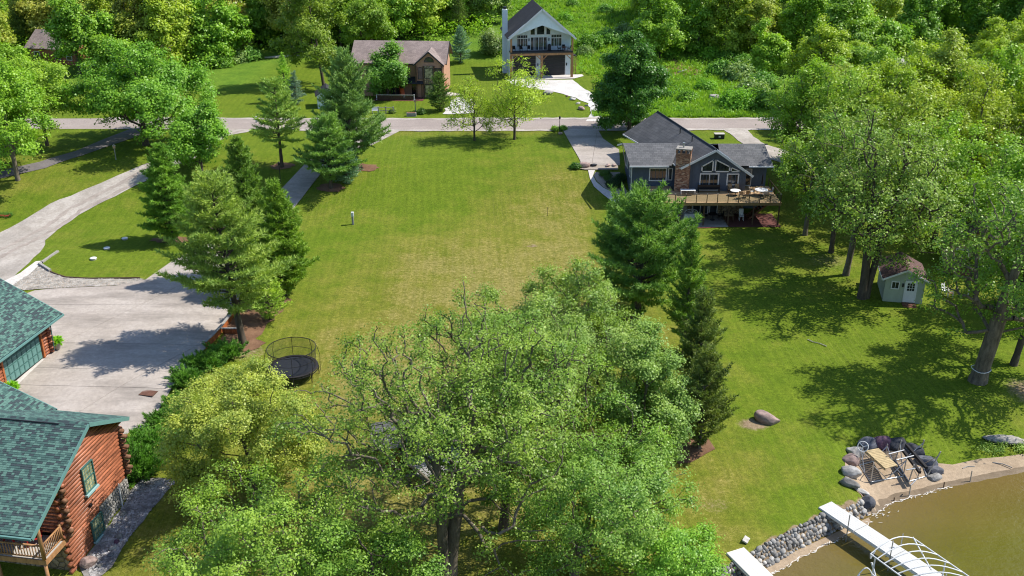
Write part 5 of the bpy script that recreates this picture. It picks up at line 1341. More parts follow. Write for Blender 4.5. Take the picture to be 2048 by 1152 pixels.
t = thing('parasol', 'closed dark parasol standing through the round deck table', 'parasol', (28.7, 110.0, FZ + .721)); m = MB(); m.tube((0, 0, 0), (0, 0, 1.9), .02, None, 6); m.build('pole', M['black'], t); m = MB(); m.lathe([(.03, .6), (.11, .7), (.09, 1.5), (.02, 1.9)], 10); m.build('canopy', M['umber'], t)
t = thing('deck_bench', 'black metal bench with flower boxes below the big deck window', 'bench', (22.9, 111.2, FZ))
m = MB(); m.box(-1.3, 1.3, -.2, .2, .40, .45); m.build('seat', M['black'], t); m = MB(); m.box(-1.3, 1.3, .18, .22, .45, .85); m.build('backrest', M['black'], t)
for x in (-1.2, 1.2): m = MB(); m.box(x - .03, x + .03, -.18, .2, 0, .4); m.build('leg', M['black'], t)
table((20.3, 110.3, FZ), .6, 'white wrought table beside the brick chimney', 'alu', 'alu', .6, False, 1.7, .7, 'side_table')
t = thing('deck_storage_bench', 'white bench with a sunburst back under the deck', 'bench', (20.9, 110.2, 1.06))
m = MB(); m.box(-.85, .85, -.3, .3, 0, .5); m.build('seat_box', M['plastic_white'], t); m = MB()
m.path([(-.8, .27, .5), (-.6, .27, .8), (0, .27, .95), (.6, .27, .8), (.8, .27, .5)], .035)
for a in (-.5, -.25, 0, .25, .5): m.tube((0, .27, .5), (a * 1.3, .27, .9 - abs(a) * .25), .02)
m.build('backrest', M['plastic_white'], t)
chair((26.5, 109.2, 1.06), R(0), 'white high-backed chair under the deck', 'plastic_white', 'plastic_white', None, 'garden_chair', .5, .75)
table((23.2, 109.4, 1.06), .55, 'dark round table in the shade under the deck', 'umber', 'black'); chair((22.4, 109.6, 1.06), R(90), 'dark chair left of the shaded table under the deck', 'umber', 'black'); chair((24.1, 109.5, 1.06), R(-90), 'dark chair right of the shaded table under the deck', 'umber', 'black')
table((25.0, 109.0, 1.06), .6, 'wooden table beside the white high-backed chair', 'cushion', 'post_brown', .75, False, 1.1, .8)
# rocks, bushes and lamps round the drive
x, y, z = gp(1169, 335); tag(rock_obj('boulder', 31, M['rock_pink'], (x, y, z + .35), (.75, .5, .45), (0, 0, .2)), 'reddish boulder at the raised bed end of the concrete house drive', 'boulder')
for k, (px, py, s, mt, lab) in enumerate([(1187, 334, .5, 'rock_dark', 'flat dark rock in the raised bed beside the reddish boulder'), (1216, 334, .45, 'rock_pink', 'low pinkish rock in the raised bed'), (1228, 334, .35, 'rock_pink', 'small rock in the raised bed nearest the house wall')]):
    x, y, z = gp(px, py); tag(rock_obj('boulder', 41 + k, M[mt], (x, y, z + .25), (s, s * .6, s * .4), (0, 0, k)), lab, 'boulder')
def bush(px, py, r, label, color, hh=.9, seed=1, name='shrub', leaf=.13):
    x, y, z = gp(px, py); t = thing(name, label, 'shrub', (x, y, z))
    rng = np.random.default_rng(seed); n = int(60 * r * r) + 50; d = unit(rng.normal(0, 1, (n, 3)) + np.array([0, 0, .35])); P = d * np.array([r, r, r * hh]) * rng.uniform(.6, 1, (n, 1)); P[:, 2] = np.abs(P[:, 2]) + .12
    V1, F1 = leaves(rng, P, .12, 30, leaf, np.array([0, 0, 0]), .5); link('foliage', npmesh('foliage', V1, F1, M['leaf']), t, color=(*color, 1))
    m = MB()
    for k in range(4): m.tube((0, 0, -.1), (.3 * r * math.cos(k * 1.6), .3 * r * math.sin(k * 1.6), .5 * r), .03, .015, 5)
    m.build('stem', M['bark'], t)
bush(1151, 336, .7, 'low green shrub at the left end of the raised bed', (.05, .11, .02), .8, 2)
bush(1211, 352, .75, 'dark rounded shrub at the top of the pebble bed', (.035, .075, .015), .8, 3); bush(1215, 359, .45, 'small dark shrub below the rounded one in the pebble bed', (.035, .075, .015), .8, 4)
bush(1228, 372, 1.1, 'wide near-black shrub beside the blue-grey wall', (.025, .05, .015), .7, 5); bush(1240, 361, .8, 'dark shrub against the blue-grey side wall', (.03, .06, .015), .9, 6)
bush(1111, 261, .6, 'small yellow-green shrub at the lamp post foot', (.12, .2, .02), .8, 7); bush(1126, 260, .6, 'small green shrub on the driveway side of the lamp post', (.10, .19, .02), .8, 8)
x, y, z = gp(1119, 265); t = thing('lamp_post', 'thin black lamp post at the mouth of the house drive', 'lamp post', (x, y, z)); m = MB(); m.tube((0, 0, 0), (0, 0, 1.9), .045, .035, 8); m.build('post', M['black'], t); m = MB(); m.lathe([(.05, 1.9), (.11, 1.95), (.14, 2.2), (.16, 2.22), (.03, 2.36)], 8); m.build('lantern', M['black'], t)
x, y, z = gp(1120, 267); tag(rock_obj('boulder', 55, M['rock_pink'], (x, y - .4, z + .12), (.4, .3, .2), (0, 0, 0)), 'brown stone at the lamp post foot', 'boulder')
x, y, z = gp(1438, 277); t = thing('utility_box', 'dark utility box with pale top on the grass behind the roof', 'utility box', (x, y, z)); m = MB(); m.box(-.65, .65, -.4, .4, 0, .62); m.build('body', M['charcoal'], t); m = MB(); m.box(-.7, .7, -.45, .45, .62, .72); m.build('lid', M['deck_grey'], t); m = MB(); m.box(-.15, .15, -.43, -.405, .25, .45); m.build('sticker', M['white'], t)

# ================================================================== white house
WO = Vector((5.15, 174.6, H(5, 174.6)))
wh = thing('white_house', 'white board sided house with black garage doors and timber balcony', 'house', WO, R(7))
hw = 5.45; EZ, PZ, DZ = 6.9, 11.5, 4.45
m = MB(); m.slab([(-hw, 2.2, 0), (hw, 2.2, 0), (hw, 2.2, EZ), (0, 2.2, PZ), (-hw, 2.2, EZ)], 9.5, (0, 1, 0)); m.build('wall', M['white_siding'], wh)
gz = lambda x: EZ + (PZ - EZ) * (1 - abs(x - hw) / hw) - .2
battens(wh, (-hw, 2.2, 0), (1, 0, 0), (0, -1, 0), 2 * hw, gz, .45, M['white_siding'], 'siding_battens', bot=DZ)
battens(wh, (-hw, 11.7, 0), (0, -1, 0), (-1, 0, 0), 9.5, EZ, .45, M['white_siding'], 'siding_battens')
m = MB(); m.slab([(-hw - .1, .0, EZ + .15), (0, .0, 9.0), (hw + .1, .0, EZ + .15), (hw + .35, .0, EZ + .15), (0, .0, PZ + .1), (-hw - .35, .0, EZ + .15)], .2, (0, 1, 0)); m.build('gable_screen', M['white_siding'], wh)
SLW = (PZ - EZ) / hw
def wr(s): return [(s * (hw + .5), -.25, EZ - .15), (s * (hw + .5), 12.2, EZ - .15), (0, 12.2, PZ + .28), (0, -.25, PZ + .28)]
a = wr(-1); roof_plane('roof', [a[1], a[0], a[3], a[2]], .16, M['roof_dark'], wh); roof_plane('roof', wr(1), .16, M['roof_dark'], wh)
for s in (-1, 1): strip('rake_board', (s * (hw + .5), -.30, EZ - .26), (0, -.30, PZ + .17), .3, .07, M['white'], wh)
m = MB(); m.box(-hw, hw, 0, 2.18, DZ - .12, DZ); m.build('balcony_floor', M['charcoal'], wh)
m = MB(); m.box(-hw - .05, hw + .05, -.12, -.002, DZ - .5, DZ - .12); m.build('timber_beam', M['cedar'], wh)
m = MB(); m.box(-hw - .05, hw + .05, -.14, -.003, DZ - .118, DZ + .12); m.build('balcony_edge', M['charcoal'], wh)
for x in (-hw + .12, hw - .12):
    m = MB(); m.box(x - .2, x + .2, -.2, .19, -.2, DZ - .502); m.build('post', M['cedar'], wh); m = MB(); m.box(x - .15, x + .15, -.13, .16, DZ + .122, EZ - .1); m.build('post', M['cedar'], wh)
m = MB(); m.box(-.2, .2, -.2, .19, -.2, DZ - .502); m.build('post', M['cedar'], wh)
for a, b in (((-hw + .3, -.1, 3.2), (-hw + 1.1, -.1, 3.93)), ((hw - .3, -.1, 3.2), (hw - 1.1, -.1, 3.93)), ((-.15, -.1, 3.2), (-.9, -.1, 3.93)), ((.15, -.1, 3.2), (.9, -.1, 3.93))):
    m = MB(); m.tube(a, b, .09, None, 4); m.build('brace', M['cedar'], wh)
for x0, x1 in ((-4.7, -.75), (.55, 4.45)):
    m = MB(); m.box(x0 - .15, x1 + .15, 2.10, 2.19, 0, 3.75); d = m.build('garage_door', M['white'], wh)
    for r_ in range(5):
        m = MB(); m.box(x0, x1, 2.04, 2.097, .05 + r_ * .71, .735 + r_ * .71); m.build('door_panel', M['charcoal'], d)
window(wh, (-1.65, 2.2, DZ + .05), (1, 0, 0), (0, -1, 0), 2.9, 2.15, M['white'], 4, 1, .12, name='balcony_door')
for x0 in (-4.0, 2.0):
    window(wh, (x0, 2.2, DZ + .7), (1, 0, 0), (0, -1, 0), 1.75, 1.3, M['white'], 3, 1, .1); window(wh, (x0, 2.2, DZ + 2.15), (1, 0, 0), (0, -1, 0), 1.75, .45, M['white'], 1, 1, .08)
poly_window(wh, [(-.6, 2.18, 7.1), (.75, 2.18, 7.1), (.75, 2.18, 8.6), (.08, 2.18, 9.0), (-.6, 2.18, 8.6)], (0, -1, 0), M['white'])
poly_window(wh, [(-1.7, 2.18, 7.1), (-.9, 2.18, 7.1), (-.9, 2.18, 8.4), (-1.7, 2.18, 7.9)], (0, -1, 0), M['white']); poly_window(wh, [(1.05, 2.18, 7.1), (1.8, 2.18, 7.1), (1.8, 2.18, 7.9), (1.05, 2.18, 8.4)], (0, -1, 0), M['white'])
m = MB(); m.box(-hw - .75, -hw + .1, 5.0, 6.2, 0, 11.0); c = m.build('chimney', M['white_siding'], wh); m = MB(); m.lathe([(.25, 0), (.25, .35), (.32, .36), (.32, .45)], 10, (-hw - .33, 5.6, 11.0)); m.build('flue', M['charcoal'], c)
for x in (-1.95, 1.55): m = MB(); m.box(x - .08, x + .08, 2.05, 2.19, DZ + 1.6, DZ + 2.05); m.build('wall_lamp', M['black'], wh)
for x in (-.35, 4.75): m = MB(); m.box(x - .08, x + .08, 2.03, 2.19, 1.7, 2.15); m.build('wall_lamp', M['black'], wh)
m = MB(); m.slab([(hw + .02, 2.5, 3.6), (hw + 1.2, 2.5, 3.2), (hw + 1.2, 4.6, 3.2), (hw + .02, 4.6, 3.6)], .12); p = m.build('side_porch_roof', M['roof_dark'], wh)
for y in (2.6, 4.4): m = MB(); m.box(hw + 1.0, hw + 1.12, y, y + .12, -.1, 3.12); m.build('porch_post', M['cedar'], wh)
sheet('apron', [tuple((WO + Matrix.Rotation(R(7), 4, 'Z') @ Vector(q))[:2]) for q in ((-5, -1.2, 0), (5.6, -1.2, 0), (7.6, .6, 0), (7.6, 2.1, 0), (-5, 2.1, 0))], M['concrete_apron'], .08, 1.2)
RW = Matrix.Rotation(R(7), 4, 'Z')
for k, (x, y, rz, lab) in enumerate([(-4.7, 1.3, 0, 'dark chair on the balcony at its chimney end'), (-3.4, 1.4, 10, 'dark chair on the balcony below the first triple window'), (-2.1, 1.4, -10, 'dark chair on the balcony beside the balcony door'), (3.2, .9, 90, 'dark chair on the balcony left of the small table'), (4.9, .9, -90, 'dark chair on the balcony against the corner post'), (4.1, 1.5, 0, 'dark chair behind the small balcony table')]):
    p = WO + RW @ Vector((x, y, DZ)); chair(tuple(p), R(7 + rz), lab, 'umber', 'black')
p = WO + RW @ Vector((4.05, .8, DZ)); table(tuple(p), .5, 'small brown table at the balcony corner', 'leather', 'black')
p = WO + RW @ Vector((1.55, 1.6, DZ)); t = thing('grill', 'dark blue covered grill beside the balcony door', 'grill', tuple(p)); m = MB(); m.box(-.3, .3, -.22, .22, .1, .8); m.build('body', M['charcoal'], t); m = MB(); m.lathe([(.3, .8), (.28, 1.0), (.1, 1.15)], 10); m.build('lid', M['charcoal'], t)
for k, (px, py, s, mt, lab) in enumerate([(1095, 188, .95, 'rock_pale', 'broad pale rock at the left of the gravel drive'), (1134, 193, .4, 'rock_pink', 'small brown rock above the pale rocks'), (1145, 200, .65, 'rock_pale', 'pale grey rock beside the gravel drive'), (1156, 208, .5, 'rock_pale', 'white rock below the pale grey one beside the gravel drive'), (1162, 219, .8, 'rock_pink', 'flat brownish rock nearest the road at the gravel drive'), (1173, 212, .35, 'rock_dark', 'small dark rock on the edge of the gravel drive')]):
    x, y, z = gp(px, py); tag(rock_obj('boulder', 61 + k, M[mt], (x, y, z + s * .22), (s, s * .6, s * .42), (0, 0, k * 1.3)), lab, 'boulder')

# ================================================================== brown house
NO = Vector((-10.9, 160.6, H(-11, 160.6)))
nh = thing('brown_house', 'two-storey tan house with brown shingled roof and stone bay', 'house', NO, R(-3))
W0, DP, EV, RG = -14.6, 8.6, 5.4, 7.9
m = MB(); m.box(W0, 0, 0, DP, -.3, EV); m.build('wall', M['tan_siding'], nh)
for x, n_ in ((0, 1), (W0, -1)):
    m = MB(); m.slab([(x, 0, EV), (x, DP, EV), (x, DP / 2, RG - .1)], .2, (-n_, 0, 0)); m.build('gable', M['tan_siding'], nh)
roof_plane('roof', [(W0 - .5, -.5, EV - .15), (.5, -.5, EV - .15), (.5, DP / 2, RG + .12), (W0 - .5, DP / 2, RG + .12)], .15, M['roof_brown'], nh)
roof_plane('roof', [(.5, DP + .5, EV - .15), (W0 - .5, DP + .5, EV - .15), (W0 - .5, DP / 2, RG + .12), (.5, DP / 2, RG + .12)], .15, M['roof_brown'], nh)
for a, b in (((.53, -.52, EV - .26), (.53, DP / 2, RG)), ((.53, DP / 2, RG), (.53, DP + .52, EV - .26))): strip('rake_board', a, b, .24, .06, M['charcoal'], nh)
m = MB(); m.box(W0 - .5, -4.9, -.62, -.5, EV - .32, EV - .17); m.build('gutter', M['charcoal'], nh)
# projecting bay under its own gable
BX0, BX1, BYf = -4.3, -.1, -1.2
m = MB(); m.slab([(BX0, BYf, -.3), (BX1, BYf, -.3), (BX1, BYf, EV), ((BX0 + BX1) / 2, BYf, EV + 1.75), (BX0, BYf, EV)], 1.3, (0, 1, 0)); m.build('bay', M['tan_siding'], nh)
bx = (BX0 + BX1) / 2
roof_plane('roof', [(BX0 - .45, 2.6, EV - .2), (BX0 - .45, BYf - .45, EV - .2), (bx, BYf - .45, EV + 1.98), (bx, 2.6, EV + 1.98)], .12, M['roof_brown'], nh)
roof_plane('roof', [(BX1 + .35, BYf - .45, EV - .2), (BX1 + .35, 2.6, EV - .2), (bx, 2.6, EV + 1.98), (bx, BYf - .45, EV + 1.98)], .12, M['roof_brown'], nh)
for s, xe in ((-1, BX0 - .45), (1, BX1 + .35)): strip('rake_board', (xe, BYf - .47, EV - .32), (bx, BYf - .47, EV + 1.86), .2, .05, M['charcoal'], nh)
m = MB(); m.box(-3.0, -1.5, BYf - .35, BYf - .002, -.3, EV - .35); m.build('stone_face', M['brown_stone'], nh)
m = MB(); m.box(-1.45, -.1, BYf - .25, BYf - .003, -.3, 2.9); m.build('stone_face', M['brown_stone'], nh)
for x in (-3.08, -1.42, -4.3, -.12): m = MB(); m.box(x - .09, x + .09, BYf - .42, BYf - .01, -.3, EV - .34); m.build('corner_post', M['post_brown'], nh)
window(nh, (-2.85, BYf - .35, 3.2), (1, 0, 0), (0, -1, 0), 1.2, 1.5, M['charcoal'], 1, 1, .08, 'glass_refl_paint'); window(nh, (-2.85, BYf - .35, .8), (1, 0, 0), (0, -1, 0), 1.2, 1.3, M['charcoal'], 1, 1, .08, 'glass_refl_paint')
window(nh, (-3.95, BYf, 3.0), (1, 0, 0), (0, -1, 0), .65, 1.7, M['charcoal']); window(nh, (-1.2, BYf - .0, 3.1), (1, 0, 0), (0, -1, 0), .8, 1.5, M['charcoal']); window(nh, (-1.1, BYf - .25, .9), (1, 0, 0), (0, -1, 0), .6, 1.1, M['charcoal'])
arc = [(bx - .75, BYf - .01, EV + .25)] + [(bx + .75 * math.cos(a), BYf - .01, EV + .25 + .75 * math.sin(a)) for a in [PI * k / 8 for k in range(0, 8)]]
poly_window(nh, arc, (0, -1, 0), M['charcoal'], .09)
window(nh, (-7.3, 0, 3.3), (1, 0, 0), (0, -1, 0), .9, 1.3, M['charcoal'], 1, 1, .1)
for x in (-7.75, -6.2): m = MB(); m.box(x, x + .35, -.06, -.003, 3.2, 4.7); m.build('shutter', M['blue_siding'], nh)
window(nh, (-12.5, 0, 3.3), (1, 0, 0), (0, -1, 0), 1.2, 1.3, M['charcoal'], 2, 1, .1)
roof_plane('porch_roof', [(-10.5, -2.0, 2.35), (-3.1, -2.0, 2.35), (-3.6, -.02, 3.1), (-10.5, -.02, 3.1)], .1, M['roof_dark'], nh)
for x in (-10.3, -7.6, -3.4): m = MB(); m.box(x - .07, x + .07, -1.95, -1.8, -.2, 2.28); m.build('porch_post', M['post_brown'], nh)
window(nh, (-8.6, 0, .1), (1, 0, 0), (0, -1, 0), 1.8, 2.1, M['charcoal'], 2, 1, .08, name='patio_door'); window(nh, (-5.2, 0, .1), (1, 0, 0), (0, -1, 0), .8, 2.0, M['umber'], 1, 1, .06, 'glass', 'door')
m = MB(); m.box(-.03, .06, 1.0, 2.8, 0, 2.0); m.build('side_door', M['brick_red'], nh)
RN = Matrix.Rotation(R(-3), 4, 'Z')
def N_(x, y, z=0): p = NO + RN @ Vector((x, y, 0)); return (p.x, p.y, H(p.x, p.y) + z)
f = thing('porch_fence', 'low dark fence with pale rails in front of the brown house porch', 'fence', N_(-7.5, -3.0), R(-3))
for x in (-3, -1.8, -.6, .6, 1.8, 3): m = MB(); m.box(x - .06, x + .06, -.06, .06, 0, .95); m.build('post', M['post_brown'] if abs(x) < 2.5 else M['white'], f)
m = MB(); m.box(-3.05, 3.05, -.1, -.061, .78, .9); m.build('rail', M['deck_grey'], f)
m = MB(); m.box(-3.05, 3.05, -.1, -.062, .18, .28); m.build('rail', M['post_brown'], f)
for k in range(24):
    m = MB(); x = -2.95 + k * .25; m.box(x, x + .18, -.055, -.02, .05, .77); m.build('slat', M['post_brown'], f)
t = thing('play_slide', 'orange slide toy under the brown house porch', 'slide', N_(-6.7, -1.2), R(20)); m = MB(); m.obox((0, 0, 1.5), (1, 0, 0), (0, -.6, -.8), (0, -.8, .6), (-.3, .3), (0, 1.8), (-.04, .04)); m.build('chute', M['orange'], t); m = MB(); m.box(-.3, .3, .1, .16, 0, 1.5).box(-.34, -.3, 0, .2, 0, 1.8).box(.3, .34, 0, .2, 0, 1.8); m.build('ladder', M['orange'], t)
t = thing('ball', 'white ball on the brown house patio', 'ball', N_(-6.2, -2.2, .3)); bm_ = bmesh.new(); bmesh.ops.create_icosphere(bm_, subdivisions=2, radius=.26); me = bpy.data.meshes.new('ball'); bm_.to_mesh(me); bm_.free(); me.materials.append(M['plastic_white']); link('skin', me, t)
tag(sheet('porch_patio', [N_(-11, -.05)[:2], N_(-3, -1.3)[:2], N_(-3, -3.6)[:2], N_(-11, -3.6)[:2]], M['paver_red'], .05, 1.0), kind='structure')
tag(sheet('side_patio', [N_(.1, 0)[:2], N_(2.4, .3)[:2], N_(2.6, 1.4)[:2], N_(.1, 2.8)[:2]], M['concrete_apron'], .05, .8), kind='structure')

# ================================================================== shed and tan building
SO = Vector((*gp(1765, 602)[:2], 0)); SO.z = H(SO.x, SO.y) - .02
sh = thing('garden_shed', 'sage green board shed with white door and maroon roof', 'shed', SO, R(-12))
sw, sd_, se, sp = 3.55, 4.4, 2.45, 3.35
m = MB(); m.slab([(0, 0, -.1), (sw, 0, -.1), (sw, 0, se), (sw / 2, 0, sp), (0, 0, se)], sd_, (0, 1, 0)); m.build('wall', M['sage_siding'], sh)
battens(sh, (0, 0, 0), (1, 0, 0), (0, -1, 0), sw, lambda x: se + (sp - se) * (1 - abs(x - sw / 2) / (sw / 2)) - .1, .3, M['sage_siding'], 'siding_boards', bw=.02, bt=.015)
battens(sh, (0, sd_, 0), (0, -1, 0), (-1, 0, 0), sd_, se, .3, M['sage_siding'], 'siding_boards', bw=.02, bt=.015)
ks = (sp - se) / (sw / 2)
roof_plane('roof', [(-.35, sd_ + .2, se - .05), (-.35, -.3, se - .05), (sw / 2, -.3, sp + .13), (sw / 2, sd_ + .2, sp + .13)], .08, M['roof_maroon'], sh)
roof_plane('roof', [(sw + .35, -.3, se - .05), (sw + .35, sd_ + .2, se - .05), (sw / 2, sd_ + .2, sp + .13), (sw / 2, -.3, sp + .13)], .08, M['roof_maroon'], sh)
for xe in (-.36, sw + .36): strip('rake_board', (xe, -.33, se - .12), (sw / 2, -.33, sp + .06), .16, .05, M['white'], sh)
strip('fascia', (-.38, -.3, se - .12), (-.38, sd_ + .2, se - .12), .16, .05, M['white'], sh)
m = MB(); m.box(0, sw, -.03, -.002, se - .04, se + .01); m.build('band', M['sage_siding'], sh)
window(sh, (.62, -.01, 1.45), (1, 0, 0), (0, -1, 0), .58, .62, M['white'], 2, 1, .09, mw=.015)
m = MB(); m.box(1.52, 1.66, -.12, -.01, 1.65, 2.0); l_ = m.build('wall_lamp', M['black'], sh)
d = MB(); d.box(1.85, 2.8, -.05, -.002, .12, 2.22); d = d.build('door', M['white'], sh)
for (a, b, c, e) in ((1.76, 1.85, .12, 2.31), (2.80, 2.89, .12, 2.31), (1.85, 2.80, 2.22, 2.31)): m = MB(); m.box(a, b, -.07, -.001, c, e); m.build('door_frame', M['white'], d)
for i in range(3):
    for j in range(3): m = MB(); m.box(2.0 + i * .23, 2.19 + i * .23, -.056, -.049, 1.3 + j * .27, 1.53 + j * .27); m.build('pane', M['glass'], d)
m = MB(); m.box(1.7, 2.9, -.75, -.08, -.1, .12); m.build('step', M['leather'], sh); m = MB(); m.box(1.75, 2.95, -1.05, -.76, -.1, .04); m.build('step', M['leather'], sh)

TO = gp(1905, 560); TO = (TO[0] + .3, TO[1] + 3.2, TO[2])
tb = thing('tan_cabin', 'tan walled cabin mostly hidden by trees to the right of the green shed', 'cabin', TO, R(-20))
m = MB(); m.slab([(0, 0, -.2), (5.5, 0, -.2), (5.5, 0, 3.0), (2.75, 0, 4.3), (0, 0, 3.0)], 7, (0, 1, 0)); m.build('wall', M['ochre_wall'], tb)
roof_plane('roof', [(-.4, 7.3, 2.85), (-.4, -.4, 2.85), (2.75, -.4, 4.4), (2.75, 7.3, 4.4)], .12, M['roof_maroon'], tb); roof_plane('roof', [(5.9, -.4, 2.85), (5.9, 7.3, 2.85), (2.75, 7.3, 4.4), (2.75, -.4, 4.4)], .12, M['roof_maroon'], tb)
window(tb, (1.0, 0, 1.2), (1, 0, 0), (0, -1, 0), 1.1, 1.0, M['white'], 2, 1); window(tb, (3.3, 0, .1), (1, 0, 0), (0, -1, 0), .95, 2.0, M['white'], 1, 1, name='door')
m = MB(); m.box(5.49, 5.6, -.02, .1, 0, 3); m.build('corner_board', M['white'], tb)
for k in range(6):
    m = MB(); m.box(2.9, 4.7, -1.9 + k * .3, -1.55 + k * .3, -.3 + k * .12, -.24 + k * .12); m.build('step', M['leather'], tb)
m = MB(); m.box(0, 2.8, -2.2, -.05, .25, .4); m.build('porch', M['leather'], tb)
def lawn_chair(px, py, rz, lab, mat='plastic_white', nm='lawn_chair'):
    x, y, z = gp(px, py); return chair((x, y, z), rz, lab, mat, 'plastic_white', None, nm, .42, .6)
lawn_chair(1889, 589, R(30), 'white metal lawn chair in the shade by the brown steps'); lawn_chair(1900, 594, R(75), 'white lawn chair with a pinkish seat beside the all white one', 'rock_pink' if 0 else 'cushion')
x, y, z = gp(1936, 590); t = thing('downpipe_post', 'short white post beside the brown steps', 'post', (x, y, z)); m = MB(); m.tube((0, 0, -.1), (0, 0, 1.2), .06, None, 8); m.build('post', M['white'], t)

# ================================================================== lawn things at the left
for k, (px, py, lab) in enumerate([(250, 479, 'round white septic lid farthest up the slope, at the shadow tip'), (214, 498.5, 'round white septic lid between the other two'), (187, 519, 'round white septic lid nearest the concrete drive')]):
    x, y, z = gp(px, py); t = thing('septic_lid', lab, 'septic lid', (x, y, z), 0, 'septic lids on the grass')
    m = MB(); m.lathe([(.30, -.05), (.30, .14)], 18); m.build('riser', M['deck_grey'], t); m = MB(); m.lathe([(.34, .141), (.34, .18), (.28, .21), (.05, .22)], 18); m.build('cover', M['plastic_white'], t)
def beam(pa, pb, w_, h_, mat, lab, up=0.0, nm='landscape_timber'):
    a = Vector(gp(*pa)); b = Vector(gp(*pb)); t = thing(nm, lab, 'timber', a); d = (b - a); L = d.length; d.normalize(); s = UP.cross(d).normalized()
    m = MB(); m.obox((0, 0, up - .05), d, s, s.cross(d) * -1 if s.cross(d).z < 0 else d.cross(s), (0, L), (-w_ / 2, w_ / 2), (0, h_)); m.build('beam', M[mat], t)
beam((84, 526), (116, 504), .28, .22, 'dead_wood', 'pale weathered timber lying at the end of the gravel drive'); beam((79, 530), (101, 544), .24, .34, 'weathered', 'dark-faced timber edging the corner of the pebble bed')
e = thing('bed_edging', 'thin dark edging curving between the grass and the pebble bed', 'edging'); pe = [gp(*p) for p in ((101, 545), (116, 551), (132, 556), (176, 558.5), (225, 558), (280, 557.5))]
for a, b in zip(pe[:-1], pe[1:]):
    a, b = Vector(a), Vector(b); d = b - a; L = d.length; d.normalize(); m = MB(); m.obox(a, d, UP.cross(d).normalized(), UP, (-.02, L), (-.05, .05), (-.1, .17)); m.build('edging_board', M['post_brown'], e)
def birdhouse(px, py, lab, h=2.0):
    x, y, z = gp(px, py); t = thing('birdhouse', lab, 'birdhouse', (x, y, z), R(20)); m = MB(); m.tube((0, 0, -.2), (0, 0, h), .06, None, 8); m.build('post', M['dead_wood'], t); m = MB(); m.slab([(-.16, -.16, h), (.16, -.16, h), (.16, -.16, h + .32), (0, -.16, h + .45), (-.16, -.16, h + .32)], .32, (0, 1, 0)); m.build('box', M['deck_wood'], t); m = MB(); m.slab([(-.22, -.2, h + .28), (0, -.2, h + .48), (0, .2, h + .48), (-.22, .2, h + .28)], .02); m.slab([(0, -.2, h + .48), (.22, -.2, h + .28), (.22, .2, h + .28), (0, .2, h + .48)], .02); m.build('roof', M['deck_grey'], t)
birdhouse(232, 319, 'wooden birdhouse on a post above the gravel drive', 1.5)
birdhouse(831, 225, 'grey post with a bird box in the garden before the brown house', 1.6)
x, y, z = gp(706, 449); t = thing('utility_post', 'grey post with a white meter box standing alone in the big lawn', 'post', (x, y, z)); m = MB(); m.box(-.11, .11, -.1, .1, -.2, 1.25); m.build('post', M['weathered'], t); m = MB(); m.box(-.13, .16, -.16, .12, 1.0, 1.5); m.build('meter_box', M['plastic_white'], t)
x, y, z = gp(1095, 432); t = thing('garden_stake', 'thin dark stake with a small cross arm in the middle of the lawn', 'stake', (x, y, z)); m = MB(); m.tube((0, 0, 0), (0, 0, 1.05), .022, None, 6); m.build('rod', M['black'], t); m = MB(); m.tube((-.12, 0, .98), (.12, 0, .98), .03, None, 6); m.build('cross_arm', M['black'], t)
x, y, z = gp(562, 372); t = thing('yard_light', 'slim black yard light post beside the concrete drive', 'lamp post', (x, y, z)); m = MB(); m.tube((0, 0, 0), (0, 0, 2.6), .04, None, 8); m.build('post', M['black'], t); m = MB(); m.lathe([(.05, 2.6), (.13, 2.65), (.15, 2.95), (.03, 3.1)], 8); m.build('lantern', M['black'], t)
x, y, z = gp(513, 246); t = thing('marker_post', 'white plastic marker post across the road from the drive', 'post', (x, y, z)); m = MB(); m.box(-.12, .12, -.06, .06, -.1, 1.0); m.build('marker', M['plastic_white'], t)
for k, (px, py) in enumerate([(665, 330), (678, 300)]): pass
x, y, z = gp(18, 432); t = thing('flower_patch', 'small patch of red flowers and strappy leaves at the left edge', 'flowers', (x - .6, y, z))
rng = np.random.default_rng(4); P = rng.uniform(-1, 1, (160, 3)) * np.array([1.0, .5, 0]); V1, F1 = tufts(rng, P, np.tile([0, 0, 1.0], (160, 1)), 4, .5, .06, .45); link('leaf_blades', npmesh('leaf_blades', V1, F1, M['weed']), t, color=(.06, .12, .03, 1))
P = rng.uniform(-1, 1, (22, 3)) * np.array([.8, .25, 0]) + np.array([.2, -.5, .25]); V1, F1 = leaves(rng, P, .05, 6, .1, np.zeros(3)); link('blossom', npmesh('blossom', V1, F1, M['red']), t)
x, y, z = gp(297, 788); t = thing('drain_grate', 'rusty square drain grate in the concrete drive', 'drain grate', (x, y, z + .085), R(-12))
m = MB(); m.box(-.62, .62, -.42, .42, 0, .012); m.build('frame', M['post_brown'], t)
for k in range(14): m = MB(); m.box(-.58 + k * .085, -.53 + k * .085, -.4, .4, .012, .03); m.build('bar', M['rust'], t)
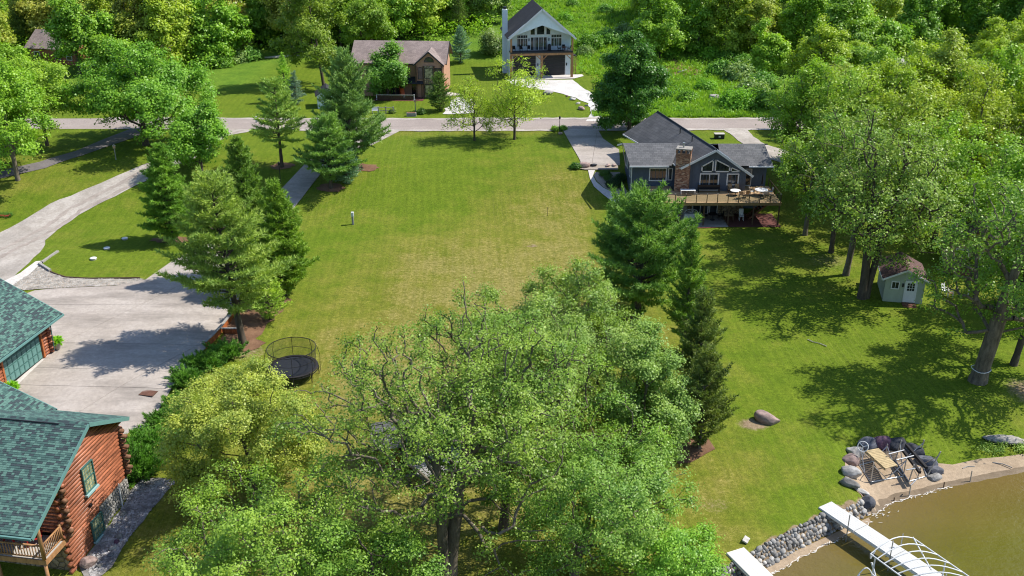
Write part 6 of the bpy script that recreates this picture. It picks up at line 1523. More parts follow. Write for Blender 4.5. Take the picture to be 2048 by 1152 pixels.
# timber retaining wall along the drive
rw = thing('retaining_wall', 'orange stained timber retaining wall with pale cap below the pine', 'retaining wall')
pr = [Vector(gp(*p)) for p in ((476, 608), (462, 642), (446, 662), (428, 682), (412, 697))]
for a, b in zip(pr[:-1], pr[1:]):
    d = b - a; d.z = 0; L = d.length; d.normalize(); s = Vector((d.y, -d.x, 0)); s = s if s.x < 0 else -s; n = max(2, int(L / .28)); zb = min(a.z, b.z)
    for k in range(n):
        m = MB(); m.obox((a.x, a.y, zb), d, s, UP, (L * k / n + .012, L * (k + 1) / n - .012), (-.05, .05), (-.6, .62)); m.build('plank', M['stained'], rw)
    m = MB(); m.obox((a.x, a.y, zb), d, s, UP, (0, L), (-.12, .12), (.622, .70)); m.build('cap_board', M['weathered'], rw)
a = pr[2]; 
for k in range(5): m = MB(); m.box(a.x + .1 + k * .3, a.x + .38 + k * .3, a.y - .5, a.y - .4, a.z - .5, a.z + .45); m.build('plank', M['stained'], rw)
m = MB(); m.box(a.x, a.x + 1.65, a.y - .56, a.y - .34, a.z + .452, a.z + .52); m.build('cap_board', M['weathered'], rw)

# ================================================================== trampoline
x, y, z = gp(588, 752); TR = 2.05
t = thing('trampoline', 'round black trampoline with tall safety net beside the yellow-green tree', 'trampoline', (x, y, z))
n = 24
m = MB(); m.lathe([(TR - .28, .86), (TR - .28, .87)], 32); m.build('jumping_mat', M['mat_black'], t)
def ring(r0, r1, z0, z1, n=32):
    m = MB(); P = []
    for i in range(n):
        a = 2 * PI * i / n
        for r, zz in ((r0, z0), (r1, z0), (r1, z1), (r0, z1)): P.append((r * math.cos(a), r * math.sin(a), zz))
    F = []
    for i in range(n):
        j = (i + 1) % n
        for k in range(4): F.append((i * 4 + k, i * 4 + (k + 1) % 4, j * 4 + (k + 1) % 4, j * 4 + k))
    return m.add(P, F)
ring(TR - .27, TR, .86, .92).build('edge_pad', M['bunk'], t)
ring(TR - .03, TR + .03, .72, .78).build('frame_ring', M['black'], t)
for k in range(8):
    a = 2 * PI * k / 8 + .2; c, s = math.cos(a), math.sin(a)
    m = MB(); m.tube((TR * c, TR * s, 0), (TR * c, TR * s, .8), .035, None, 8); m.build('leg', M['black'], t)
    rr_ = TR + .12; m = MB(); m.path([(rr_ * c, rr_ * s, .3), (rr_ * c * 1.03, rr_ * s * 1.03, 1.8), ((TR - .02) * c, (TR - .02) * s, 2.62)], .022, 6); m.build('net_pole', M['black'], t)
P = []; F = []
n = 40
for i in range(n):
    a = 2 * PI * i / n
    for zz, r in ((.92, TR - .2), (1.75, TR - .14), (2.6, TR - .06)): P.append((r * math.cos(a), r * math.sin(a), zz))
for i in range(n):
    j = (i + 1) % n
    for k in range(2): F.append((i * 3 + k, j * 3 + k, j * 3 + k + 1, i * 3 + k + 1))
m = MB(); m.add(P, F); m.build('safety_net', M['net'], t)
ring(TR - .09, TR - .045, 2.58, 2.625).build('top_rail', M['black'], t); ring(TR - .155, TR - .13, 1.74, 1.765).build('middle_band', M['black'], t)

# ================================================================== red playhouse with weathered boardwalk, under the walnut tree
x, y, z = gp(808, 912); px_ = thing('red_playhouse', 'dark red shed with grey shingled roof hidden under the huge sparse tree', 'shed', (x, y, z), R(14))
m = MB(); m.slab([(-2.0, -1.4, -.1), (2.0, -1.4, -.1), (2.0, -1.4, 2.0), (-2.0, -1.4, 2.0)], 2.8, (0, 1, 0)); m.build('wall', M['barn_red'], px_)
m = MB(); m.slab([(-2.01, -1.4, 2.0), (-2.01, 1.4, 2.0), (-2.01, 0, 2.95)], 4.02, (1, 0, 0)); m.build('gable', M['barn_red'], px_)
roof_plane('roof', [(-2.35, -1.75, 1.85), (2.35, -1.75, 1.85), (2.35, 0, 3.08), (-2.35, 0, 3.08)], .08, M['roof_slate'], px_); roof_plane('roof', [(2.35, 1.75, 1.85), (-2.35, 1.75, 1.85), (-2.35, 0, 3.08), (2.35, 0, 3.08)], .08, M['roof_slate'], px_)
m = MB(); m.box(-.45, .45, -1.45, -1.405, 0, 1.7); m.build('door', M['umber'], px_)
x, y, z = gp(890, 930); wp = thing('plank_deck', 'weathered grey plank deck beside the dark red shed', 'deck', (x + .3, y, z), R(32))
for k in range(22):
    m = MB(); o_ = random.Random(k).uniform(-.06, .06); m.box(-3.0 + o_, 2.6 + o_, -1.6 + k * .15, -1.47 + k * .15, .9, .94); m.build('plank', M['weathered'], wp)
for (a, b) in ((-2.8, -1.5), (2.4, -1.5), (-2.8, 1.55), (2.4, 1.55), (0, -1.5)): m = MB(); m.box(a - .07, a + .07, b - .07, b + .07, -.2, .89); m.build('post', M['weathered'], wp)
m = MB(); m.box(-3.0, 2.6, -1.68, -1.61, .72, .93); m.build('rim_joist', M['weathered'], wp)
x, y, z = gp(893, 862); wq = thing('plank_ramp', 'smaller pale plank platform behind the grey plank deck', 'deck', (x, y, z), R(60))
for k in range(9): m = MB(); m.box(-1.2, 1.2, -.7 + k * .16, -.56 + k * .16, .55, .59); m.build('plank', M['weathered'], wq)
for (a, b) in ((-1.1, -.6), (1.1, -.6), (-1.1, .6), (1.1, .6)): m = MB(); m.box(a - .05, a + .05, b - .05, b + .05, -.1, .54); m.build('post', M['weathered'], wq)
x, y, z = gp(1366, 806); t = thing('post_lamp', 'small white-topped post at the edge of the cedars', 'lamp post', (x, y, z)); m = MB(); m.tube((0, 0, -.1), (0, 0, 1.25), .05, None, 8); m.build('post', M['black'], t); m = MB(); m.box(-.22, .22, -.18, .18, 1.25, 1.42); m.build('cap', M['plastic_white'], t)

# ================================================================== junipers along the drive
def juniper(loc, r, h, label, seed, color=N_JUN):
    rng = np.random.default_rng(seed); t = thing('juniper_shrub', label, 'shrub', loc)
    TP, TD, a0, a1, q0, q1 = [], [], [], [], [], []
    for k in range(int(70 * r)):
        a = rng.uniform(0, 6.28); el = rng.uniform(.15, 1.25); L = r * rng.uniform(.6, 1.15) * (1.0 if el < .7 else h / r)
        d = np.array([math.cos(a) * math.cos(el), math.sin(a) * math.cos(el), math.sin(el)]); p = np.array([rng.normal(0, .2 * r), rng.normal(0, .2 * r), .05]); st_ = L / 8
        a0.append(p); 
        for s in range(8):
            p = p + d * st_ ; d = unit(d + np.array([0, 0, .03 - .06 * (el > .7)]) + rng.normal(0, .05, 3))
            if s >= 2:
                for _ in range(3): TP.append(p + rng.normal(0, .05 + .02 * r, 3) * (1.5 - s / 8)); TD.append(d)
        a1.append(p); q0.append(.025); q1.append(.008)
    V1, F1 = tubes(np.array(a0), np.array(a1), np.array(q0), np.array(q1), 4); link('stems', npmesh('stems', V1, F1, M['bark']), t)
    V1, F1 = tufts(rng, np.array(TP), np.array(TD), 7, .28, .07, .5, .05); link('foliage', npmesh('foliage', V1, F1, M['needle']), t, color=(*color, 1))
for k, (px, py, r, h, lab) in enumerate([(452, 712, 1.5, 1.0, 'spreading juniper below the timber wall nearest the pine trunk'), (408, 735, 1.6, 1.1, 'spreading juniper between the timber wall and the yellow-green tree'), (372, 765, 1.5, 1.0, 'spreading juniper at the drive edge above the drain grate'),
        (352, 812, 1.0, .9, 'juniper right beside the rusty drain grate'), (330, 850, 1.4, 1.2, 'juniper between the drain grate and the house corner'), (300, 905, 1.8, 1.9, 'tall dark juniper near the log house back corner'), (275, 950, 2.0, 2.3, 'largest dark juniper against the log house foundation'), (375, 880, 1.4, 1.2, 'dark juniper partly under the yellow-green tree')]):
    x, y, z = gp(px, py); juniper((x, y, z), r, h, lab, 300 + k, N_JUN if k < 5 else (.045, .105, .014))

# ================================================================== shore: seawall, boulders, docks, boat lifts
sv = [rock_mesh(400 + k, 2, 9, .10) for k in range(8)]
for k, me in enumerate(sv): me.materials.append([M['rock'], M['rock'], M['rock_pale'], M['rock']][k % 4]); me.name = 'stone'; me.polygons.foreach_set('use_smooth', [True] * len(me.polygons))
wall = thing('stone_seawall', 'grey fieldstone seawall between the lawn and the lake', 'sea wall')
rs = random.Random(12); path = [Vector(p) for p in [(8.2, 44.9), (12.6, 48.15), (18.4, 52.45), (23.9, 55.95)]]
seg = [(b - a).length for a, b in zip(path[:-1], path[1:])]; tot = sum(seg)
def along(s):
    for a, b, L in zip(path[:-1], path[1:], seg):
        if s <= L: return a.lerp(b, s / L), (b - a).normalized()
        s -= L
    return path[-1], (path[-1] - path[-2]).normalized()
cnt = 0
for row in range(5):
    s = rs.uniform(0, .2)
    while s < tot:
        w_ = rs.choice((.13, .15, .17, .2, .22, .27)) * rs.uniform(.9, 1.1); p, d = along(s); n = Vector((-d.y, d.x)); q = p + n * (-.10 + row * .17 + rs.uniform(-.06, .06))
        if cnt < 300:
            link('stone', sv[rs.randrange(8)], wall, (q.x, q.y, -.98 + row * .225 + rs.uniform(-.05, .05)), (rs.uniform(-.4, .4), rs.uniform(-.4, .4), rs.uniform(0, 6.3)), (w_, w_ * rs.uniform(.6, 1), max(.15, w_ * rs.uniform(.6, .95)))); cnt += 1
        s += w_ * 1.62
m = MB()
for a, b in zip(path[:-1], path[1:]):
    d = (b - a).normalized(); n = Vector((-d.y, d.x))
    m.slab([(*(a + n * .05), -1.15), (*(b + n * .05), -1.15), (*(b + n * .70), -.06), (*(a + n * .70), -.06)], .2)
m.build('earth_backing', M['mulch'], wall)
x, y, z = gp(1491, 1083); t = tag(link('paver', MB().box(-.28, .28, -.18, .18, 0, .1).mesh('paver', [M['rock_pale']]), None, (x, y, z + .1), (R(20), 0, R(60))), 'pale flat paver standing at the corner of the nearer dock', 'paver')
def boulder(px, py, size, mat, lab, seed, rz=0.0, up=.3, z0=None, planes=7, tilt=(0, 0)):
    x, y, z = gp(px, py); o = rock_obj('boulder', seed, M[mat], (x, y, z + size[2] * up), size, (tilt[0], tilt[1], rz), 4, planes=planes, rough=.07); return tag(o, lab, 'boulder')
boulder(1535, 842, (1.05, .62, .62), 'rock_pink', 'large pointed grey boulder lying alone on the lake lawn', 71, R(-22), .32, planes=9, tilt=(0, R(14)))
for k, (px, py, s, mt, rz, lab) in enumerate([
    (1709, 908, (.68, .58, .52), 'rock', 0, 'rounded grey-tan boulder beside the white wheel'), (1700, 926, (.66, .60, .50), 'rock_pink', 30, 'rounded pinkish grey boulder second along the beach edge'),
    (1700, 949, (.78, .52, .46), 'rock', -25, 'long grey boulder third along the beach edge'), (1698, 969, (.85, .38, .36), 'rock_pale', -45, 'flat elongated pale boulder nearest the seawall end'),
    (1735, 893, (.8, .6, .55), 'rock_dark', 10, 'dark slate boulder behind the white wheel'), (1763, 893, (.75, .65, .72), 'rock_purple', 20, 'purple boulder at the back of the beach'),
    (1792, 894, (1.0, .6, .6), 'rock_dark', 0, 'wide dark boulder beside the purple one'), (1826, 906, (.9, .6, .55), 'rock_dark', -25, 'dark boulder behind the long black beams'),
    (1853, 928, (.85, .6, .5), 'rock_dark', -40, 'dark grey boulder at the end of the black beams'), (1868, 944, (.65, .5, .4), 'rock_dark', 0, 'dark flat-topped boulder at the sand right of the lifts'),
    (1869, 957, (.6, .4, .28), 'rock', 20, 'low grey rock half sunk in the sand'), (1722, 985, (.6, .22, .2), 'rock_pale', -40, 'flat pale slab on the seawall end'), (1735, 1010, (.5, .5, .5), 'rock_dark', 0, 'dark stone at the foot of the seawall end')]):
    boulder(px, py, s, mt, lab, 80 + k, R(rz), .35)
tag(rock_obj('stump', 99, M['dead_wood'], Vector(gp(2012, 884)) + Vector((0, 0, .1)), (1.6, .7, .42), (0, 0, R(-12)), 4, rough=.3), 'weathered grey stump mound at the right edge of the beach', 'stump')
def dock(pa, pb, wd, lab, mat, n, plen, seed, posts, cat='dock'):
    a = Vector(pz(*pa, .12)); b = Vector(pz(*pb, .12)); d = (b - a).normalized(); s = Vector((d.y, -d.x, 0)); s = s if s.x > 0 else -s
    t = thing('boat_dock', lab, cat, a, math.atan2(d.y, d.x)); sy = 1 if Matrix.Rotation(-math.atan2(d.y, d.x), 3, 'Z') @ s == 0 else (1 if (Matrix.Rotation(-math.atan2(d.y, d.x), 3, 'Z') @ s).y > 0 else -1)
    for k in range(n):
        x0, x1 = k * plen + .015, (k + 1) * plen - .015
        nb = 7
        m = MB()
        for j in range(nb): 
            y0, y1 = sy * (wd * j / nb + .004), sy * (wd * (j + 1) / nb - .004); m.box(x0, x1, min(y0, y1), max(y0, y1), -.04, 0)
        p = m.build('deck_panel', M[mat], t)
        for yy in (0.0, wd): m = MB(); m.box(x0, x1, min(sy * yy - .03, sy * yy + .03), max(sy * yy - .03, sy * yy + .03), -.2, -.045); m.build('side_rail', M['alu'], p)
    for (xx, side, h) in posts:
        yy = sy * (wd + .06) if side else sy * -.06
        m = MB(); m.tube((xx, yy, -3.2), (xx, yy, h), .035, None, 8); m.build('post', M['metal'], t)
        m = MB(); m.tube((xx, sy * -.1, -.25), (xx, sy * (wd + .1), -.25), .03, None, 6); m.build('cross_brace', M['metal'], t)
    return t, a, d, s
dock((1637, 1014), (1842, 1152), 1.22, 'long pale dock running out from the middle of the seawall', 'dock', 6, 3.0, 1, [(2.55, 0, 1.0), (5.9, 0, 1.15), (5.6, 1, .95), (8.9, 0, .15), (8.9, 1, .15), (12, 0, .4), (12, 1, .4), (17, 0, .4), (17, 1, .4)])
dock((1453, 1105), (1500, 1152), 1.3, 'cream coloured dock at the bottom edge by the low leafy tree', 'dock_cream', 5, 3.0, 2, [(3.3, 0, .1), (3.3, 1, .1), (6, 0, .4), (6, 1, .4)])
# canopy frame of the boat lift beside the long dock
def canopy(pl0, pl1, pr0, pr1, z, lab, nr=7, ext=1.0, legs=True):
    A0, A1, B0, B1 = (Vector(pz(*p, z)) for p in (pl0, pl1, pr0, pr1))
    A1 = A0 + (A1 - A0) * ext; B1 = B0 + (B1 - B0) * ext
    t = thing('canopy_frame', lab, 'boat lift', A0); W = lambda v: v - A0
    m = MB(); m.tube(W(A0), W(A1), .045, None, 8); m.build('side_tube', M['alu'], t); m = MB(); m.tube(W(B0), W(B1), .045, None, 8); m.build('side_tube', M['alu'], t)
    for k in range(nr):
        f = k / (nr - 1); p, q = A0.lerp(A1, f), B0.lerp(B1, f); pts = [W(p.lerp(q, s / 8)) + UP * (.55 * math.sin(PI * s / 8)) for s in range(9)]
        m = MB(); m.path(pts, .036, 6); m.build('rib', M['alu'], t)
    m = MB(); m.path([W(A0), W(A0) + UP * -.35 + (B0 - A0) * .02, W(A0) + (B0 - A0) * .1 + UP * .1], .04); m.build('end_hoop', M['alu'], t)
    m = MB(); m.tube(W(B0) + UP * .05, W(A0.lerp(A1, .62)) * .55 + W(B0.lerp(B1, .8)) * .45 + UP * .4, .04, None, 6); m.build('diagonal', M['alu'], t)
    if legs:
        for p in (A0.lerp(A1, .12), B0.lerp(B1, .45), A0.lerp(A1, .9), B0.lerp(B1, .95)): m = MB(); m.tube(W(p), W(p) + UP * (-2.2 - z), .05, None, 8); m.build('leg', M['alu'], t)
        m = MB(); m.tube(W(A0.lerp(A1, .06)) + UP * -.5, W(A0.lerp(A1, .45)) + UP * (-z - .8), .06, None, 8); m.build('brace', M['alu'], t)
canopy((1741, 1108), (1801, 1152), (1826, 1076), (1936, 1152), 1.7, 'white tubular canopy frame arching over the long dock', 7, 1.35)
canopy((1715, 1152), (1735, 1172), (1745, 1150), (1790, 1190), 1.7, 'white tube corner of a second canopy frame at the bottom edge', 4, 2.5)
# two boat lifts pulled up on the beach
def lift(c, lab):
    """c: four ground pixels, corners in order"""
    P = [Vector(gp(*p)) for p in c]; o = P[0]; t = thing('boat_lift', lab, 'boat lift', o); return t, [p - o + UP * .08 for p in P]
t, Q = lift([(1741, 966), (1806, 954), (1770, 918), (1718, 932)], 'galvanised boat lift with a pale slatted platform and white wheel on the beach')
for i in range(4): m = MB(); m.tube(Q[i], Q[(i + 1) % 4], .045, None, 8); m.build('base_tube', M['metal'], t)
for i, h in enumerate((1.6, 1.5, 1.2, 1.35)):
    m = MB(); m.tube(Q[i] - UP * .1, Q[i] + UP * h, .045, None, 8); m.build('upright', M['metal'], t)
    a, b = Q[i] + UP * h * .85, Q[(i + 1) % 4].lerp(Q[i], .5); m = MB(); m.tube(a, b, .03, None, 6); m.build('brace', M['metal'], t)
    a, b = Q[i] + UP * h * .85, Q[(i - 1) % 4].lerp(Q[i], .5); m = MB(); m.tube(a, b, .03, None, 6); m.build('brace', M['metal'], t)
pl = [Vector(pz(*p, zz)) for p, zz in (((1731, 901), .25), ((1757, 896), .25), ((1795, 930), .45), ((1771, 937), .45))]
o = Vector(t.location)
n = 13
for k in range(n):
    a0, a1, b0, b1 = (pl[0].lerp(pl[3], (k + .06) / n), pl[0].lerp(pl[3], (k + .94) / n), pl[1].lerp(pl[2], (k + .06) / n), pl[1].lerp(pl[2], (k + .94) / n))
    m = MB(); m.slab([a0 - o, b0 - o, b1 - o, a1 - o], .05, (0, 0, -1)); m.build('slat', M['plank_pale'], t)
for a, b in ((pl[0], pl[3]), (pl[1], pl[2])): m = MB(); m.tube(a - o - UP * .12, b - o - UP * .12, .06, None, 4); m.build('bearer', M['plank_pale'], t)
wc = Vector(pz(1726, 893, 1.0)) - o; m = MB(); nrm = Vector((-.4, -.75, .5)).normalized(); ua = nrm.orthogonal().normalized(); ub = nrm.cross(ua)
rim = [wc + (ua * math.cos(2 * PI * k / 20) + ub * math.sin(2 * PI * k / 20)) * .36 for k in range(21)]; m.path(rim, .035, 6); wh_ = m.build('wheel', M['plastic_white'], t)
for k in range(3): m = MB(); m.tube(wc, wc + (ua * math.cos(2.1 * k + .5) + ub * math.sin(2.1 * k + .5)) * .36, .028, None, 6); m.build('spoke', M['plastic_white'], wh_)
m = MB(); m.tube(wc, Vector(gp(1719, 930)) - o, .05, None, 8); m.build('wheel_post', M['metal'], t)
t, Q = lift([(1817, 965), (1853, 954), (1838, 912), (1790, 922)], 'galvanised boat lift with long black beams on the beach')
for i in range(4): m = MB(); m.tube(Q[i], Q[(i + 1) % 4], .045, None, 8); m.build('base_tube', M['metal'], t)
for i, h in enumerate((1.4, 2.0, 1.3, 1.7)):
    lean = (Vector((.35, .05, 0)) if i == 1 else Vector((.12, 0, 0))) * h; m = MB(); m.tube(Q[i] - UP * .1, Q[i] + UP * h + lean, .05, None, 8); m.build('upright', M['metal'], t)
    a, b = Q[i] + UP * h * .8 + lean * .8, Q[(i + 1) % 4].lerp(Q[i], .45); m = MB(); m.tube(a, b, .03, None, 6); m.build('brace', M['metal'], t)
o = Vector(t.location)
for (pa, za, pb, zb) in (((1813, 890), .5, (1853, 936), .5), ((1803, 897), .4, (1840, 945), .3)):
    a, b = Vector(pz(*pa, za)) - o, Vector(pz(*pb, zb)) - o; d = (b - a); L = d.length; d.normalize(); m = MB(); m.obox(a, d, UP.cross(d).normalized(), UP, (0, L), (-.09, .09), (-.1, .1)); m.build('bunk_beam', M['bunk'], t)
for k, (pa, za, pb, zb) in enumerate((((1777, 908), .55, (1808, 900), .6), ((1800, 918), .55, (1828, 911), .5), ((1840, 935), .35, (1812, 940), .3))):
    m = MB(); m.tube(Vector(pz(*pa, za)) - o, Vector(pz(*pb, zb)) - o, .05, None, 6); m.build('cross_tube', M['metal'], t)
for k, (px, py, h, lab) in enumerate([(1940, 964, .9, 'short pale pipe standing in the wet sand'), (1818, 993, .9, 'bent pipe standing at the water line before the lifts'), (1887, 977, .5, 'small dark peg at the water line'), (1788, 1003, .3, 'tiny peg standing in the foam line')]):
    x, y, z = gp(px, py); t = thing('pipe_stake', lab, 'stake', (x, y, z)); m = MB(); m.tube((0, 0, -.2), (0, .05, h), .04, None, 6)
    if k == 1: m.tube((0, .05, h), (.45, .35, h + .25), .04, None, 6)
    m.build('pipe', M['metal' if k < 2 else 'post_brown'], t)
for k, (pa, pb, lab) in enumerate([((1598, 975), (1610, 980), 'x')]): pass
for k, (px, py, ln, az, lab) in enumerate([(1985, 926, 1.3, -.5, 'grey driftwood stick on the sand near the stump mound'), (1925, 938, 1.0, .3, 'dark driftwood stick in the middle of the beach strip'), (1888, 948, .8, 2.4, 'short driftwood stick beside the flat-topped boulder')]):
    x, y, z = gp(px, py); t = thing('driftwood', lab, 'driftwood', (x, y, z), az); m = MB(); m.path([(0, 0, .05), (ln * .5, .08, .09), (ln, -.05, .05)], .04, 5); m.build('stick', M['dead_wood'], t)
a = Vector(gp(1615, 680)); t = thing('fallen_branch', 'pale bare branch lying on the lake lawn grass', 'branch', a); m = MB(); m.path([(0, 0, .05), (.35, -.5, .07), (.9, -.8, .05), (1.3, -1.3, .05)], .04, 5); m.build('stick', M['dead_wood'], t)

x, y, z = gp(176, 1132); tag(rock_obj('boulder', 121, M['rock_pink'], (x, y, z + .22), (.62, .45, .42), (0, 0, .3), 4), 'pinkish boulder at the front corner of the log house', 'boulder')
for k, (px, py, s, lab) in enumerate([(199, 1134, .22, 'small pale rock beside the pinkish boulder'), (226, 1098, .26, 'tan rock on the edge of the house pebble bed'), (234, 1086, .22, 'purple-grey rock above the tan one on the pebble bed edge'), (238, 1075, .28, 'grey rock farther along the pebble bed edge'), (222, 1112, .24, 'bluish rock below the tan one on the pebble bed edge'), (246, 1030, .26, 'pale rock at the upper part of the pebble bed edge')]):
    x, y, z = gp(px, py); tag(rock_obj('edge_rock', 130 + k, M[('rock_pale', 'rock', 'rock_purple', 'rock', 'rock_dark', 'rock_pale')[k]], (x, y, z + s * .4), (s, s * .8, s * .7), (0, 0, k), 3), lab, 'rock')
x, y, z = gp(655, 212); t = thing('pale_shed', 'small pale blue-grey shed half hidden behind the grey-green pines', 'shed', (x, y, z), R(12)); m = MB(); m.slab([(-1.5, -1.6, -.1), (1.5, -1.6, -.1), (1.5, -1.6, 2.1), (0, -1.6, 3.1), (-1.5, -1.6, 2.1)], 3.2, (0, 1, 0)); m.build('wall', M['white_siding'], t)
roof_plane('roof', [(-1.8, 1.8, 1.95), (-1.8, -1.8, 1.95), (0, -1.8, 3.2), (0, 1.8, 3.2)], .08, M['roof_dark'], t); roof_plane('roof', [(1.8, -1.8, 1.95), (1.8, 1.8, 1.95), (0, 1.8, 3.2), (0, -1.8, 3.2)], .08, M['roof_dark'], t)
m = MB(); m.box(-.5, .5, -1.66, -1.602, 0, 1.9); m.build('door', M['blue_siding'], t)
# ================================================================== far buildings and garden things
x, y, z = gp(112, 128); fh = thing('red_cabin', 'reddish brick house with maroon roof far off at the left among trees', 'house', (x, y, z), R(-14))
m = MB(); m.slab([(-5.2, 0, -.3), (-5.2, 7, -.3), (-5.2, 7, 3.0), (-5.2, 3.5, 5.4), (-5.2, 0, 3.0)], 10, (1, 0, 0)); m.build('wall', M['brick_red'], fh)
roof_plane('roof', [(-5.9, -.6, 2.8), (5.4, -.6, 2.8), (5.4, 3.5, 5.6), (-5.9, 3.5, 5.6)], .15, M['roof_brown'], fh); roof_plane('roof', [(5.4, 7.6, 2.8), (-5.9, 7.6, 2.8), (-5.9, 3.5, 5.6), (5.4, 3.5, 5.6)], .15, M['roof_brown'], fh)
for xx in (-4.2, 2.6, .2): window(fh, (xx, 0, .9), (1, 0, 0), (0, -1, 0), 1.0, 1.2, M['white'], 1, 2)
for xx in (-4.0, -1.5): m = MB(); m.lathe([(.12, 0), (.12, .4)], 8, (xx, 2.9, 5.15)); m.build('roof_vent', M['metal'], fh)
m = MB(); m.tube((-5.6, 3.4, 3.0), (-5.6, 3.4, 5.2), .08, None, 6); m.build('king_post', M['post_brown'], fh)
x, y, z = gp(1850, 172); pb = thing('metal_barn', 'long low pale grey metal building glimpsed through the grove at the upper right', 'barn', (x, y, z), R(-9))
m = MB(); m.box(-8, 8, 0, 6.5, -.3, 2.6); m.build('wall', M['weathered'], pb)
roof_plane('roof', [(-8.4, -.4, 2.5), (8.4, -.4, 2.5), (8.4, 3.2, 3.9), (-8.4, 3.2, 3.9)], .1, M['deck_grey'], pb); roof_plane('roof', [(8.4, 6.9, 2.5), (-8.4, 6.9, 2.5), (-8.4, 3.2, 3.9), (8.4, 3.2, 3.9)], .1, M['deck_grey'], pb)
for xx in (-6, -1.5, 3): m = MB(); m.box(xx, xx + 3, -.06, -.003, 0, 2.3); m.build('barn_door', M['deck_grey'], pb)
ft = thing('garden_fence', 'low weathered rail fence in the flower garden before the brown house', 'fence'); fp = [gp(*p) for p in ((757, 227), (772, 227), (787, 227))]
for p in fp: m = MB(); m.box(p[0] - .07, p[0] + .07, p[1] - .07, p[1] + .07, p[2] - .1, p[2] + 1.1); m.build('post', M['dead_wood'], ft)
for zz in (.45, .9):
    for a, b in zip(fp[:-1], fp[1:]): m = MB(); m.tube(Vector(a) + UP * zz, Vector(b) + UP * zz, .05, None, 5); m.build('rail', M['dead_wood'], ft)
x, y, z = gp(823, 232); t = thing('raised_planter', 'weathered raised planting box in the garden before the brown house', 'planter', (x, y, z)); m = MB(); m.box(-.7, .7, -.35, .35, 0, .5); m.build('box', M['weathered'], t); m = MB(); m.box(-.62, .62, -.28, .28, .5, .54); m.build('soil', M['mulch'], t)
x, y, z = gp(757, 226); t = thing('garden_bench', 'small white bench at the garden fence', 'bench', (x - .5, y, z)); m = MB(); m.box(-.5, .5, -.2, .2, .4, .45); m.build('seat', M['plastic_white'], t); m = MB(); m.box(-.5, .5, .18, .22, .45, .9); m.build('backrest', M['plastic_white'], t)
for s in (-.42, .42): m = MB(); m.box(s - .03, s + .03, -.18, .18, 0, .4); m.build('leg', M['plastic_white'], t)
a = Vector(gp(535, 118)); t = thing('log_pile', 'pale cut logs lying at the edge of the wood', 'logs', a)
for k in range(5): m = MB(); m.tube((k * .9 - .5, k * .35, .25), (k * .9 + 2.2, k * .35 + .5, .25 + .25 * (k % 2)), .17, None, 8); m.build('log', M['dead_wood'], t, True)
a = Vector(gp(1366, 147)); t = thing('fallen_log', 'pale fallen log on the bare bank', 'log', a); m = MB(); m.tube((-.9, 0, .2), (.7, .7, .5), .14, None, 8); m.build('log', M['dead_wood'], t, True)
x, y, z = gp(1428, 199); t = thing('stump', 'flat pale stump standing in the meadow weeds', 'stump', (x, y, z)); m = MB(); m.lathe([(.9, 0), (.75, .7), (.72, .72)], 12); m.build('stump_body', M['dead_wood'], t, True)
bush(1180 - 395, 226, .5, 'small garden shrub beside the rail fence', (.09, .13, .03), 1, 21); bush(842, 228, .7, 'small dark shrub by the bird box post', (.05, .10, .02), 1, 22)

# ================================================================== woods
rw_ = random.Random(77)
WV = [decid(500 + k, h, r, lo, 200, 44, .46, .52, .22, lb, 'bark_grey' if k % 3 == 0 else 'bark', fork=.2, shape=sp_, min_r=.012, topfrac=.7) for k, (h, r, lo, lb, sp_) in enumerate([(13, 4.8, 1.0, 10, .2), (15, 5.2, 2.0, 12, .1), (11, 4.4, .6, 9, .3), (16, 4.6, 2.5, 11, .3), (12, 5.4, .8, 12, .1), (9, 3.9, .3, 8, .2), (14, 4.2, .5, 12, .45)])]
WC = conifer(560, 12.5, 3.0, .03, .55, 8, .2, .2, 0, .42, .13, .42, 5, .6, .42, trunk_r=.18)
PAL = [(.125, .205, .022), (.145, .23, .022), (.17, .22, .026), (.105, .185, .02), (.18, .21, .03), (.135, .19, .045), (.195, .20, .04), (.085, .16, .018)]
KIND = [('woodland_tree', 'mid green broadleaf tree in the far wood'), ('woodland_tree', 'bright green broadleaf tree in the far wood'), ('woodland_tree', 'yellowish green broadleaf tree in the far wood'), ('woodland_tree', 'deep green broadleaf tree in the far wood'), ('woodland_tree', 'olive yellow broadleaf tree in the far wood'), ('woodland_tree', 'grey-green broadleaf tree in the far wood'), ('woodland_tree', 'tan-tinged budding tree in the far wood'), ('woodland_tree', 'dark green tree in the far wood')]
WOOD_L = [(-200, 142), (0, 142), (120, 132), (230, 152), (330, 150), (420, 142), (470, 126), (560, 103), (640, 108), (720, 96), (800, 88), (900, 82), (985, 70), (1000, 30), (990, -60), (-260, -60)]
WOOD_R = [(1300, 40), (1335, 70), (1385, 100), (1440, 120), (1500, 100), (1545, 112), (1600, 140), (1700, 160), (1780, 150), (1950, 150), (2060, 160), (2300, 160), (2300, -60), (1265, -60), (1262, 10)]
GROVE = [(1590, 215), (1640, 190), (1760, 200), (2060, 190), (2140, 260), (2140, 360), (1940, 330), (1800, 330), (1740, 300), (1640, 290), (1600, 262)]
def pxof(x, y, z):
    Zc = y * CT + (HC - z) * ST; U = y * ST - (HC - z) * CT; return 1024 + FPX * x / Zc, 576 - FPX * U / Zc
spots = []
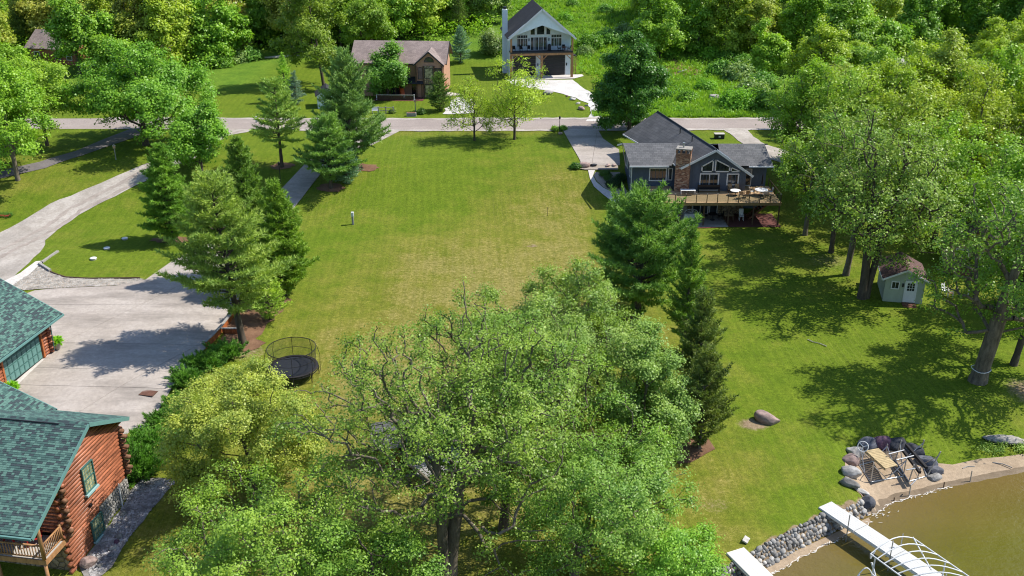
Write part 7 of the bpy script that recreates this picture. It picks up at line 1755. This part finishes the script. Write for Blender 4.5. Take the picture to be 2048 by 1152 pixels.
def scatter(poly, n, dmin, ymin, ymax, xr):
    c = 0
    for _ in range(n * 60):
        if c >= n: break
        x, y = rw_.uniform(-xr, xr), rw_.uniform(ymin, ymax); z = H(x, y); px, py = pxof(x, y, z)
        if not inside(poly, px, py): continue
        if any((x - a) ** 2 + (y - b) ** 2 < dmin * dmin for a, b, _ in spots): continue
        if 139 < y < 148.5 or (25 < px < 185 and py > 100) or (1765 < px < 1925 and 176 < py < 240): continue
        spots.append((x, y, z)); c += 1
scatter(WOOD_L, 118, 5.0, 176, 248, 118); scatter(WOOD_R, 62, 5.2, 176, 248, 120); nw = len(spots)
for (x, y, z) in spots:
    k = rw_.randrange(len(PAL)); r = rw_.random(); s = rw_.uniform(.78, 1.2)
    mesh_ = WC if r < .08 else WV[rw_.randrange(len(WV))]; c = PAL[k]; j = rw_.uniform(.85, 1.15)
    if r < .08: plant('woodland_conifer', mesh_, (x, y, z - .1), 'dark evergreen among the broadleaf trees of the far wood', 'tree', (.055, .085, .02), rw_.uniform(0, 6.28), s, 'evergreens in the far wood')
    else: plant(KIND[k][0], mesh_, (x, y, z - .1), KIND[k][1], 'tree', tuple(v * j for v in c), rw_.uniform(0, 6.28), s, 'broadleaf trees of the far wood, ' + KIND[k][1].split(' broadleaf')[0].split(' tree')[0])
GV = [decid(540 + k, h, r, lo, 280, 38, .34, .44, .24, lb, 'bark_grey' if k % 2 else 'bark', fork=.22, shell=.5, inner=.35, min_r=.008) for k, (h, r, lo, lb) in enumerate([(13, 5.0, 2.4, 12), (15, 5.6, 3.2, 13), (11.5, 5.2, 2.0, 12), (14, 4.8, 3.0, 11)])]
GP = [(.165, .22, .018), (.19, .235, .02), (.135, .215, .018), (.155, .195, .028), (.125, .20, .022)]
GK = ['yellow-green tree of the grove along the road', 'lime-tinged tree of the grove along the road', 'bright green tree of the grove along the road', 'soft olive green tree of the grove along the road', 'mid green tree of the grove along the road']
s0 = len(spots); scatter(GROVE, 34, 5.2, 108, 176, 110)
for (x, y, z) in spots[s0:]:
    k = rw_.randrange(5); plant('grove_tree', GV[rw_.randrange(4)], (x, y, z - .1), GK[k], 'tree', GP[k], rw_.uniform(0, 6.28), rw_.uniform(.8, 1.08), 'grove trees, ' + GK[k].split(' tree')[0])
# a few in the open behind the houses, told apart by where they stand
for k, (px, py, mi, s, c, lab) in enumerate([(1320, 118, 4, .95, PAL[0], 'dark-shaded broad tree at the left end of the right-hand wood'), (1395, 108, 6, .9, PAL[3], 'dense dark tree behind the bare bank'), (1448, 112, 1, .95, PAL[2], 'tall yellow-green open tree behind the meadow bushes'), (1506, 115, 0, .9, PAL[4], 'olive tree at the edge of the clearing'), (1535, 150, 2, .8, PAL[1], 'small bright tree on the clearing grass'),
        (160, 148, 3, .95, PAL[3], 'narrow dark ivy-clad tree beside the red-brick house'), (52, 178, 5, .62, PAL[1], 'bright bushy tree before the red-brick house'), (235, 170, 5, .9, PAL[0], 'bushy tree right of the red-brick house'), (410, 128, 5, 1.0, PAL[3], 'vine-draped rounded tree at the corner of the far lawn'), (15, 175, 2, .8, PAL[0], 'bright tree at the left edge below the red-brick house')]):
    x, y, z = gp(px, py); plant('woodland_tree', WV[mi], (x, y, z - .1), lab, 'tree', c, k * 1.1, s)
def dead(px, py, h, r, seed, lab, lean=(0, 0)):
    x, y, z = gp(px, py); rng = np.random.default_rng(seed); T = []
    while len(T) < 130:
        u = unit(rng.normal(0, 1, 3)); p = u * np.array([r, r, h * .36]) * rng.uniform(.4, 1) + np.array([lean[0], lean[1], h * .62])
        T.append(p)
    A, par, rad, ntr = skeleton(rng, (0, 0, -.3), h * .7, np.array(T), .2, .03, lean, fork=.2)
    t = thing('dead_tree', lab, 'tree', (x, y, z)); link('trunk', trunk_mesh('trunk', A, par, rad, ntr, M['dead_wood']), t)
dead(300, 138, 8.0, 4.0, 5, 'bare grey dead tree arching at the edge of the left wood', (2.5, -2)); dead(225, 118, 9.5, 3.6, 6, 'bare pale dead tree behind the massive maple', (-1, 0)); dead(365, 100, 11, 3.0, 7, 'thin bare grey trunk standing in the left wood'); dead(655, 84, 14, 3.0, 8, 'bare grey twiggy treetop behind the airy cottonwood')

# undergrowth below the woods, meadow weeds and bushes
def cloud(name, pts, per, size, clump, mat, color, seed, hgt_=.8):
    rng = np.random.default_rng(seed); P = np.array(pts); P = P + np.stack([np.zeros(len(P)), np.zeros(len(P)), rng.uniform(.1, hgt_, len(P))], 1)
    V1, F1 = leaves(rng, P, clump, per, size, np.array([0, 150, -60.0]), .6, .6); o = link(name, npmesh(name, V1, F1, M[mat]), None, color=(*color, 1)); return tag(o, kind='stuff')
up_, mp_, mw_ = [], [], []
MEADOW = [(1000, 112), (1010, 60), (985, -40), (1290, -40), (1300, 60), (1360, 100), (1420, 96), (1520, 140), (1530, 180), (1540, 236), (1330, 236), (1210, 236), (1195, 160), (1150, 158), (1142, 110)]
for _ in range(26000):
    x, y = rw_.uniform(-120, 120), rw_.uniform(148, 250)
    z = H(x, y); px, py = pxof(x, y, z)
    if inside(WOOD_L, px, py) or inside(WOOD_R, px, py):
        if rw_.random() < .45: up_.append((x, y, z))
    elif inside(MEADOW, px, py):
        if 1 < x < 12 and 172 < y < 190: continue
        if 10.5 < x < 14.5 and y < 178 and y > 150 and px < 1215: continue
        (mp_ if rw_.random() < .88 else mw_).append((x, y, z))
cloud('undergrowth', up_, 16, .5, .75, 'leaf', (.135, .225, .024), 1, 3.0)
rng = np.random.default_rng(9)
P = np.repeat(np.array(mp_), 5, 0) + rng.normal(0, .7, (len(mp_) * 5, 3)) * np.array([1, 1, 0]); V1, F1 = tufts(rng, P, np.tile([0, 0, 1.0], (len(P), 1)), 4, .75, .22, .55); o = link('meadow_grass', npmesh('meadow_grass', V1, F1, M['weed']), None, color=(.125, .205, .026, 1)); tag(o, kind='stuff')
xs_, ys_, _ = gp(2005, 893); cloud('shore_weeds', [(xs_ + rw_.uniform(-2.2, 1.8), ys_ + rw_.uniform(-1.0, .2), H(xs_, ys_) - .05) for _ in range(60)], 22, .12, .16, 'weed', (.11, .17, .03), 44, .35)
cloud('meadow_weeds', mw_, 26, .30, .55, 'weed', (.095, .19, .03), 3, 1.0)
MBV = []
for k in range(4):
    rng = np.random.default_rng(700 + k); n = 120; d = unit(rng.normal(0, 1, (n, 3)) + np.array([0, 0, .3])); P = d * np.array([2.0, 1.8, 1.7]) * rng.uniform(.55, 1, (n, 1)); P[:, 2] = np.abs(P[:, 2]) + .2
    V1, F1 = leaves(rng, P, .34, 34, .30, np.zeros(3), .5); fol = npmesh('foliage', V1, F1, M['leaf']); m = MB()
    for j in range(6): m.tube((0, 0, -.2), (1.1 * math.cos(j), 1.1 * math.sin(j), 1.4), .05, .02, 5)
    MBV.append((m.mesh('stems', [M['bark']]), fol))
bl = [(1445, 150, 1.3, 'rounded meadow bush nearest the bare bank'), (1478, 160, 1.5, 'broad grey-green meadow bush at the clearing edge'), (1420, 115, 1.2, 'bright meadow bush above the bare bank'), (1455, 125, 1.2, 'leafy meadow bush in the middle of the thicket'), (1490, 135, 1.2, 'meadow bush at the right of the thicket'), (1500, 195, 1.5, 'grey-green willow bush low in the meadow'), (1475, 215, 1.5, 'wide dark meadow bush close to the road'), (1520, 215, 1.4, 'meadow bush close to the road at the grove edge'), (1525, 175, 1.3, 'meadow bush between clearing and grove'),
      (1310, 95, 1.2, 'round bush at the foot of the right-hand wood'), (1335, 110, 1.2, 'yellowish bush at the foot of the right-hand wood'), (1180, 95, 1.3, 'grey-green willow bush right of the white house'), (1215, 85, 1.3, 'second grey-green willow bush up the meadow'), (1250, 70, 1.2, 'third willow bush nearest the dark maple top'), (1130, 40, .8, 'tan-tinged small bush on the upper meadow'), (1145, 12, .7, 'small dark bush at the top of the meadow'), (1210, 25, .9, 'dark bush right on the upper meadow slope'), (1075 + 95, 108, .8, 'small bush beside the side porch of the white house'),
      (998, 100, 1.2, 'pale willow bush left of the white chimney'), (440, 133, 1.2, 'bush at the corner of the far lawn'), (500, 118, 1.1, 'bush along the wood edge above the far lawn'), (470, 124, 1.2, 'leafy bush along the wood edge near the dead tree'), (1410, 180, .9, 'low bush in the open meadow weeds'), (1375, 200, .8, 'small weedy bush in the meadow behind the roof peak')]
for k, (px, py, s, lab) in enumerate(bl):
    x, y, z = gp(px, py); a, b = MBV[k % 4]; t = thing('meadow_bush', lab, 'bush', (x, y, z), k * 1.7, None); t.scale = (s, s, s * .95); link('stems', a, t); link('foliage', b, t, color=(*[(.085, .17, .03), (.12, .175, .055), (.10, .20, .018), (.075, .15, .016)][k % 4], 1))
# weeds along the far road verge
rng = np.random.default_rng(19); P = np.array([(rng.uniform(12, 62), rng.uniform(146.5, 149.5), 0) for _ in range(2600)]); P[:, 2] = hgt(P[:, 0], P[:, 1]); V1, F1 = tufts(rng, P, np.tile([0, 0, 1.0], (len(P), 1)), 4, .6, .16, .5); tag(link('verge_grass', npmesh('verge_grass', V1, F1, M['weed']), None, color=(.11, .19, .025, 1)), kind='stuff')
